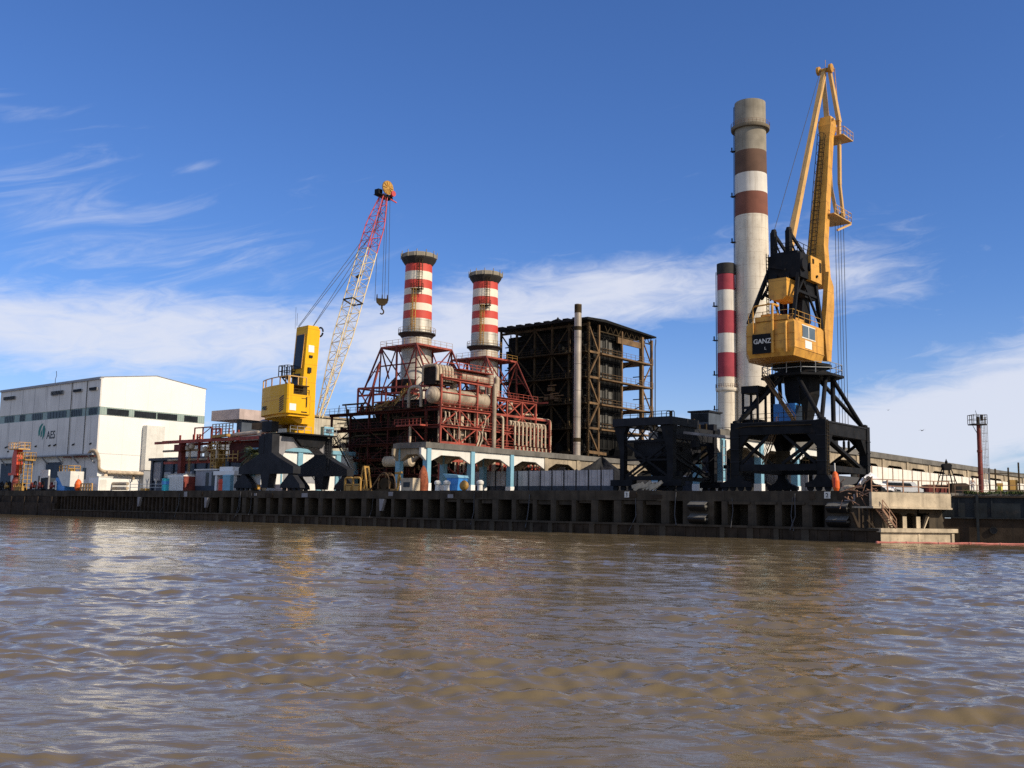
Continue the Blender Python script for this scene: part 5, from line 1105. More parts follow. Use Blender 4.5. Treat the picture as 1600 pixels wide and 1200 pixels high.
def chimney(c, label, prof, mats, names, ring_z, ring_r, cat_ladder):
    t = thing('tall_chimney', label, 'chimney', (c[0], c[1], ZQ))
    m = MB(); m.lathe((c[0], c[1], 0), prof, 64, mats); m.part('shaft', names, t)
    for z, r, r0 in ring_z:
        m = MB(); m.lathe((c[0], c[1], 0), [(r0, z-0.9), (r-0.1, z-0.9), (r, z-0.5), (r, z), (r0, z)], 48, smooth=False); g = m.part('gallery', 'stack_soot' if r > 3.5 else 'conc_stack', t)
        m = MB(); m.rail([(c[0]+r*math.cos(k*math.pi/16), c[1]+r*math.sin(k*math.pi/16), z) for k in range(33)], 1.1, 1.2, 0.03); m.part('gallery_rail', 'railrust', g)
    m = MB(); a = math.radians(218); rb = prof[0][0]+0.25; rt = prof[-1][0]+0.25; z0, z1 = cat_ladder
    p = (c[0]+rb*math.cos(a), c[1]+rb*math.sin(a), z0); q = (c[0]+rt*math.cos(a), c[1]+rt*math.sin(a), z1)
    m.ladder(p, q, (-math.sin(a), math.cos(a), 0), 0.6, 0.05, 0.9)
    for k in range(1, 6):
        f = k/6; cc = [p[i]+(q[i]-p[i])*f for i in range(3)]; m.box((cc[0]-0.8, cc[1]-0.8, cc[2]-0.1), (cc[0]+0.5, cc[1]+0.5, cc[2]+0.1)); m.box((cc[0]-0.6, cc[1]-0.6, cc[2]+0.1), (cc[0]-0.3, cc[1]-0.3, cc[2]+1.2))
    m.part('ladder', 'dgrey', t); return t
c1 = (-96.1, 164.95)
chimney(c1, 'tallest chimney, sooty cream concrete with faded brown bands, behind the portal crane',
        [(5.1, ZQ), (4.72, 88.5), (4.66, 95.2), (4.6, 101.0), (4.56, 107.8), (4.52, 114.2), (4.50, 115.6), (4.48, 123.0)], [0, 1, 2, 3, 4, 4, 4], ['conc_stack', 'stack_rust', 'stack_white', 'stack_brown', 'stack_grey', 'stack_soot'], [(115.5, 5.6, 4.5)], 0, (40, 122))
c2 = (-101.9, 160.1)
chimney(c2, 'shorter chimney with maroon and white bands and a black top, left of the tallest chimney',
        [(2.75, ZQ), (2.66, 41.3), (2.64, 48.3), (2.6, 53.9), (2.58, 60.5), (2.56, 66.5), (2.54, 71.2), (2.62, 71.3), (2.62, 74.4)], [0, 1, 2, 1, 2, 1, 3, 3], ['conc_stack', 'stack_maroon', 'stack_white', 'stack_black'], [(38.2, 3.2, 2.66)], 0, (12, 72))
# ---------------------------------------------------------------- coal galleries, fences, coal, loading hopper
def gallery(name_label, s, cols, more, z_top, wid):
    t = thing('conveyor_gallery', name_label, 'gallery', (s, cols[0], ZQ), group='raised coal conveyor galleries')
    allv = cols+more; m = MB()
    m.box((s-wid-0.7, cols[0]-0.9, z_top-0.85), (s+0.55, allv[-1], z_top-0.02)); m.box((s-wid-0.4, cols[0]-0.6, z_top-0.02), (s+0.3, allv[-1], z_top+0.12)); m.part('deck', 'conc_deck', t)
    p0 = None
    for ss in (s, s-wid):
        for v in cols:
            if p0 is None:
                m = MB(); m.box((ss-0.5, v-0.45, 6.75), (ss+0.5, v+0.45, z_top-0.86)); p0 = m.part('column', 'ltblue', t)
                q = MB(); q.box((ss-0.58, v-0.53, ZQ), (ss+0.58, v+0.53, 6.75)); c0 = q.part('plinth', 'white', p0); p00 = (ss, v)
            else:
                a = p0.copy(); COL.objects.link(a); a.location = (ss-p00[0], v-p00[1], 0); b = c0.copy(); COL.objects.link(b); b.parent = a
        for v in more[:-1]:
            m = MB(); m.box((ss-0.4, v-0.5, ZQ), (ss+0.4, v+0.5, z_top-0.86)); m.part('concrete_column', 'conc_cream', t)
        for k, (lst, nm, mt) in enumerate(((cols+more[:1], 'painted_arch_beam', 'offwhite'), (more, 'arch_beam', 'conc_cream'))):
            m = MB()
            for a, b in zip(lst[:-1], lst[1:]):
                h = min(2.6, (b-a)*0.26); d = 0.22
                m.prism([(a+0.46, z_top-0.87), (b-0.46, z_top-0.87), (b-0.46, z_top-3.0), (b-0.46-h, z_top-1.85), (a+0.46+h, z_top-1.85), (a+0.46, z_top-3.0)], 0, ss-d, ss+d)
            if k == 0: m.prism([(cols[0]-0.46, z_top-0.87), (cols[0]-0.46, z_top-2.9), (cols[0]-1.6, z_top-1.9), (cols[0]-1.6, z_top-0.87)], 0, ss-0.22, ss+0.22)
            m.part(nm, mt if ss == s else 'conc_cream', t)  # far row in duller concrete: its shade is put into the colour
    for v in cols+more[:-1]:
        m = MB(); m.prism([(s-0.46, z_top-0.87), (s-0.46, z_top-2.9), (s-2.0, z_top-1.8), (s-wid+2.0, z_top-1.8), (s-wid+0.46, z_top-2.9), (s-wid+0.46, z_top-0.87)], 1, v-0.3, v+0.3); m.part('cross_beam', 'conc_cream', t)
    return t
gallery('raised conveyor gallery on white and sky blue arches, running inland beside the red plant', -79.85, [17.0, 27.6, 38.0], [48.0, 58.0, 68.0, 78.0, 90.0], 13.25, 6.4)
gallery('long raised conveyor gallery behind the black crane legs, running off to the right', -26.96, [17.0, 28.0, 39.6], [51.0, 62.5, 74.0, 86.0, 98.0, 110.0, 122.0, 135.0, 150.0, 166.0, 184.0, 205.0, 240.0], 13.3, 9.6)
def fences():
    v = 39.2; a, b = at_v(688, 757, v), at_v(960, 757, v); zt = at_v(820, 736, v)[2]
    t = thing('panel_fence', 'shaded grey panelled fence with a dark foot, between sky blue columns and coal hopper', 'fence', (a[0], v, ZQ))
    m = MB(); m.box((a[0], v-0.1, 6.9), (b[0], v+0.1, zt)); m.part('panel_run', 'fence_grey', t)
    m = MB(); m.box((a[0], v-0.16, ZQ), (b[0], v+0.14, 6.9)); m.part('foot_wall', 'navy', t)
    for i in range(16): s = a[0]+1.0+i*(b[0]-a[0]-1)/15; m = MB(); m.box((s-0.1, v-0.2, ZQ), (s+0.1, v+0.18, zt+0.15)); m.part('fence_post', 'dgrey', t)
    t = thing('panel_fence', 'tall sunlit white panelled fence under the long gallery, right of the portal crane', 'fence', (-26.2, 60, ZQ))
    m = MB(); m.box((-26.3, 62.0, ZQ), (-26.1, 262, 10.9)); m.part('panel_run', 'fence_white', t)
    for i in range(40): m = MB(); m.box((-26.42, 62+i*4.9, ZQ), (-26.04, 62.22+i*4.9, 10.98)); m.part('fence_post', 'railrust', t)
    t = thing('panel_fence', 'low grey panelled fence behind the black crane and hopper', 'fence', (-30, 44, ZQ))
    m = MB(); m.box((-52, 44, ZQ), (-27.0, 44.2, 8.6)); m.box((-26.4, 44.3, ZQ), (-26.2, 61.9, 8.8)); m.part('panel_run', 'fence_grey', t)
fences()
def heap(label, c, rx, ry, h, seed, rot=0.0):
    m = MB(); n, k = 40, 14; rr = random.Random(seed); vs = []; ph = [rr.uniform(0, 6.28) for _ in range(6)]
    for i in range(k+1):
        f = i/k
        for j in range(n):
            a = 2*math.pi*j/n; w = 1+0.10*math.sin(3*a+ph[0])+0.07*math.sin(5*a+ph[1])+0.05*math.sin(9*a+ph[2])
            z = h*(1-f)**0.9*(1+0.08*math.sin(4*a+ph[3]+f*5))+rr.uniform(-.12, .12)*(1 if 0 < i < k else 0)
            x, y = rx*f*w*math.cos(a), ry*f*w*math.sin(a); vs.append((c[0]+x*math.cos(rot)-y*math.sin(rot), c[1]+x*math.sin(rot)+y*math.cos(rot), ZQ-0.1+max(0, z)))
    m.add(vs, [(i*n+j, (i+1)*n+j, (i+1)*n+(j+1) % n, i*n+(j+1) % n) for i in range(k) for j in range(n)], 0, False)
    m.one('coal_heap', 'coal', label, 'coal heap', (c[0], c[1], ZQ), 'coal heaps')
heap('black coal heap behind the grey fence, under the gallery beside the red plant', (-72, 55), 13, 9, 7.2, 1)
heap('black coal heap below the steel flue, right end of the grey fence', (-58, 58), 10, 9, 6.0, 2)
heap('black coal heap seen through the black hopper frame', (-44, 52), 10, 8, 5.6, 3)
heap('black coal heap under the long gallery, behind the left crane legs', (-38, 40), 9, 10, 5.6, 4)
heap('black coal heap under the long gallery, behind the right crane legs', (-35, 62), 8, 12, 7.0, 5)
heap('pointed coal heap showing above the white fence, right of the crane', (-33, 86), 8, 12, 6.8, 6)
heap('far coal heap showing under the arches above the white fence', (-33, 116), 8, 17, 6.8, 7)
def hopper():
    F0, F1, V0, V1 = -33.2, -26.4, 4.0, 14.0
    t = thing('loading_hopper', 'black steel coal hopper gantry with crossed bracing, standing on the quay beside the portal crane', 'hopper', (-30, 9, ZQ))
    Z = 13.3
    for s in (F0, F1):
        for v in (V0, V1):
            sg = -1 if s == F0 else 1; w = 0.55 if s == F0 else 0.8; m = MB()
            m.prism([(s-w/2, 6.0), (s+w/2, 6.0), (s+w/2+0.05, 9.6), (s+w/2, 12.1), (s+w/2+(.5 if s == F0 else .2), 13.0), (s-w/2-0.9, 13.0), (s-w/2-0.45, 11.6), (s-w/2, 9.8)], 1, v-0.4, v+0.4)
            m.part('leg', 'black', t)
            m = MB(); m.box((s-1.6, v-0.5, 5.75), (s+1.6, v+0.5, 6.5))
            for k in (-1.1, 0, 1.1):
                n0 = len(m.v); m.lathe((0,0,0), [(0.36, -.15), (0.36, .15)], 12); m.v[n0:] = [(s+k+x, v+z, 5.5+y) for x, y, z in m.v[n0:]]
            m.part('bogie', 'black', t)
    m = MB(); m.box((F0-1.2, V0-0.7, 13.05), (F1+0.3, V0+0.2, 14.0)); m.box((F1+0.31, V0-0.7, 13.0), (F1+0.6, V0+5.5, 13.95)); m.box((F0-1.0, V1-0.4, 12.6), (F1+0.4, V1+0.4, 13.8)); m.box((F0-1.0, V0+0.21, 13.1), (F0, V1-.41, 13.7)); m.box((F1-0.3, V0+0.4, 11.4), (F1+0.3, V1-0.41, 12.99)); m.part('top_girder', 'dgrey', t)
    m = MB()
    for v in (V0, V1):
        m.beam((F0+.3, v, 10.9), (F1-.4, v, 6.9), 0.26); m.beam((F0+.3, v, 6.9), (F1-.4, v, 10.9), 0.26); m.beam((F0+.3, v+.3, 6.5), (F1-.6, v+.3, 10.2), 0.2); m.beam((F0, v, 11.2), (F1, v, 11.2), 0.3); m.beam((F0+.3, v, 8.9), (F1-.3, v, 8.9), 0.22)
        for i in range(4): s = F0+.4+i*1.6; m.beam((s, v, 11.3), (s+1.5, v, 12.9), 0.12); m.beam((s+1.5, v, 11.3), (s, v, 12.9), 0.12)
    m.beam((F1, V0+.4, 9.3), (F1, V1-.2, 6.6), 0.3); m.beam((F1, V0+.6, 9.9), (F1, V1-.1, 7.0), 0.18); m.beam((F1, V0, 6.7), (F1, V1, 6.7), 0.4, 0.5); m.beam((F0, V0, 6.7), (F1, V0, 6.7), 0.4, 0.5); m.part('bracing', 'black', t)
    m = MB()
    A = [(F0+.7, V0+1.2, 11.2), (F1-.9, V0+1.2, 11.2), (F1-.9, V1-1.2, 11.2), (F0+.7, V1-1.2, 11.2)]; B = [(F0+.8, V0+1.2, 9.4), (F1-1.2, V0+1.2, 9.4), (F1-1.2, V1-1.2, 9.4), (F0+.8, V1-1.2, 9.4)]; Cc = [(-31.4, 8, 7.0), (-28.8, 8, 7.0), (-28.8, 10.5, 7.0), (-31.4, 10.5, 7.0)]
    for a, b in ((A, B), (B, Cc)): m.add(a+b, [(0,4,5,1),(1,5,6,2),(2,6,7,3),(3,7,4,0)])
    m.add(A, [(0,1,2,3)]); m.part('bin', 'dgrey', t)
    m = MB()
    for i in range(8): m.beam((F1+0.6, V0+1.8+i*1.3, 12.2+0.03*i), (F1+2.8, V0+1.8+i*1.3, 11.9), 0.14, 0.3)
    m.beam((F1+2.8, V0+1.6, 11.9), (F1+2.8, V1, 12.1), 0.14, 0.3); m.ladder((F1+1.6, V1, ZQ), (F1+1.6, V1, 11.8), (0,1,0), 0.9, 0.06, 0.9); m.part('canopy', 'grey', t)
    m = MB(); rr = random.Random(4)
    for i in range(16):
        s = rr.uniform(F0, F1); v = rr.uniform(V0, V1); z = 14.0 if v < V0+1 else 13.3; k = rr.uniform(.12, .4); m.box((s, v, z-.3), (s+k, v+k, z+rr.uniform(.3, 1.0)))
    for s in (-31.5, -28.3): m.tube(bend([(s, 6, 13.3), (s, 6, 14.9), (s+1.1, 6, 14.9), (s+1.1, 6, 13.4)], 0.2), 0.06, 6)
    m.rail([(F0-1, V0-.4, 14.0), (F1, V0-.4, 14.0)], 0.7, 1.2, 0.03); m.part('top_fitting', 'bsteel', t)
    m = MB()
    for i in range(40):
        s = rr.uniform(F0+.5, F1+2); v = rr.uniform(V0+1, V1); z = rr.uniform(6.6, 10.5); k = rr.uniform(.2, .8); m = MB()
        if rr.random() < .6: m.beam((s, v, z), (s+rr.uniform(-1.5, 1.5), v+rr.uniform(-1, 1), z+rr.uniform(-1.5, 1.5)), rr.uniform(.08, .2)); m.part('chute_bar', 'black', t)
        else: m.box((s, v, z), (s+k, v+k, z+k)); m.part('gear_housing', 'black', t)
hopper()
# ---------------------------------------------------------------- white hall and the upriver yard
def hall():
    S1, S0, V0, V1 = -191.0, -243.4, 20.24, 48.4
    t = thing('power_hall', 'big white gabled hall with a dark window band and a green leaf logo', 'hall', (S1, V0, ZQ))
    ze, zr, vr = 32.2, 34.05, 34.3
    m = MB(); m.prism([(V0, 14.3), (V1, 14.3), (V1, ze), (vr, zr), (V0, ze)], 0, S0, S1); m.v = m.v; m.part('end_wall', 'wall_white', t)
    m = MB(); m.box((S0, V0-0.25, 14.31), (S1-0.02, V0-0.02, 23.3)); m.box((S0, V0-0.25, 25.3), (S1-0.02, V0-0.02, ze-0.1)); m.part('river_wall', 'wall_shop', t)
    m = MB(); m.box((S0, V0-0.12, 23.3), (S1, V0-0.01, 25.3)); m.box((S1+0.01, V0, 23.4), (S1+0.1, V1, 25.3)); m.part('glazing_strip', 'strip', t)
    for a, b in ((8.5, 24), (32, 41), (51, 68), (75, 105), (112, 129), (139, 153)):
        m = MB(); s0, s1 = at_v(a, 650, V0)[0], at_v(b, 640, V0)[0]; m.box((s0, V0-0.2, 23.5), (s1, V0-0.125, 25.1)); w = m.part('window', 'glass', t); m = MB()
        for i in range(1, 6): x = s0+(s1-s0)*i/6; m.box((x-.05, V0-.23, 23.5), (x+.05, V0-.201, 25.1))
        m.part('mullion', 'dgrey', w)
    for a, b in ((167, 201), (210, 244), (246, 277), (288, 309)):
        m = MB(); v0, v1 = at_s(a, 640, S1)[1], at_s(b, 645, S1)[1]; m.box((S1+0.11, v0, 23.5), (S1+0.15, v1, 25.0)); w = m.part('window', 'glass', t)
        m = MB()
        for i in range(1, 8): v = v0+(v1-v0)*i/8; m.box((S1+0.151, v-0.04, 23.5), (S1+0.19, v+0.04, 25.0))
        m.part('mullion', 'dgrey', w)
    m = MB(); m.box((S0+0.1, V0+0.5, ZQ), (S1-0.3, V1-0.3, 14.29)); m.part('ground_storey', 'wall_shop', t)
    m = MB(); m.box((S1-0.29, V0+0.3, ZQ), (S1-0.05, V1, 14.25)); m.part('ground_end_wall', 'wall_white', t)
    m = MB(); m.box((S0-0.3, V0-0.45, ze-0.1), (S1+0.12, V0+0.4, ze+0.12)); m.prism([(V0-0.4, ze+0.02), (V0-0.4, ze+0.16), (vr, zr+0.16), (V1+0.3, ze+0.16), (V1+0.3, ze+0.02), (vr, zr+0.02)], 0, S0-0.3, S1+0.14); m.part('roof_edge', 'greypanel', t)
    m = MB(); m.box((S0, V0-1.3, 13.9), (S1-0.1, V0+0.45, 14.2))
    for i in range(7):
        s = S1-2.0-i*7.6; m.beam((s, V0-1.2, 13.8), (s, V0+0.45, 12.1), 0.22, 0.3)
    m.part('canopy', 'greypanel', t)
    m = MB(); m.tube([(-206, V0-0.6, 13.6), (S1+.2, V0-0.7, 13.6)], 0.14, 8); m.part('rust_pipe', 'rustred', t)
    for a, b, y0, y1 in ((8, 25, 619, 626), (82, 91, 611, 618.5), (92, 100, 610, 617), (117, 129, 608, 613.5), (142, 153.5, 605, 611)):
        p, q = at_v(a, y1, V0-.25), at_v(b, y0, V0-.25); m = MB(); m.box((p[0], V0-0.6, p[2]), (q[0], V0-0.26, q[2])); w = m.part('vent', 'greypanel', t); m = MB()
        for k in range(3): z = p[2]+(q[2]-p[2])*(k+0.4)/3; m.box((p[0]-0.1, V0-0.75, z), (q[0]+.1, V0-0.61, z+0.18))
        m.part('louvre', 'dgrey', w)
    for a, b, y0 in ((1, 18, 724), (71, 97, 722)):
        p, q = at_v(a, 745, V0+.5), at_v(b, y0, V0+.5); m = MB(); m.box((p[0], V0+0.36, ZQ), (q[0], V0+0.49, q[2])); d = m.part('roller_door', 'navy', t); m = MB(); m.box((p[0]-.3, V0+0.3, q[2]), (q[0]+.3, V0+0.48, q[2]+.8)); m.part('lintel', 'offwhite', d)
    p = at_v(131, 748, V0+.5); m = MB(); m.box((p[0]-0.8, V0+.4, 8.3), (p[0]+.8, V0+.49, 11.0)); m.part('slot_window', 'glass', t)
    m = MB()
    for px, py, k in ((42, 697.5, 1.2), (55, 698, .8), (76, 697, .9), (84, 696.5, 1.2), (113, 695.5, 1.0), (140, 694, .8), (8, 700, 1.4), (12, 706, .6)):
        p = at_v(px, py, V0-.3); m.beam((p[0], V0-.35, p[2]), (p[0]+k, V0-.3, p[2]+.25*k), 0.28)
    m.part('wall_hook', 'dgrey', t)
    for px in (107, 131):
        q = at_v(px, 690, V0-.3); m = MB(); m.tube([(q[0], V0-.36, 14.3), (q[0], V0-.36, ze)], .075, 6); m.part('downpipe', 'greypanel_dark', t)
    m = MB(); m.box((S0, V0-.6, ze-.45), (S1, V0-.26, ze-.12)); m.part('gutter', 'greypanel', t)
    p = at_v(72.6, 685.5, V0-.26); text_part('AES', 2.7, 'ink', t, (p[0], V0-0.27, p[2]), (1,0,0), (0,0,1), bold=1.3)
    p = at_v(65.5, 675, V0-.26); m = MB()
    def leafp(pts): m.add([(p[0]+x, V0-0.29, p[2]+z) for x, z in pts], [tuple(range(len(pts)))[::-1]])
    leafp([(-1.7, -1.0), (-1.9, 0.2), (-1.5, 1.3), (-0.5, 2.0), (0.6, 2.2), (-0.4, 1.2), (-0.9, 0.1), (-0.95, -0.8)][::-1]); leafp([(0.35, -2.1), (1.5, -0.9), (1.8, 0.5), (1.3, 1.5), (0.7, 1.7), (0.2, 0.7), (0.5, -0.5)][::-1]); leafp([(-0.6, -1.3), (-0.55, 0.0), (0.0, 0.6), (0.15, -0.5), (0.0, -1.2)][::-1])
    m.part('leaf_logo', 'logo', t)
    # lagged pipe round the corner, and the white duct on the end wall
    y = lambda px, py: at_s(px, py, S1+.5)
    pr = [(S1-2.6, V0-0.9, 14.0), (S1-1.2, V0-.9, 15.0), (S1+0.4, V0-0.6, 14.9), (S1+0.55, V0+0.2, 13.0), (S1+0.55, V0+0.3, 10.6), (S1+0.55, V0+1.6, 10.1), (S1+.55, V0+11.6, 10.1)]
    m = MB(); m.tube(bend(pr, 1.1, 5), 0.36, 10); m.part('lagged_pipe', 'cream', t)
    m = MB(); m.tube([(S1+1.3, V0+2.0, 9.9), (S1+1.3, V0+11.6, 9.9)], 0.4, 10); m.box((S1+.3, V0+2, 9.2), (S1+.7, V0+2.4, 9.8)); m.box((S1+.3, V0+9, 8.4), (S1+.7, V0+9.4, 9.8)); m.part('lagged_pipe', 'cream', t)
    m = MB(); m.box((S1+0.1, 31.4, 10.8), (S1+2.0, 36.2, 21.6)); m.part('duct', 'offwhite', t)
    m = MB(); m.box((S1+0.1, 31.4, ZQ), (S1+1.7, 36.2, 10.8)); m.part('duct_plinth', 'greypanel', t)
    m = MB(); p = at_v(86, 601, V0); m.tube([(p[0], V0, ze), (p[0], V0, ze+1.2), (p[0]+.5, V0, ze+2.0), (p[0]+.2, V0, ze+3.2)], 0.07, 5); m.part('roof_mast', 'dgrey', t)
hall()
def workshop_blue():
    v = 26.0; a, b = at_v(236, 740, v)[0], at_v(392, 740, v)[0]
    t = thing('workshop', 'low slate blue workshop with dark pilasters and window bays, behind the red pipe rack', 'workshop', (a, v, ZQ))
    m = MB(); m.box((a+0.1, v+0.3, ZQ), (b, v+9, 12.5)); m.part('wall', 'bluegrey', t)
    m = MB(); m.box((a-0.6, v-0.5, 12.5), (b+.3, v+9.3, 13.1)); m.part('roof', 'navy', t)
    k = 9; w = (b-a)/k
    for i in range(k):
        x = a+i*w; m = MB(); m.box((x, v-0.2, ZQ), (x+0.8, v+0.29, 12.49)); m.part('pilaster', 'navy', t)
        m = MB(); m.box((x+0.95, v+0.18, 10.2), (x+w-0.15, v+0.29, 12.2)); m.part('window', 'bluegrey' if i % 3 else 'glass', t)
        m = MB(); m.box((x+0.95, v+0.15, 9.2), (x+w-0.15, v+0.29, 9.9)); m.part('sill_panel', 'greypanel', t)
    m = MB(); m.box((a+0.9, v+0.05, 8.0), (a+w-0.1, v+0.14, 12.1)); m.part('door', 'grey', t)
workshop_blue()
def pipe_rack():
    v = 13.0; g = lambda px, py: at_v(px, py, v); a, b = g(243, 687)[0], g(415, 687)[0]; z = g(330, 688)[2]
    t = thing('pipe_rack', 'red steel pipe rack canopy on a red column and a yellow ladder column', 'pipe rack', (g(280, 760)[0], v, ZQ))
    m = MB(); m.beam((a, v, z), (b, v, z), 0.4, 0.5); m.beam((a+3, v+6, z), (b, v+6, z), 0.4, 0.5); m.box((a+2, v+.3, z+.3), (b, v+5.7, z+.42)); z2 = z-3.9; m.beam((a-1, v+3, z2), (g(330, 700)[0], v+3, z2), 0.4, 0.5)
    for px in (298, 314): s = g(px, 690)[0]; m.beam((s, v+2, z), (s, v+2, z2), 0.4)
    m.part('deck_beam', 'red', t)
    m = MB(); c = g(278, 700)[0]; m.beam((c, v+1, ZQ), (c, v+1, z), 1.1, 1.0); m.box((c-1.1, v-.2, z-1.8), (c+1.1, v+2.2, z-0.5)); m.part('column', 'red_mid', t)
    m = MB(); m.ladder((c+2.4, v+1.2, ZQ), (c+2.4, v+1.2, z-1), (1,0,0), 0.5, 0.05, 0.5); m.part('ladder', 'gold', t)
    m = MB(); c2 = g(334, 720)[0]; q0 = g(334, 741)[2]
    for dx in (-.9, .9):
        for dy in (0, 1.8): m.beam((c2+dx, v+dy, q0), (c2+dx, v+dy, z), 0.22)
    k = 9
    for i in range(k):
        zz = q0+(z-q0)*i/k; zn = q0+(z-q0)*(i+1)/k; m.beam((c2-.9, v, zz), (c2+.9, v, zz), 0.18); m.beam((c2-.9 if i % 2 else c2+.9, v, zz), (c2+.9 if i % 2 else c2-.9, v, zn), 0.14); m.beam((c2+.9, v, zz), (c2+.9, v+1.8, zz), 0.16)
    m.box((c2-.8, v+.4, q0), (c2+.8, v+1.5, z-2)); m.box((c2-1.6, v-.5, z-2.0), (c2+1.6, v+2.3, z-1.8)); m.rail([(c2-1.6, v-.5, z-1.8), (c2+1.6, v-.5, z-1.8), (c2+1.6, v+2.3, z-1.8)], 1.0, .9, .05); m.part('ladder_column', 'gold', t)
    m = MB()
    for x0, x1, h in ((304, 330, 2.6), (330, 345, 2.2)):
        s0, s1 = g(x0, 680)[0], g(x1, 680)[0]
        for s in (s0, (s0+s1)/2, s1): m.beam((s, v, z), (s, v, z+h), 0.22); m.beam((s, v+4, z), (s, v+4, z+h), 0.22)
        m.beam((s0, v, z+h), (s1, v, z+h), 0.22); m.beam((s0, v, z), (s1, v, z+h), 0.12)
    for px in (268, 289, 295, 299): s = g(px, 680)[0]; m.beam((s, v+2, z), (s, v+2, z+1.6), 0.3)
    m.part('upper_frame', 'red', t)
    m = MB()
    for i, (x0, x1, dz) in enumerate(((246, 300, -1.6), (250, 330, -3.4), (292, 316, -2.0), (300, 330, -3.0))):
        m.tube([(g(x0, 690)[0], v+1.5+i*.6, z+dz), (g(x1, 690)[0], v+1.5+i*.6, z+dz)], 0.22, 8)
    for px, dz in ((291, -1.2), (297, -.9), (318, -1.6), (321, -2.6), (329, -2.9)):
        s = g(px, 690)[0]; m.lathe((s, v+.5, 0), [(0.1, z+dz-.7), (.55, z+dz-.4), (.55, z+dz+.3), (.1, z+dz+.6)], 10)
    m.tube(bend([(g(352, 690)[0], v+1, z-.4), (g(358, 685)[0], v+1, z+.9), (g(398, 682)[0], v+1, z+1.1), (g(399, 690)[0], v+1, z-.5), (g(402, 683)[0], v+1, z+1.3), (g(425, 683)[0], v+1, z+1.3)], .8), 0.42, 8); m.tube([(g(342, 690)[0], v-.3, z-.5), (g(342, 690)[0], v-.3, z-3.6)], .25, 8); m.part('pipe_run', 'cream', t)
    m = MB(); s0, s1 = g(338, 700)[0], g(375, 700)[0]
    for zz in (z-2.9, z-3.6): m.beam((s0, v-.4, zz), (s1, v-.4, zz), 0.16)
    for i in range(6): s = s0+(s1-s0)*i/5; m.beam((s, v-.4, z-4.2), (s, v-.4, z-2.2), 0.14)
    m.beam((g(335, 690)[0], v-.2, z+.6), (g(358, 690)[0], v-.2, z+.8), 0.9, 0.5); m.part('yellow_rail', 'gold', t)
    m = MB(); m.box((g(352, 700)[0], v+1, z-4.3), (g(405, 700)[0], v+5, z-.7)); m.part('shade_panel', 'red_dark', t)
pipe_rack()
def palm():
    p = at_v(398, 745, 11.0); b = (p[0], 11.0, ZQ); t = thing('palm_tree', 'shaggy green and brown palm beside the yellow crane leg', 'palm', b); rr = random.Random(8); zc = at_v(398, 705, 11)[2]
    m = MB(); m.tube([(b[0], b[1], ZQ), (b[0]+.1, b[1], 9), (b[0], b[1], zc-.5)], 0.4, 10, r2=0.28); m.part('trunk', 'bark', t)
    for nm, mt, n, up in (('crown', 'leaf', 46, (-.25, 1.2)), ('dry_fronds', 'leaf_dry', 30, (-1.1, -.2))):
        m = MB()
        for i in range(n):
            a = rr.uniform(0, 6.28); e = rr.uniform(*up); L = rr.uniform(2.2, 3.7); pts = []
            for k in range(9):
                f = k/8; r = L*f*math.cos(e*(1-.3*f)); z = L*f*math.sin(e)-1.5*f*f*L*0.36; pts.append(Vector((b[0]+r*math.cos(a), b[1]+r*math.sin(a), zc-.3+z)))
            for k in range(8):
                d = pts[k+1]-pts[k]; sd = Vector((-math.sin(a), math.cos(a), 0))
                for sg in (-1, 1):
                    for q in (0.1, 0.6):
                        o = pts[k]+d*q; w = 0.75*math.sin(math.pi*min(1, (k+q+1)/8.8))+.1
                        m.add([o, o+d*.35, o+sd*sg*w+d*.5+Vector((0, 0, -w*.6+rr.uniform(-.1, .1)))], [(0,1,2)])
        m.part(nm, mt, t)
palm()
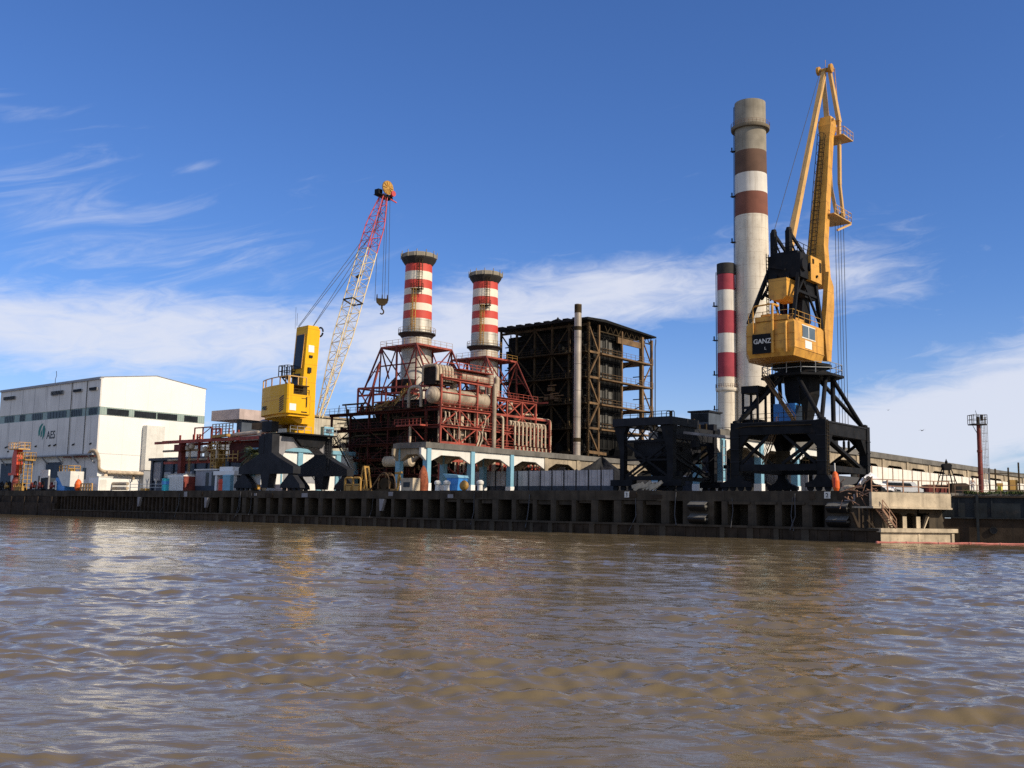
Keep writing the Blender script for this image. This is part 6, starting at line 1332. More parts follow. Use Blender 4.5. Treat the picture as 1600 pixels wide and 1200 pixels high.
# loading arms at the far upriver end
def loading_arm():
    v = 4.0; p = at_v(27, 765, v); t = thing('loading_tower', 'red and orange loading arm tower with small railed platforms at the upriver end', 'loading tower', (p[0], v, ZQ)); g = lambda px, py: at_v(px, py, v)
    c = g(27, 730)[0]; z1 = g(27, 703)[2]
    m = MB(); m.lathe((c-.2, v, 0), [(0.85, ZQ), (0.85, 7.2), (.6, 8.0), (.6, 8.9)], 14); m.part('riser', 'rustred', t)
    m = MB(); m.prism([(c-1.2, 9.0), (c+.9, 9.0), (c+1.0, 12.5), (c+.6, z1), (c-.7, z1), (c-1.3, 12.5)], 1, v-.7, v+.7); m.beam((c-1.7, v-.9, 8.8), (c+2.2, v-.9, 8.8), .5); m.part('arm_housing', 'scarlet', t)
    m = MB(); m.box((c-2.3, v-1.2, z1), (c+2.6, v+1.4, z1+.25)); m.rail([(c-2.3, v-1.2, z1+.2), (c+2.6, v-1.2, z1+.2), (c+2.6, v+1.4, z1+.2), (c-2.3, v+1.4, z1+.2), (c-2.3, v-1.2, z1+.2)], 1.4, 1.2, .045); m.part('top_platform', 'palebeam', t)
    d = g(40, 740)[0]; z2 = g(40, 720)[2]; m = MB()
    for dx in (-1.0, .9):
        for dy in (-.9, .9): m.beam((d+dx, v+dy, ZQ), (d+dx, v+dy, z2), .17)
    for i in range(8):
        zz = ZQ+(z2-ZQ)*i/8; m.beam((d-1, v-.9, zz), (d+.9, v-.9, zz+1.0), .09); m.beam((d+.9, v-.9, zz), (d+.9, v+.9, zz), .09); m.beam((d-1, v-.9, zz), (d+.9, v-.9, zz), .09)
    m.box((d-1.6, v-1.2, z2), (d+1.8, v+1.2, z2+.3)); m.rail([(d-1.6, v-1.2, z2+.3), (d+1.8, v-1.2, z2+.3), (d+1.8, v+1.2, z2+.3), (d-1.6, v+1.2, z2+.3), (d-1.6, v-1.2, z2+.3)], 1.5, 1.2, .05, mid=1); m.part('ladder_tower', 'gold', t)
    m = MB(); m.rail([(d-1.8, v-1.6, ZQ), (d+2.2, v-1.6, ZQ)], 1.6, .9, .05, mid=1); m.box((d-1.6, v-1.5, ZQ), (d+2, v-1, 6.2)); m.part('yellow_guard', 'gold', t)
    rr = random.Random(2)
    m = MB()
    for i in range(26):
        s = rr.uniform(c-9, c+4); k = rr.uniform(.3, .8); m.tube(bend([(s, v-1+rr.random()*3, ZQ), (s, v, ZQ+rr.uniform(.8, 2.2)), (s+rr.uniform(-1.5, 1.5), v, ZQ+rr.uniform(.8, 2))], .3), .16, 6)
    m.part('hose_gear', 'black', t)
loading_arm()
def small_stuff():
    g = lambda px, v: (at_v(px, 762, v)[0], v, ZQ)
    b = g(106, 5); t = thing('skip_tank', 'blue and white tank with a railed lid on the quay, below the white hall', 'tank', b)
    m = MB(); m.box((b[0]-2.6, b[1]-1.4, ZQ), (b[0]+1.3, b[1]+1.4, 7.9)); m.part('blue_panel', 'blue', t); m = MB(); m.prism([(b[0]-1.4, 8.0), (b[0]+.4, 6.2), (b[0]+3.6, 6.0), (b[0]+3.6, 9.2), (b[0]-2.0, 9.2), (b[0]-2.0, 8.4)], 1, b[1]-1.46, b[1]+1.46); m.part('white_shell', 'offwhite', t)
    m = MB(); m.rail([(b[0]-1.6, b[1]-1.3, 9.2), (b[0]+2.2, b[1]-1.3, 9.2), (b[0]+2.2, b[1]+1.3, 9.2)], 1.2, 1.2, .07); m.lathe((b[0]+1.4, b[1], 0), [(.6, 9.2), (.6, 9.8)], 12); m.part('lid_rail', 'gold', t)
    b = g(122, 3); t = thing('life_buoy_cone', 'round orange buoy standing beside the blue and white tank', 'buoy', b); m = MB(); m.lathe((b[0], b[1], 0), [(.4, ZQ), (.7, 5.6), (.75, 6.4), (.5, 7.1), (.15, 7.5)], 16); m.part('float', 'orange', t); m = MB(); m.tube([(b[0], b[1], 7.4), (b[0], b[1], 8.3)], .1, 6); m.part('lifting_eye', 'offwhite', t)
    b = g(68, 8); t = thing('site_kiosk', 'small dark kiosk under a white sign board, left of the blue and white tank', 'kiosk', b); m = MB()
    for dx in (-2.4, 2.2): m.beam((b[0]+dx, b[1], ZQ), (b[0]+dx, b[1], 8.6), .35)
    m.part('post', 'grey', t); m = MB(); m.box((b[0]-1.6, b[1]-.2, 8.2), (b[0]+2.2, b[1]+.2, 9.9)); m.part('sign_board', 'white', t); m = MB(); m.box((b[0]-2.2, b[1]+.3, ZQ), (b[0]+2.1, b[1]+2.5, 8.1)); m.part('cabin', 'navy', t)
    for px, v, lab in ((51, 3.5, 'red pump unit on the quay, right of the loading tower'), (63, 3.2, 'red valve skid on the quay, in front of the small kiosk'), (82, 3.4, 'red and white valve skid on the quay, left of the blue and white tank'), (11, 3.4, 'orange pump unit at the far upriver end of the quay')):
        b = g(px, v); t = thing('pump_skid', lab, 'pump', b, group='small pumps on the upriver quay'); m = MB(); m.box((b[0]-1.4, v-.5, ZQ), (b[0]+1.4, v+.5, 5.5)); m.part('skid_base', 'black', t)
        m = MB(); m.lathe((0,0,0), [(.15, -.9), (.4, -.7), (.4, .5), (.2, .8)], 12); m.v = [(b[0]+z, v+x, 6.1+y) for x, y, z in m.v]; m.beam((b[0]-.9, v, 5.4), (b[0]-.4, v, 6.9), .4); m.part('motor', 'rustred' if px > 20 else 'gold', t)
        m = MB(); m.tube(bend([(b[0]+.6, v, 5.6), (b[0]+.6, v, 7.1), (b[0]+1.5, v, 7.1), (b[0]+1.5, v, 5.3)], .3), .16, 6); m.part('hose', 'offwhite' if px == 82 else 'black', t)
    b = g(153, 4); t = thing('storage_box', 'plain white storage box on the quay under the hall corner', 'box', b); m = MB(); m.box((b[0]-1.9, 3, ZQ), (b[0]+1.9, 6, 7.9)); m.part('body', 'white', t); m = MB(); m.box((b[0]+1.92, 3.3, ZQ), (b[0]+1.98, 4.7, 7.4)); m.box((b[0]-2, 2.9, 7.9), (b[0]+2, 6.1, 8.05)); m.part('lid', 'offwhite', t)
    b = g(178, 6); t = thing('pipe_skid', 'cream pipe skid with a yellow guard on the quay, right of the white box', 'pipe skid', b); m = MB()
    for z in (5.7, 6.6): m.tube([(b[0]-2.5, 6, z), (b[0]+4.5, 6.4, z)], .35, 8)
    m.tube(bend([(b[0]-3, 5, ZQ), (b[0]-3, 5, 8), (b[0]-1.6, 5, 8.2)], .5), .4, 8); m.part('pipe', 'cream', t); m = MB(); m.rail([(b[0]-5.6, 2, ZQ), (b[0]-1.2, 2, ZQ)], 1.4, 1.0, .12); m.part('guard', 'palebeam', t)
    b = g(225, 4); t = thing('guard_fence', 'row of pale forked fence posts along the quay edge below the slate workshop', 'fence', b); m = MB()
    for i in range(5):
        s = b[0]-5+i*3.0; m = MB(); m.beam((s, 4, ZQ), (s, 4, 6.6), .13); m.beam((s, 4, 6.6), (s-.5, 4, 7.4), .11); m.beam((s, 4, 6.6), (s+.5, 4, 7.4), .11); m.part('forked_post', 'galv', t)
    m = MB(); m.beam((b[0]-5, 4, 6.4), (b[0]+7, 4, 6.4), .08); m.beam((b[0]-5, 4, 5.8), (b[0]+7, 4, 5.8), .08); m.part('wire', 'galv', t); m = MB(); m.box((b[0]-.4, 3.5, ZQ), (b[0]+1.4, 4.4, 5.6)); m.part('yellow_foot', 'gold', t)
    b = g(261, 4); t = thing('oil_drum', 'turquoise drum on the quay, left of the red rack column', 'drum', b); m = MB(); m.lathe((b[0], 4, 0), [(.95, ZQ), (1.0, 5.15), (.95, 5.2), (.95, 6.0), (1.0, 6.05), (.95, 6.1), (.95, 7.3), (1.0, 7.35), (.9, 7.4)], 20); m.part('body', 'teal', t); m = MB(); m.lathe((b[0], 4, 0), [(1.01, 6.3), (1.01, 6.9)], 20, cap=False); m.part('band', 'blue', t)
    b = g(287, 5); t = thing('red_end_container', 'white container with a rust red end, right of the red rack column', 'container', b); m = MB(); m.box((b[0]-3.6, 3.8, ZQ), (b[0]+1.6, 6.2, 8.0)); m.part('body', 'white', t); m = MB(); m.box((b[0]+1.61, 3.8, ZQ), (b[0]+1.8, 6.2, 7.8)); m.part('end_door', 'rustred', t)
    for i in range(9): m = MB(); m.box((b[0]-3.4+i*.55, 3.74, ZQ+.2), (b[0]-3.15+i*.55, 3.79, 7.8)); m.part('corrugation', 'offwhite', t); m = MB(); m.box((b[0]-5.8, 4.4, 7.6), (b[0]+1.4, 6.4, 8.3)); m.part('roof', 'offwhite', t)
    b = g(320, 6); t = thing('site_cabin', 'grey site cabin with dark doors and a navy base, below the yellow ladder column', 'cabin', b); s0, s1 = at_v(305, 755, 6)[0], at_v(338, 755, 6)[0]
    m = MB(); m.box((s0, 6, 6.1), (s1, 9, 8.9)); m.part('wall', 'greypanel', t); m = MB(); m.box((s0-.2, 5.8, 8.9), (s1+.2, 9.2, 9.15)); m.part('roof', 'offwhite', t); m = MB(); m.box((s0+.3, 5.9, ZQ), (s1+.6, 9, 6.1)); m.part('base', 'navy', t)
    for f in (.5, .78): m = MB(); x = s0+(s1-s0)*f; m.box((x, 5.92, 6.1), (x+.9, 5.99, 8.5)); m.part('door', 'glass', t)
    b = g(356, 5); t = thing('work_shelter', 'white roofed work shelter over a pale blue tank and a red drum', 'shelter', b); s0, s1 = at_v(340, 755, 5)[0], at_v(373, 755, 5)[0]; m = MB(); m.box((s0, 4, 7.9), (s1, 8, 8.6)); m.box((s0+.4, 5, 8.6), (s1-2, 7, 9.4)); m.part('roof', 'white', t)
    for x in (s0+.3, s1-.9):
        for y in (4.2, 7.2): m = MB(); m.box((x, y, ZQ), (x+.6, y+.6, 7.9)); m.part('post', 'white', t)
    m = MB(); m.box((s0+2.0, 6, ZQ), (s1-1, 7.5, 7.8)); m.part('back_wall', 'greypanel', t)
    b = g(348, 4); m = MB(); m.lathe((b[0], 4, 0), [(.8, ZQ), (.85, 5.2), (.8, 5.3), (.8, 6.4), (.85, 6.5), (.75, 7.2)], 16); m.one('oil_drum', 'scarlet', 'red drum under the white roofed shelter', 'drum', b)
    b = g(357, 4); m = MB(); m.box((b[0]-1.1, 3.5, ZQ), (b[0]+1.1, 4.6, 7.9)); m.box((b[0]-1.15, 3.45, 7.6), (b[0]+1.15, 4.65, 7.7)); m.one('water_tank', 'ltblue', 'pale blue tank under the white roofed shelter', 'tank', b)
    # truck between the crane legs
    b = g(406, 5); t = thing('truck', 'white truck seen from the front between the dark crane bogies', 'truck', b); m = MB(); m.prism([(b[0]-1.5, 6.2), (b[0]+1.5, 6.2), (b[0]+1.5, 8.6), (b[0]+1.2, 9.3), (b[0]-1.2, 9.3), (b[0]-1.5, 8.6)], 1, 4, 8); m.part('cab', 'carwhite', t)
    m = MB(); m.box((b[0]-1.3, 3.93, 7.6), (b[0]+.0, 3.99, 8.8)); m.part('windscreen', 'ltblue', t); m = MB(); m.box((b[0]-.9, 3.9, 5.4), (b[0]+.9, 4.4, 6.2)); m.part('bumper', 'gold', t)
    for dx in (-1.0, 1.0): m = MB(); m.lathe((0,0,0), [(.5, -.2), (.5, .2)], 16); m.v = [(b[0]+dx+z, 5+x, 5.55+y) for x, y, z in m.v]; m.part('wheel', 'rubber', t)
    b = g(440, 4); m = MB(); m.box((b[0]-1.2, 3.5, ZQ), (b[0]+1.2, 4.5, 6.2)); m.box((b[0]-.8, 3.4, 5.4), (b[0]+.8, 3.49, 6.0)); m.v = m.v; m.one('junction_box', 'pinkroof', 'small pink grey junction box on the quay between the crane bogies', 'box', b)
    # yellow guards and hoists right of the yellow crane
    for px, v, h, lab in ((545, 3, 2.0, 'low yellow guard frame at the quay edge, right of the yellow crane'), (557, 3, 2.0, 'second low yellow guard frame from the yellow crane')):
        b = g(px, v); m = MB(); m.tube(bend([(b[0]-.9, v, ZQ-.6), (b[0]-.9, v, ZQ+h), (b[0]+.9, v, ZQ+h), (b[0]+.9, v, ZQ-.6)], .4), .16, 6); m.beam((b[0]-.9, v, ZQ+h*.5), (b[0]+.9, v, ZQ+h*.5), .2); m.box((b[0]-.5, v-.2, ZQ), (b[0]+.6, v+.3, ZQ+.8)); m.one('safety_barrier', 'gold', lab, 'barrier', b, 'yellow guard frames on the quay')
    b = g(570, 6); t = thing('hoist', 'yellow A-shaped hoist on the quay, left of the red plant columns', 'hoist', b); m = MB()
    for y in (5.7, 6.5): m.beam((b[0]-1.0, y, ZQ), (b[0]-.1, y, 8.9), .22, .26); m.beam((b[0]+.9, y, ZQ), (b[0]+.1, y, 8.9), .22, .26); m.beam((b[0]-.6, y, 6.8), (b[0]+.6, y, 6.8), .16)
    m.beam((b[0], 5.6, 8.9), (b[0], 6.6, 8.9), .3); m.beam((b[0]-.9, 6, 5.4), (b[0]+.9, 6, 5.4), .3); m.part('frame', 'gold', t); m = MB(); m.lathe((b[0], 6.1, 0), [(.2, 7.6), (.42, 7.9), (.3, 8.5)], 12); m.part('drum', 'bsteel', t)
    b = g(604, 6); t = thing('mooring_winch', 'yellow hooped winch with a slanting stay, in front of the dark plant base', 'winch', b)
    m = MB()
    for y in (5.4, 6.6): m.tube([(b[0]+1.2*math.cos(k*math.pi/10), y, 6.4+1.5*math.sin(k*math.pi/10)) for k in range(11)], .1, 6); m.beam((b[0]-1.2, y, ZQ), (b[0]-1.2, y, 6.4), .22); m.beam((b[0]+1.2, y, ZQ), (b[0]+1.2, y, 6.4), .22)
    for k in (3, 5, 7): a = k*math.pi/10; m.beam((b[0]+1.2*math.cos(a), 5.4, 6.4+1.5*math.sin(a)), (b[0]+1.2*math.cos(a), 6.6, 6.4+1.5*math.sin(a)), .14)
    m.beam((b[0]-.7, 5.3, 7.6), (b[0]-3.0, 5.3, ZQ), .16, .2); m.part('hoop', 'bsteel_lit', t)
    m = MB(); m.lathe((0,0,0), [(.9, -.6), (.9, -.5), (.5, -.48), (.5, .48), (.9, .5), (.9, .6)], 18); m.v = [(b[0]+x, 6+z, 6.3+y) for x, y, z in m.v]; m.box((b[0]-1.6, 5.2, ZQ), (b[0]+1.6, 6.8, 5.5)); m.part('drum', 'bsteel', t)
    b = g(621, 5); m = MB(); m.beam((b[0], 5, ZQ), (b[0]+.3, 5, 7.8), .3, .3); m.beam((b[0]-.5, 5, 7.8), (b[0]+.9, 5, 7.9), .3); m.beam((b[0]+.3, 5, 7.6), (b[0]+1.1, 5, 6.2), .16); m.one('davit', 'gold', 'small yellow davit on the quay, right of the hooped winch', 'davit', b)
    b = g(641, 4); t = thing('pallet_box', 'cream slatted box on the quay, left of the first white gallery plinth', 'box', b); m = MB(); m.box((b[0]-1.2, 3.3, ZQ), (b[0]+1.2, 4.8, 7.0)); m.part('body', 'conc_old', t); m = MB(); m.box((b[0]-.7, 3.24, 5.7), (b[0]+.6, 3.29, 6.4)); m.part('hatch', 'glass', t)
    b = g(661, 6); m = MB(); m.lathe((b[0], 6, 0), [(.75, ZQ), (.8, 6.5), (.6, 7.9), (.3, 8.6), (.12, 8.9)], 14); m.one('folded_net', 'rustorange', 'rust orange folded net cone beside the first white plinth', 'net', b)
    b = g(713, 5); t = thing('recycling_bin', 'bright blue bin with a lid between the white gallery plinths', 'bin', b); m = MB(); m.prism([(b[0]-.9, ZQ), (b[0]+.9, ZQ), (b[0]+1.15, 7.0), (b[0]-1.15, 7.0)], 1, 4.2, 6.2); m.part('body', 'blue', t); m = MB(); m.prism([(b[0]-1.25, 7.0), (b[0]+1.25, 7.0), (b[0]+1.0, 7.35), (b[0]-1.9, 7.6)], 1, 4.1, 6.3); m.part('lid', 'ltblue', t)
    b = g(725, 3); m = MB(); m.lathe((0,0,0), [(.25, -.5), (.6, -.3), (.75, 0), (.6, .3), (.25, .5)], 16); m.v = [(b[0]+x, 3+z, 5.85+y) for x, y, z in m.v]; m.one('hose_reel', 'gold', 'yellow and black hose reel right of the blue bin', 'hose reel', b)
    for px, lab in ((684, 'cream bollard right of the first white gallery plinth'), (698, 'cream bollard left of the blue bin'), (750, 'pale bollard right of the second white gallery plinth')):
        b = g(px, 3); m = MB(); m.lathe((b[0], 3, 0), [(.4, ZQ), (.36, 5.9), (.5, 6.1), (.5, 6.4), (.25, 6.6)], 14); m.one('bollard', 'offwhite', lab, 'bollard', b, 'mooring bollards')
    b = at_v(1003, 760, 2.5); m = MB(); rr = random.Random(6)
    for i in range(7): x = b[0]-1.5+i*.5; m.beam((x, 2.5+rr.uniform(-.3, .3), ZQ+rr.uniform(.1, .6)), (x+1.2, 2.6, ZQ+rr.uniform(.3, 1.3)), .25, .4)
    m.one('timber_stack', 'conc_old', 'pale heap of broken timber at the foot of the black hopper', 'timber', (b[0], 2.5, ZQ))
small_stuff()
def white_shed():
    s = -114.0; a, b = at_s(437, 708, s), at_s(556, 712, s); t = thing('white_shed', 'white shed with sky blue posts and eaves, behind the dark legs of the yellow crane', 'shed', (s, a[1], ZQ)); v0, v1 = a[1], b[1]; z = 12.6
    m = MB(); m.box((s-9, v0, ZQ), (s, v1, z)); m.part('wall', 'white', t); m = MB(); m.box((s-9.4, v0-.5, z), (s+.5, v1+.8, z+.7)); m.part('eaves', 'ltblue', t)
    for i in range(5): m = MB(); v = v0+(v1-v0)*(i+.0)/4; m.box((s+.01, v-.55, ZQ), (s+.35, v+.55, z-.02)); m.part('post', 'ltblue', t)
    m = MB(); m.box((s+.01, v0+1, 7.0), (s+.08, v0+9, 9.6)); m.part('door', 'greypanel', t)
white_shed()
# ---------------------------------------------------------------- downriver yard, background, people
def car(label, pos, turn, paint, van=False):
    t = thing('parked_car' if not van else 'parked_van', label, 'van' if van else 'car', pos, rot=turn)
    L, Wd = (4.6, 1.0) if van else (4.2, .88)
    if van: pr = [(0, .35), (L, .35), (L, .95), (L-.5, 1.15), (L-1.1, 1.85), (.1, 1.95), (0, 1.2)]
    else: pr = [(0, .35), (L, .35), (L, .75), (L-.9, .92), (L-1.6, 1.42), (1.0, 1.45), (.3, .98), (0, .9)]
    m = MB(); m.prism(pr, 1, -Wd, Wd); m.part('body', paint, t)
    m = MB()
    for y in (-Wd-.01, Wd+.01):
        q = [(L-1.25, 1.2), (L-1.6, 1.7), (.3, 1.78), (.3, 1.2)] if van else [(L-1.15, .95), (L-1.65, 1.36), (1.05, 1.38), (.6, .98)]
        m.prism(q, 1, y-.01, y+.01)
    m.part('window', 'glass', t)
    for x in (.85, L-.85):
        for y in (-Wd+.05, Wd-.05):
            m = MB(); m.lathe((0,0,0), [(.33, -.12), (.33, .12)], 16); m.v = [(x+a, y+c, .33+b) for a, b, c in m.v]; w = m.part('wheel', 'rubber', t)
            m = MB(); m.lathe((0,0,0), [(.18, -.135), (.18, .135)], 12); m.v = [(x+a, y+c, .33+b) for a, b, c in m.v]; m.part('rim', 'galv', w)
    return t
def cars():
    car('dark car parked behind the landing rail, nearest the clutter heap', ground_at(1350, 128), -0.15, 'carblack')
    car('silver white van parked behind the middle of the landing rail', ground_at(1381, 131), -0.1, 'carwhite', True)
    car('teal grey car parked behind the landing rail, right of the white van', ground_at(1404, 134), -0.1, 'cargrey')
    b = ground_at(1474, 131); t = thing('freight_container', 'rust red container behind the right end of the landing rail', 'container', b, rot=-.1); m = MB(); m.box((-1.9, 0, 0), (2.6, 2.4, 1.5)); m.part('body', 'rustred', t); m = MB()
    for i in range(7): m.box((-1.8+i*.66, -.06, .1), (-1.5+i*.66, -.005, 1.45))
    m.part('corrugation', 'rustred', t); m = MB(); m.box((-1.95, -.1, 1.5), (2.65, 2.45, 1.62)); m.part('top_rim', 'railrust', t)
    car('white car far behind the red light tower', ground_at(1560, 150), 0.0, 'carwhite'); car('dark car far right behind the red light tower', ground_at(1590, 150), 0.0, 'cargrey')
cars()
def right_things():
    Y = 112.0; b = ground_at(1533, Y); t = thing('light_tower', 'rusted red tubular light tower with a railed platform and caged ladder', 'light tower', b, rot=0.05); h = 7.6
    m = MB(); m.lathe((0,0,0), [(.25, 0), (.24, 3.5), (.235, 3.52), (.22, h)], 20)
    for z in (2.2, 4.6): m.lathe((0,0,0), [(.28, z), (.28, z+.25)], 20)
    m.part('column', 'rustred', t); m = MB(); m.box((-.8, -.55, h), (.7, .8, h+.12)); m.beam((-.7, 0, h), (-.2, 0, h-.9), .05); p = m.part('platform', 'dgrey', t); m = MB(); m.rail([(-.8, -.55, h+.1), (.7, -.55, h+.1), (.7, .8, h+.1), (-.8, .8, h+.1), (-.8, -.55, h+.1)], 1.0, .5, .025); m.part('platform_rail', 'bsteel', p)
    m = MB(); m.ladder((.5, 0, .6), (.5, 0, h+.9), (1,0,0), .36, .025, .3, cage=.8, out=(.55, .25, 0)); m.part('ladder', 'greypanel', t); m = MB(); m.box((-.15, -.15, h+.1), (.08, .08, h+.9)); m.lathe((.35, 0, 0), [(.12, h+.5), (.15, h+.9), (.12, h+1.15)], 10); m.tube([(-.1, 0, h+.9), (-.3, 0, h+1.6), (-.15, 0, h+1.1)], .025, 5); m.part('lantern', 'dgrey', t)
    b = ground_at(1480, 110); t = thing('beacon_frame', 'small black tapered beacon frame standing in front of the white fence', 'beacon', b, rot=0); m = MB()
    for x, y in ((-1.1, -.75), (1.1, -.75), (1.1, .75), (-1.1, .75)): m.beam((x, y, 0), (x*.32, y*.32, 2.75), .09)
    for z in (.75, 1.35, 1.95):
        k = 1-.68*z/2.75
        for (x0, y0), (x1, y1) in (((-1.1, -.75), (1.1, -.75)), ((1.1, -.75), (1.1, .75)), ((1.1, .75), (-1.1, .75)), ((-1.1, .75), (-1.1, -.75))): m.beam((x0*k, y0*k, z), (x1*k, y1*k, z), .055)
    m.part('frame', 'black', t); m = MB(); m.prism([(-.48, 3.05), (-.34, 2.5), (.34, 2.5), (.48, 3.05), (.3, 3.2), (-.3, 3.2)], 1, -.35, .35); m.lathe((0,0,0), [(.13, 3.2), (.15, 3.4), (.07, 3.55), (.03, 3.7)], 10); m.part('head', 'black', t)
    b = ground_at(1500, 108); t = thing('concrete_block', 'rough brown block with a dark opening beside the small black beacon', 'block', b, rot=0); m = MB(); m.prism([(-.9, 0), (1.0, 0), (1.05, .9), (.6, 1.1), (-.8, 1.05)], 1, 0, 1.2); m.part('body', 'conc_tide', t); m = MB(); m.box((-.35, -.03, 0), (.2, -.005, .7)); m.part('opening', 'black', t)
    b = at_s(1307, 765, -6.2); b = (-6.0, 1.6, ZQ); p = at_v(1307, 766, 2.0); b = (p[0], 2.0, ZQ); t = thing('rescue_float', 'upright bright orange rescue float with a tall pale handle, by the right crane leg', 'rescue float', b); m = MB(); m.lathe((b[0], b[1], 0), [(.22, ZQ), (.34, ZQ+.3), (.38, ZQ+1.1), (.27, ZQ+1.8), (.10, ZQ+2.05)], 16); m.v = [(b[0]+(x-b[0])*1.0-(z-ZQ)*.06, y, z) for x, y, z in m.v]; m.part('float', 'orange', t); m = MB(); m.tube([(b[0]-.12, b[1], ZQ+2.0), (b[0]-.14, b[1], ZQ+2.9)], .07, 6); m.part('handle', 'offwhite', t); m = MB(); m.box((b[0]-.1, b[1]-.5, ZQ+.4), (b[0]+.12, b[1]-.42, ZQ+1.4)); m.part('grip', 'scarlet', t)
    p = at_v(1327, 766, 1.8); m = MB(); m.lathe((0,0,0), [(.05, -.7), (.22, -.5), (.28, 0), (.22, .5), (.05, .7)], 12); m.v = [(p[0]+z, 1.8+x, ZQ+.35+y) for x, y, z in m.v]; m.one('fender_buoy', 'conc_old', 'pale yellow float lying on the quay beside the orange rescue float', 'float', (p[0], 1.8, ZQ))
    # crumpled sheets and a tangle of rails at the quay corner
    p = at_y(1352, 760, 103); m = MB(); rr = random.Random(12); n = 22; L = 3.6
    vs = [(p[0]-.6+L*.77*i/n, p[1]+L*.64*i/n+(j-3)*.16, ZQ+1.45*math.exp(-((i-7)/7.0)**2)+.25*rr.random()+.25-abs(j-3)*.13) for i in range(n+1) for j in range(7)]
    m.add(vs, [(i*7+j, (i+1)*7+j, (i+1)*7+j+1, i*7+j+1) for i in range(n) for j in range(6)], 0, False); m.one('plastic_sheet', 'sheet', 'crumpled white plastic sheeting heaped at the quay corner', 'sheeting', (p[0], p[1], ZQ))
    m = MB()
    for i in range(26):
        a = Vector((p[0]+rr.uniform(-2.2, 1.0), p[1]+rr.uniform(-1.6, .3), ZQ+rr.uniform(-1.2, .9))); m.tube([a, a+Vector((rr.uniform(-.3, 1.5), rr.uniform(-.4, .6), rr.uniform(-.9, .8)))], rr.uniform(.03, .07), 5)
    m.one('scrap_tangle', 'railrust', 'rusty tangle of bars and hoses spilling over the quay corner', 'scrap', (p[0]-.6, p[1], ZQ))
    p = ground_at(1582, 118); t = thing('gantry_frame', 'brown steel post frame with boards at the far right edge', 'frame', p, rot=0); m = MB()
    for i, x in enumerate((-2.6, -1.9, -.4, .8, 2.0)): m.beam((x, 0, 0), (x, 0, 2.9+(.3, .25, .4, 1.0, .9)[i]), .14)
    for z in (.7, 2.6): m.beam((-2.6, 0, z), (2.6, 0, z), .09)
    m.part('post', 'bsteel', t); m = MB(); m.box((-.2, .12, .3), (.7, .2, 1.9)); m.part('board', 'gold', t); m = MB(); m.box((-1.7, .12, 1.1), (-1.0, .2, 1.5)); m.part('board', 'gold', t)
    p = ground_at(1562, 112); m = MB(); m.prism([(p[0]-.3, ZQ), (p[0]+.3, ZQ), (p[0]+.2, ZQ+.9), (p[0]-.15, ZQ+1.0)], 1, p[1]-.2, p[1]+.2); m.one('marker_post', 'lime', 'small hi-vis yellow marker left of the brown post frame', 'marker', p)
right_things()
def person():
    p = ground_at(1520, 110.5); t = thing('person', 'person in pale work clothes standing on the wall, left of the red light tower', 'person', p, rot=0.0)
    def skin(name, joints, edges, m, sub=2):
        me = bpy.data.meshes.new(name); me.from_pydata([j[:3] for j in joints], edges, []); me.materials.append(M[m]); o = bpy.data.objects.new(name, me); COL.objects.link(o)
        md = o.modifiers.new('skin', 'SKIN'); md.use_smooth_shade = True; o.modifiers.new('sub', 'SUBSURF').levels = sub; o.modifiers['sub'].render_levels = sub
        for i, j in enumerate(joints):
            sv_ = me.skin_vertices[0].data[i]; sv_.radius = (j[3], j[4] if len(j) > 4 else j[3]); sv_.use_root = i == 0
        o.parent = t; BASE[o.name] = (0,0,0); return o
    J = [(0,0,.95,.15,.11), (0,0,1.2,.14,.10), (0,-.01,1.42,.17,.10), (0,-.01,1.53,.06), (0,-.02,1.62,.085,.10), (0,-.02,1.74,.085,.095),
         (-.10,0,.88,.09), (-.12,.02,.48,.062), (-.13,.05,.10,.045), (-.13,-.08,.04,.04), (.10,0,.88,.09), (.12,-.03,.48,.062), (.14,-.02,.10,.045), (.14,-.15,.04,.04),
         (-.20,0,1.43,.06), (-.27,-.05,1.16,.045), (-.20,-.26,1.04,.035), (-.17,-.33,1.03,.038), (.20,0,1.43,.06), (.27,-.06,1.16,.045), (.16,-.28,1.08,.035), (.12,-.34,1.08,.038)]
    E_ = [(0,1),(1,2),(2,3),(3,4),(4,5),(0,6),(6,7),(7,8),(8,9),(0,10),(10,11),(11,12),(12,13),(2,14),(14,15),(15,16),(16,17),(2,18),(18,19),(19,20),(20,21)]
    skin('body', J, E_, 'skin')
    G = lambda k: tuple(j if i < 3 else j+.018 for i, j in enumerate(J[k]))
    skin('jacket', [G(0), G(1), G(2), G(14), G(15), G(16), G(18), G(19), G(20)], [(0,1),(1,2),(2,3),(3,4),(4,5),(2,6),(6,7),(7,8)], 'cloth')
    skin('trousers', [(0,0,.97,.165,.125), G(6), G(7), G(8), G(10), G(11), G(12)], [(0,1),(1,2),(2,3),(0,4),(4,5),(5,6)], 'cloth')
    m = MB(); m.lathe((0,-.01,0), [(.118, 1.68), (.125, 1.75), (.10, 1.84), (.03, 1.87)], 14); m.part('hair', 'hair', t)
person()
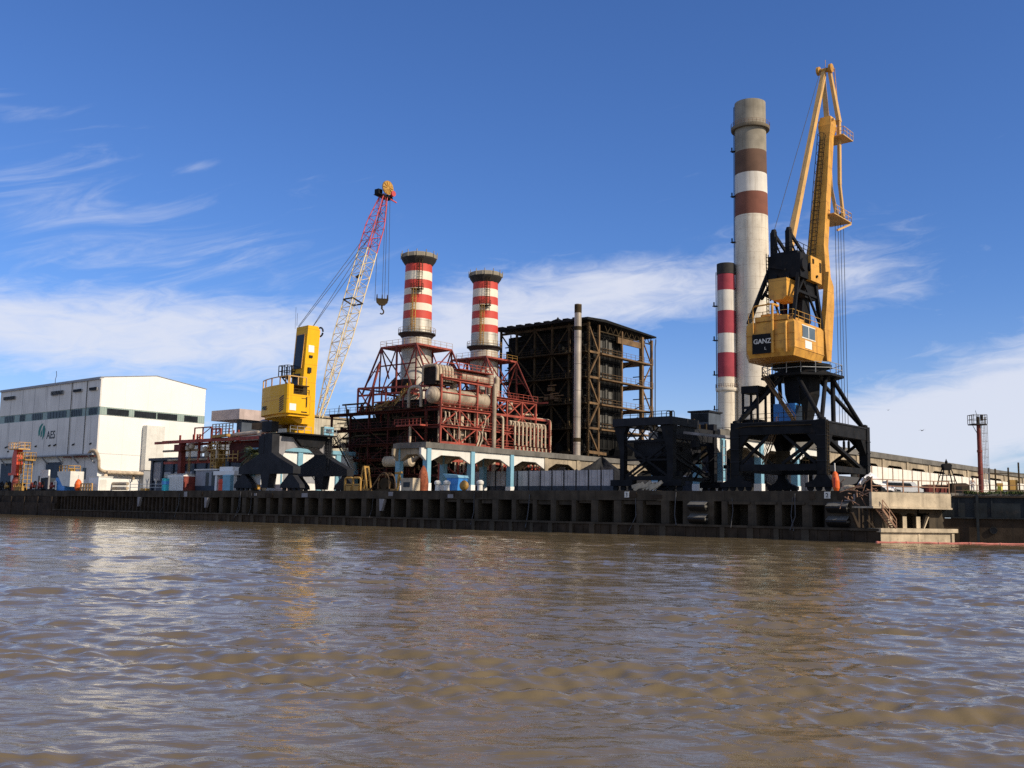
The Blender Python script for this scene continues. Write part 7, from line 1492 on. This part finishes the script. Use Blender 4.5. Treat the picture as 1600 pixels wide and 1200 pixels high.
def bird(px, py, Y, label):
    p = at_y(px, py, Y); t = thing('bird', label, 'bird', p, rot=.5, group='birds in the sky'); m = MB()
    m.tube([(-.28, 0, 0), (-.12, 0, .03), (.1, 0, .03), (.26, 0, .05), (.34, 0, .04)], .09, 8, r2=.03)
    for sg in (-1, 1): m.add([(-.06, sg*.05, .05), (.12, sg*.05, .05), (.10, sg*.42, .24), (-.05, sg*.42, .24), (-.12, sg*.95, .06)], [(0,1,2,3),(3,2,4)] if sg > 0 else [(3,2,1,0),(4,2,3)])
    m.add([(-.26, -.05, 0), (-.26, .05, 0), (-.45, .09, .02), (-.45, -.09, .02)], [(0,1,2,3)]); m.v = [(x*.42, y*.42, z*.42) for x, y, z in m.v]; m.part('body', 'bird', t)
bird(1441, 673, 90, 'small dark bird flying right of the portal crane, above the white fence'); bird(1388, 641, 150, 'tiny far bird in the sky just right of the crane portal')
def background():
    # flat-roofed block and cream shed behind the yellow crane
    v = 44.0; a, b = at_v(336, 665, v)[0], at_v(374, 665, v)[0]; z1, z2 = at_v(374, 639, v)[2], at_v(374, 655, v)[2]
    t = thing('switch_house', 'flat roofed building with a pale pink fascia, between the white hall and the yellow crane', 'building', (b, v, ZQ)); m = MB(); m.box((a-1, v-.5, z2), (b+.5, v+40, z1)); m.part('roof', 'pinkroof', t); m = MB(); m.box((a+7.5, v+1, ZQ), (b-.5, v+38, z2)); m.part('wall', 'bluegrey', t)
    m = MB(); m.rail([(a-1, v, z2-3.4), (a+7.4, v, z2-3.4)], 2.6, 1.3, .1, mid=3); m.box((a-1, v, z2-3.6), (a+7.4, v+10, z2-3.4)); m.part('balcony', 'greypanel', t); m = MB(); m.box((a-.5, v+1, ZQ), (a+7.4, v+9, z2-5)); m.part('low_wing', 'offwhite', t)
    s = -140; a, b = at_s(486, 655, s), at_s(540, 655, s); t = thing('cream_shed', 'ribbed cream shed roofed flat, between the yellow crane and the red plant', 'shed', (s, a[1], ZQ)); m = MB(); m.box((s-12, a[1]-2, ZQ), (s, b[1]+8, at_s(510, 653, s)[2])); m.part('wall', 'shed', t); m = MB(); m.box((s-12.4, a[1]-2.4, at_s(510, 653, s)[2]), (s+.4, b[1]+8.4, at_s(510, 653, s)[2]+.4)); m.part('roof', 'conc_cream', t)
    p = at_y(1108, 655, 250); t = thing('control_cabin', 'small grey glazed cabin at the foot of the maroon and white chimney', 'cabin', (p[0], p[1], ZQ)); z = p[2]; m = MB(); m.box((p[0]-4, p[1]-2, z-5), (p[0]+1, p[1]+4, z+1.6)); m.part('wall', 'bluegrey', t); m = MB(); m.box((p[0]-4.6, p[1]-2.5, z+1.6), (p[0]+1.4, p[1]+4.3, z+2.0)); m.part('roof', 'dgrey', t)
    m = MB(); m.box((p[0]-3.8, p[1]-2.08, z-.8), (p[0]+.8, p[1]-2.01, z+1.2)); m.part('window', 'glass', t); m = MB()
    for x in (-4, .6): m.box((p[0]+x, p[1]-1.5, ZQ), (p[0]+x+.5, p[1]-1, z-5))
    m.box((p[0]-14, p[1]+1, ZQ), (p[0]+6, p[1]+9, z-5)); m.part('base', 'conc_cream', t)
    # low transfer house and pipes between the boiler house and the hopper
    t = thing('transfer_house', 'low concrete transfer house with pipes on its roof, behind the black hopper', 'transfer house', (-40, 60, ZQ)); m = MB(); m.box((-58, 62, ZQ), (-34.5, 74, 16.2)); m.part('wall', 'dgrey', t); m = MB(); m.box((-58.5, 61.5, 16.2), (-34, 74.5, 16.8)); m.part('roof', 'conc_cream', t)
    m = MB(); rr = random.Random(31)
    for i in range(26):
        s_ = rr.uniform(-58, -36); v_ = rr.uniform(62, 72); k = rr.uniform(.2, .6)
        if i % 3 == 0: m.tube(bend([(s_, v_, 16.8), (s_, v_, 18.2), (s_+1.4, v_, 18.2), (s_+1.4, v_, 16.8)], .3), .1, 6)
        else: m.lathe((s_, v_, 0), [(k, 16.8), (k, 17.2+rr.random()), (k*.4, 17.5+rr.random())], 8)
    m.rail([(-58, 62, 16.8), (-34.5, 62, 16.8)], 1.0, 1.8, .04); m.part('roof_pipework', 'bsteel', t)
background()
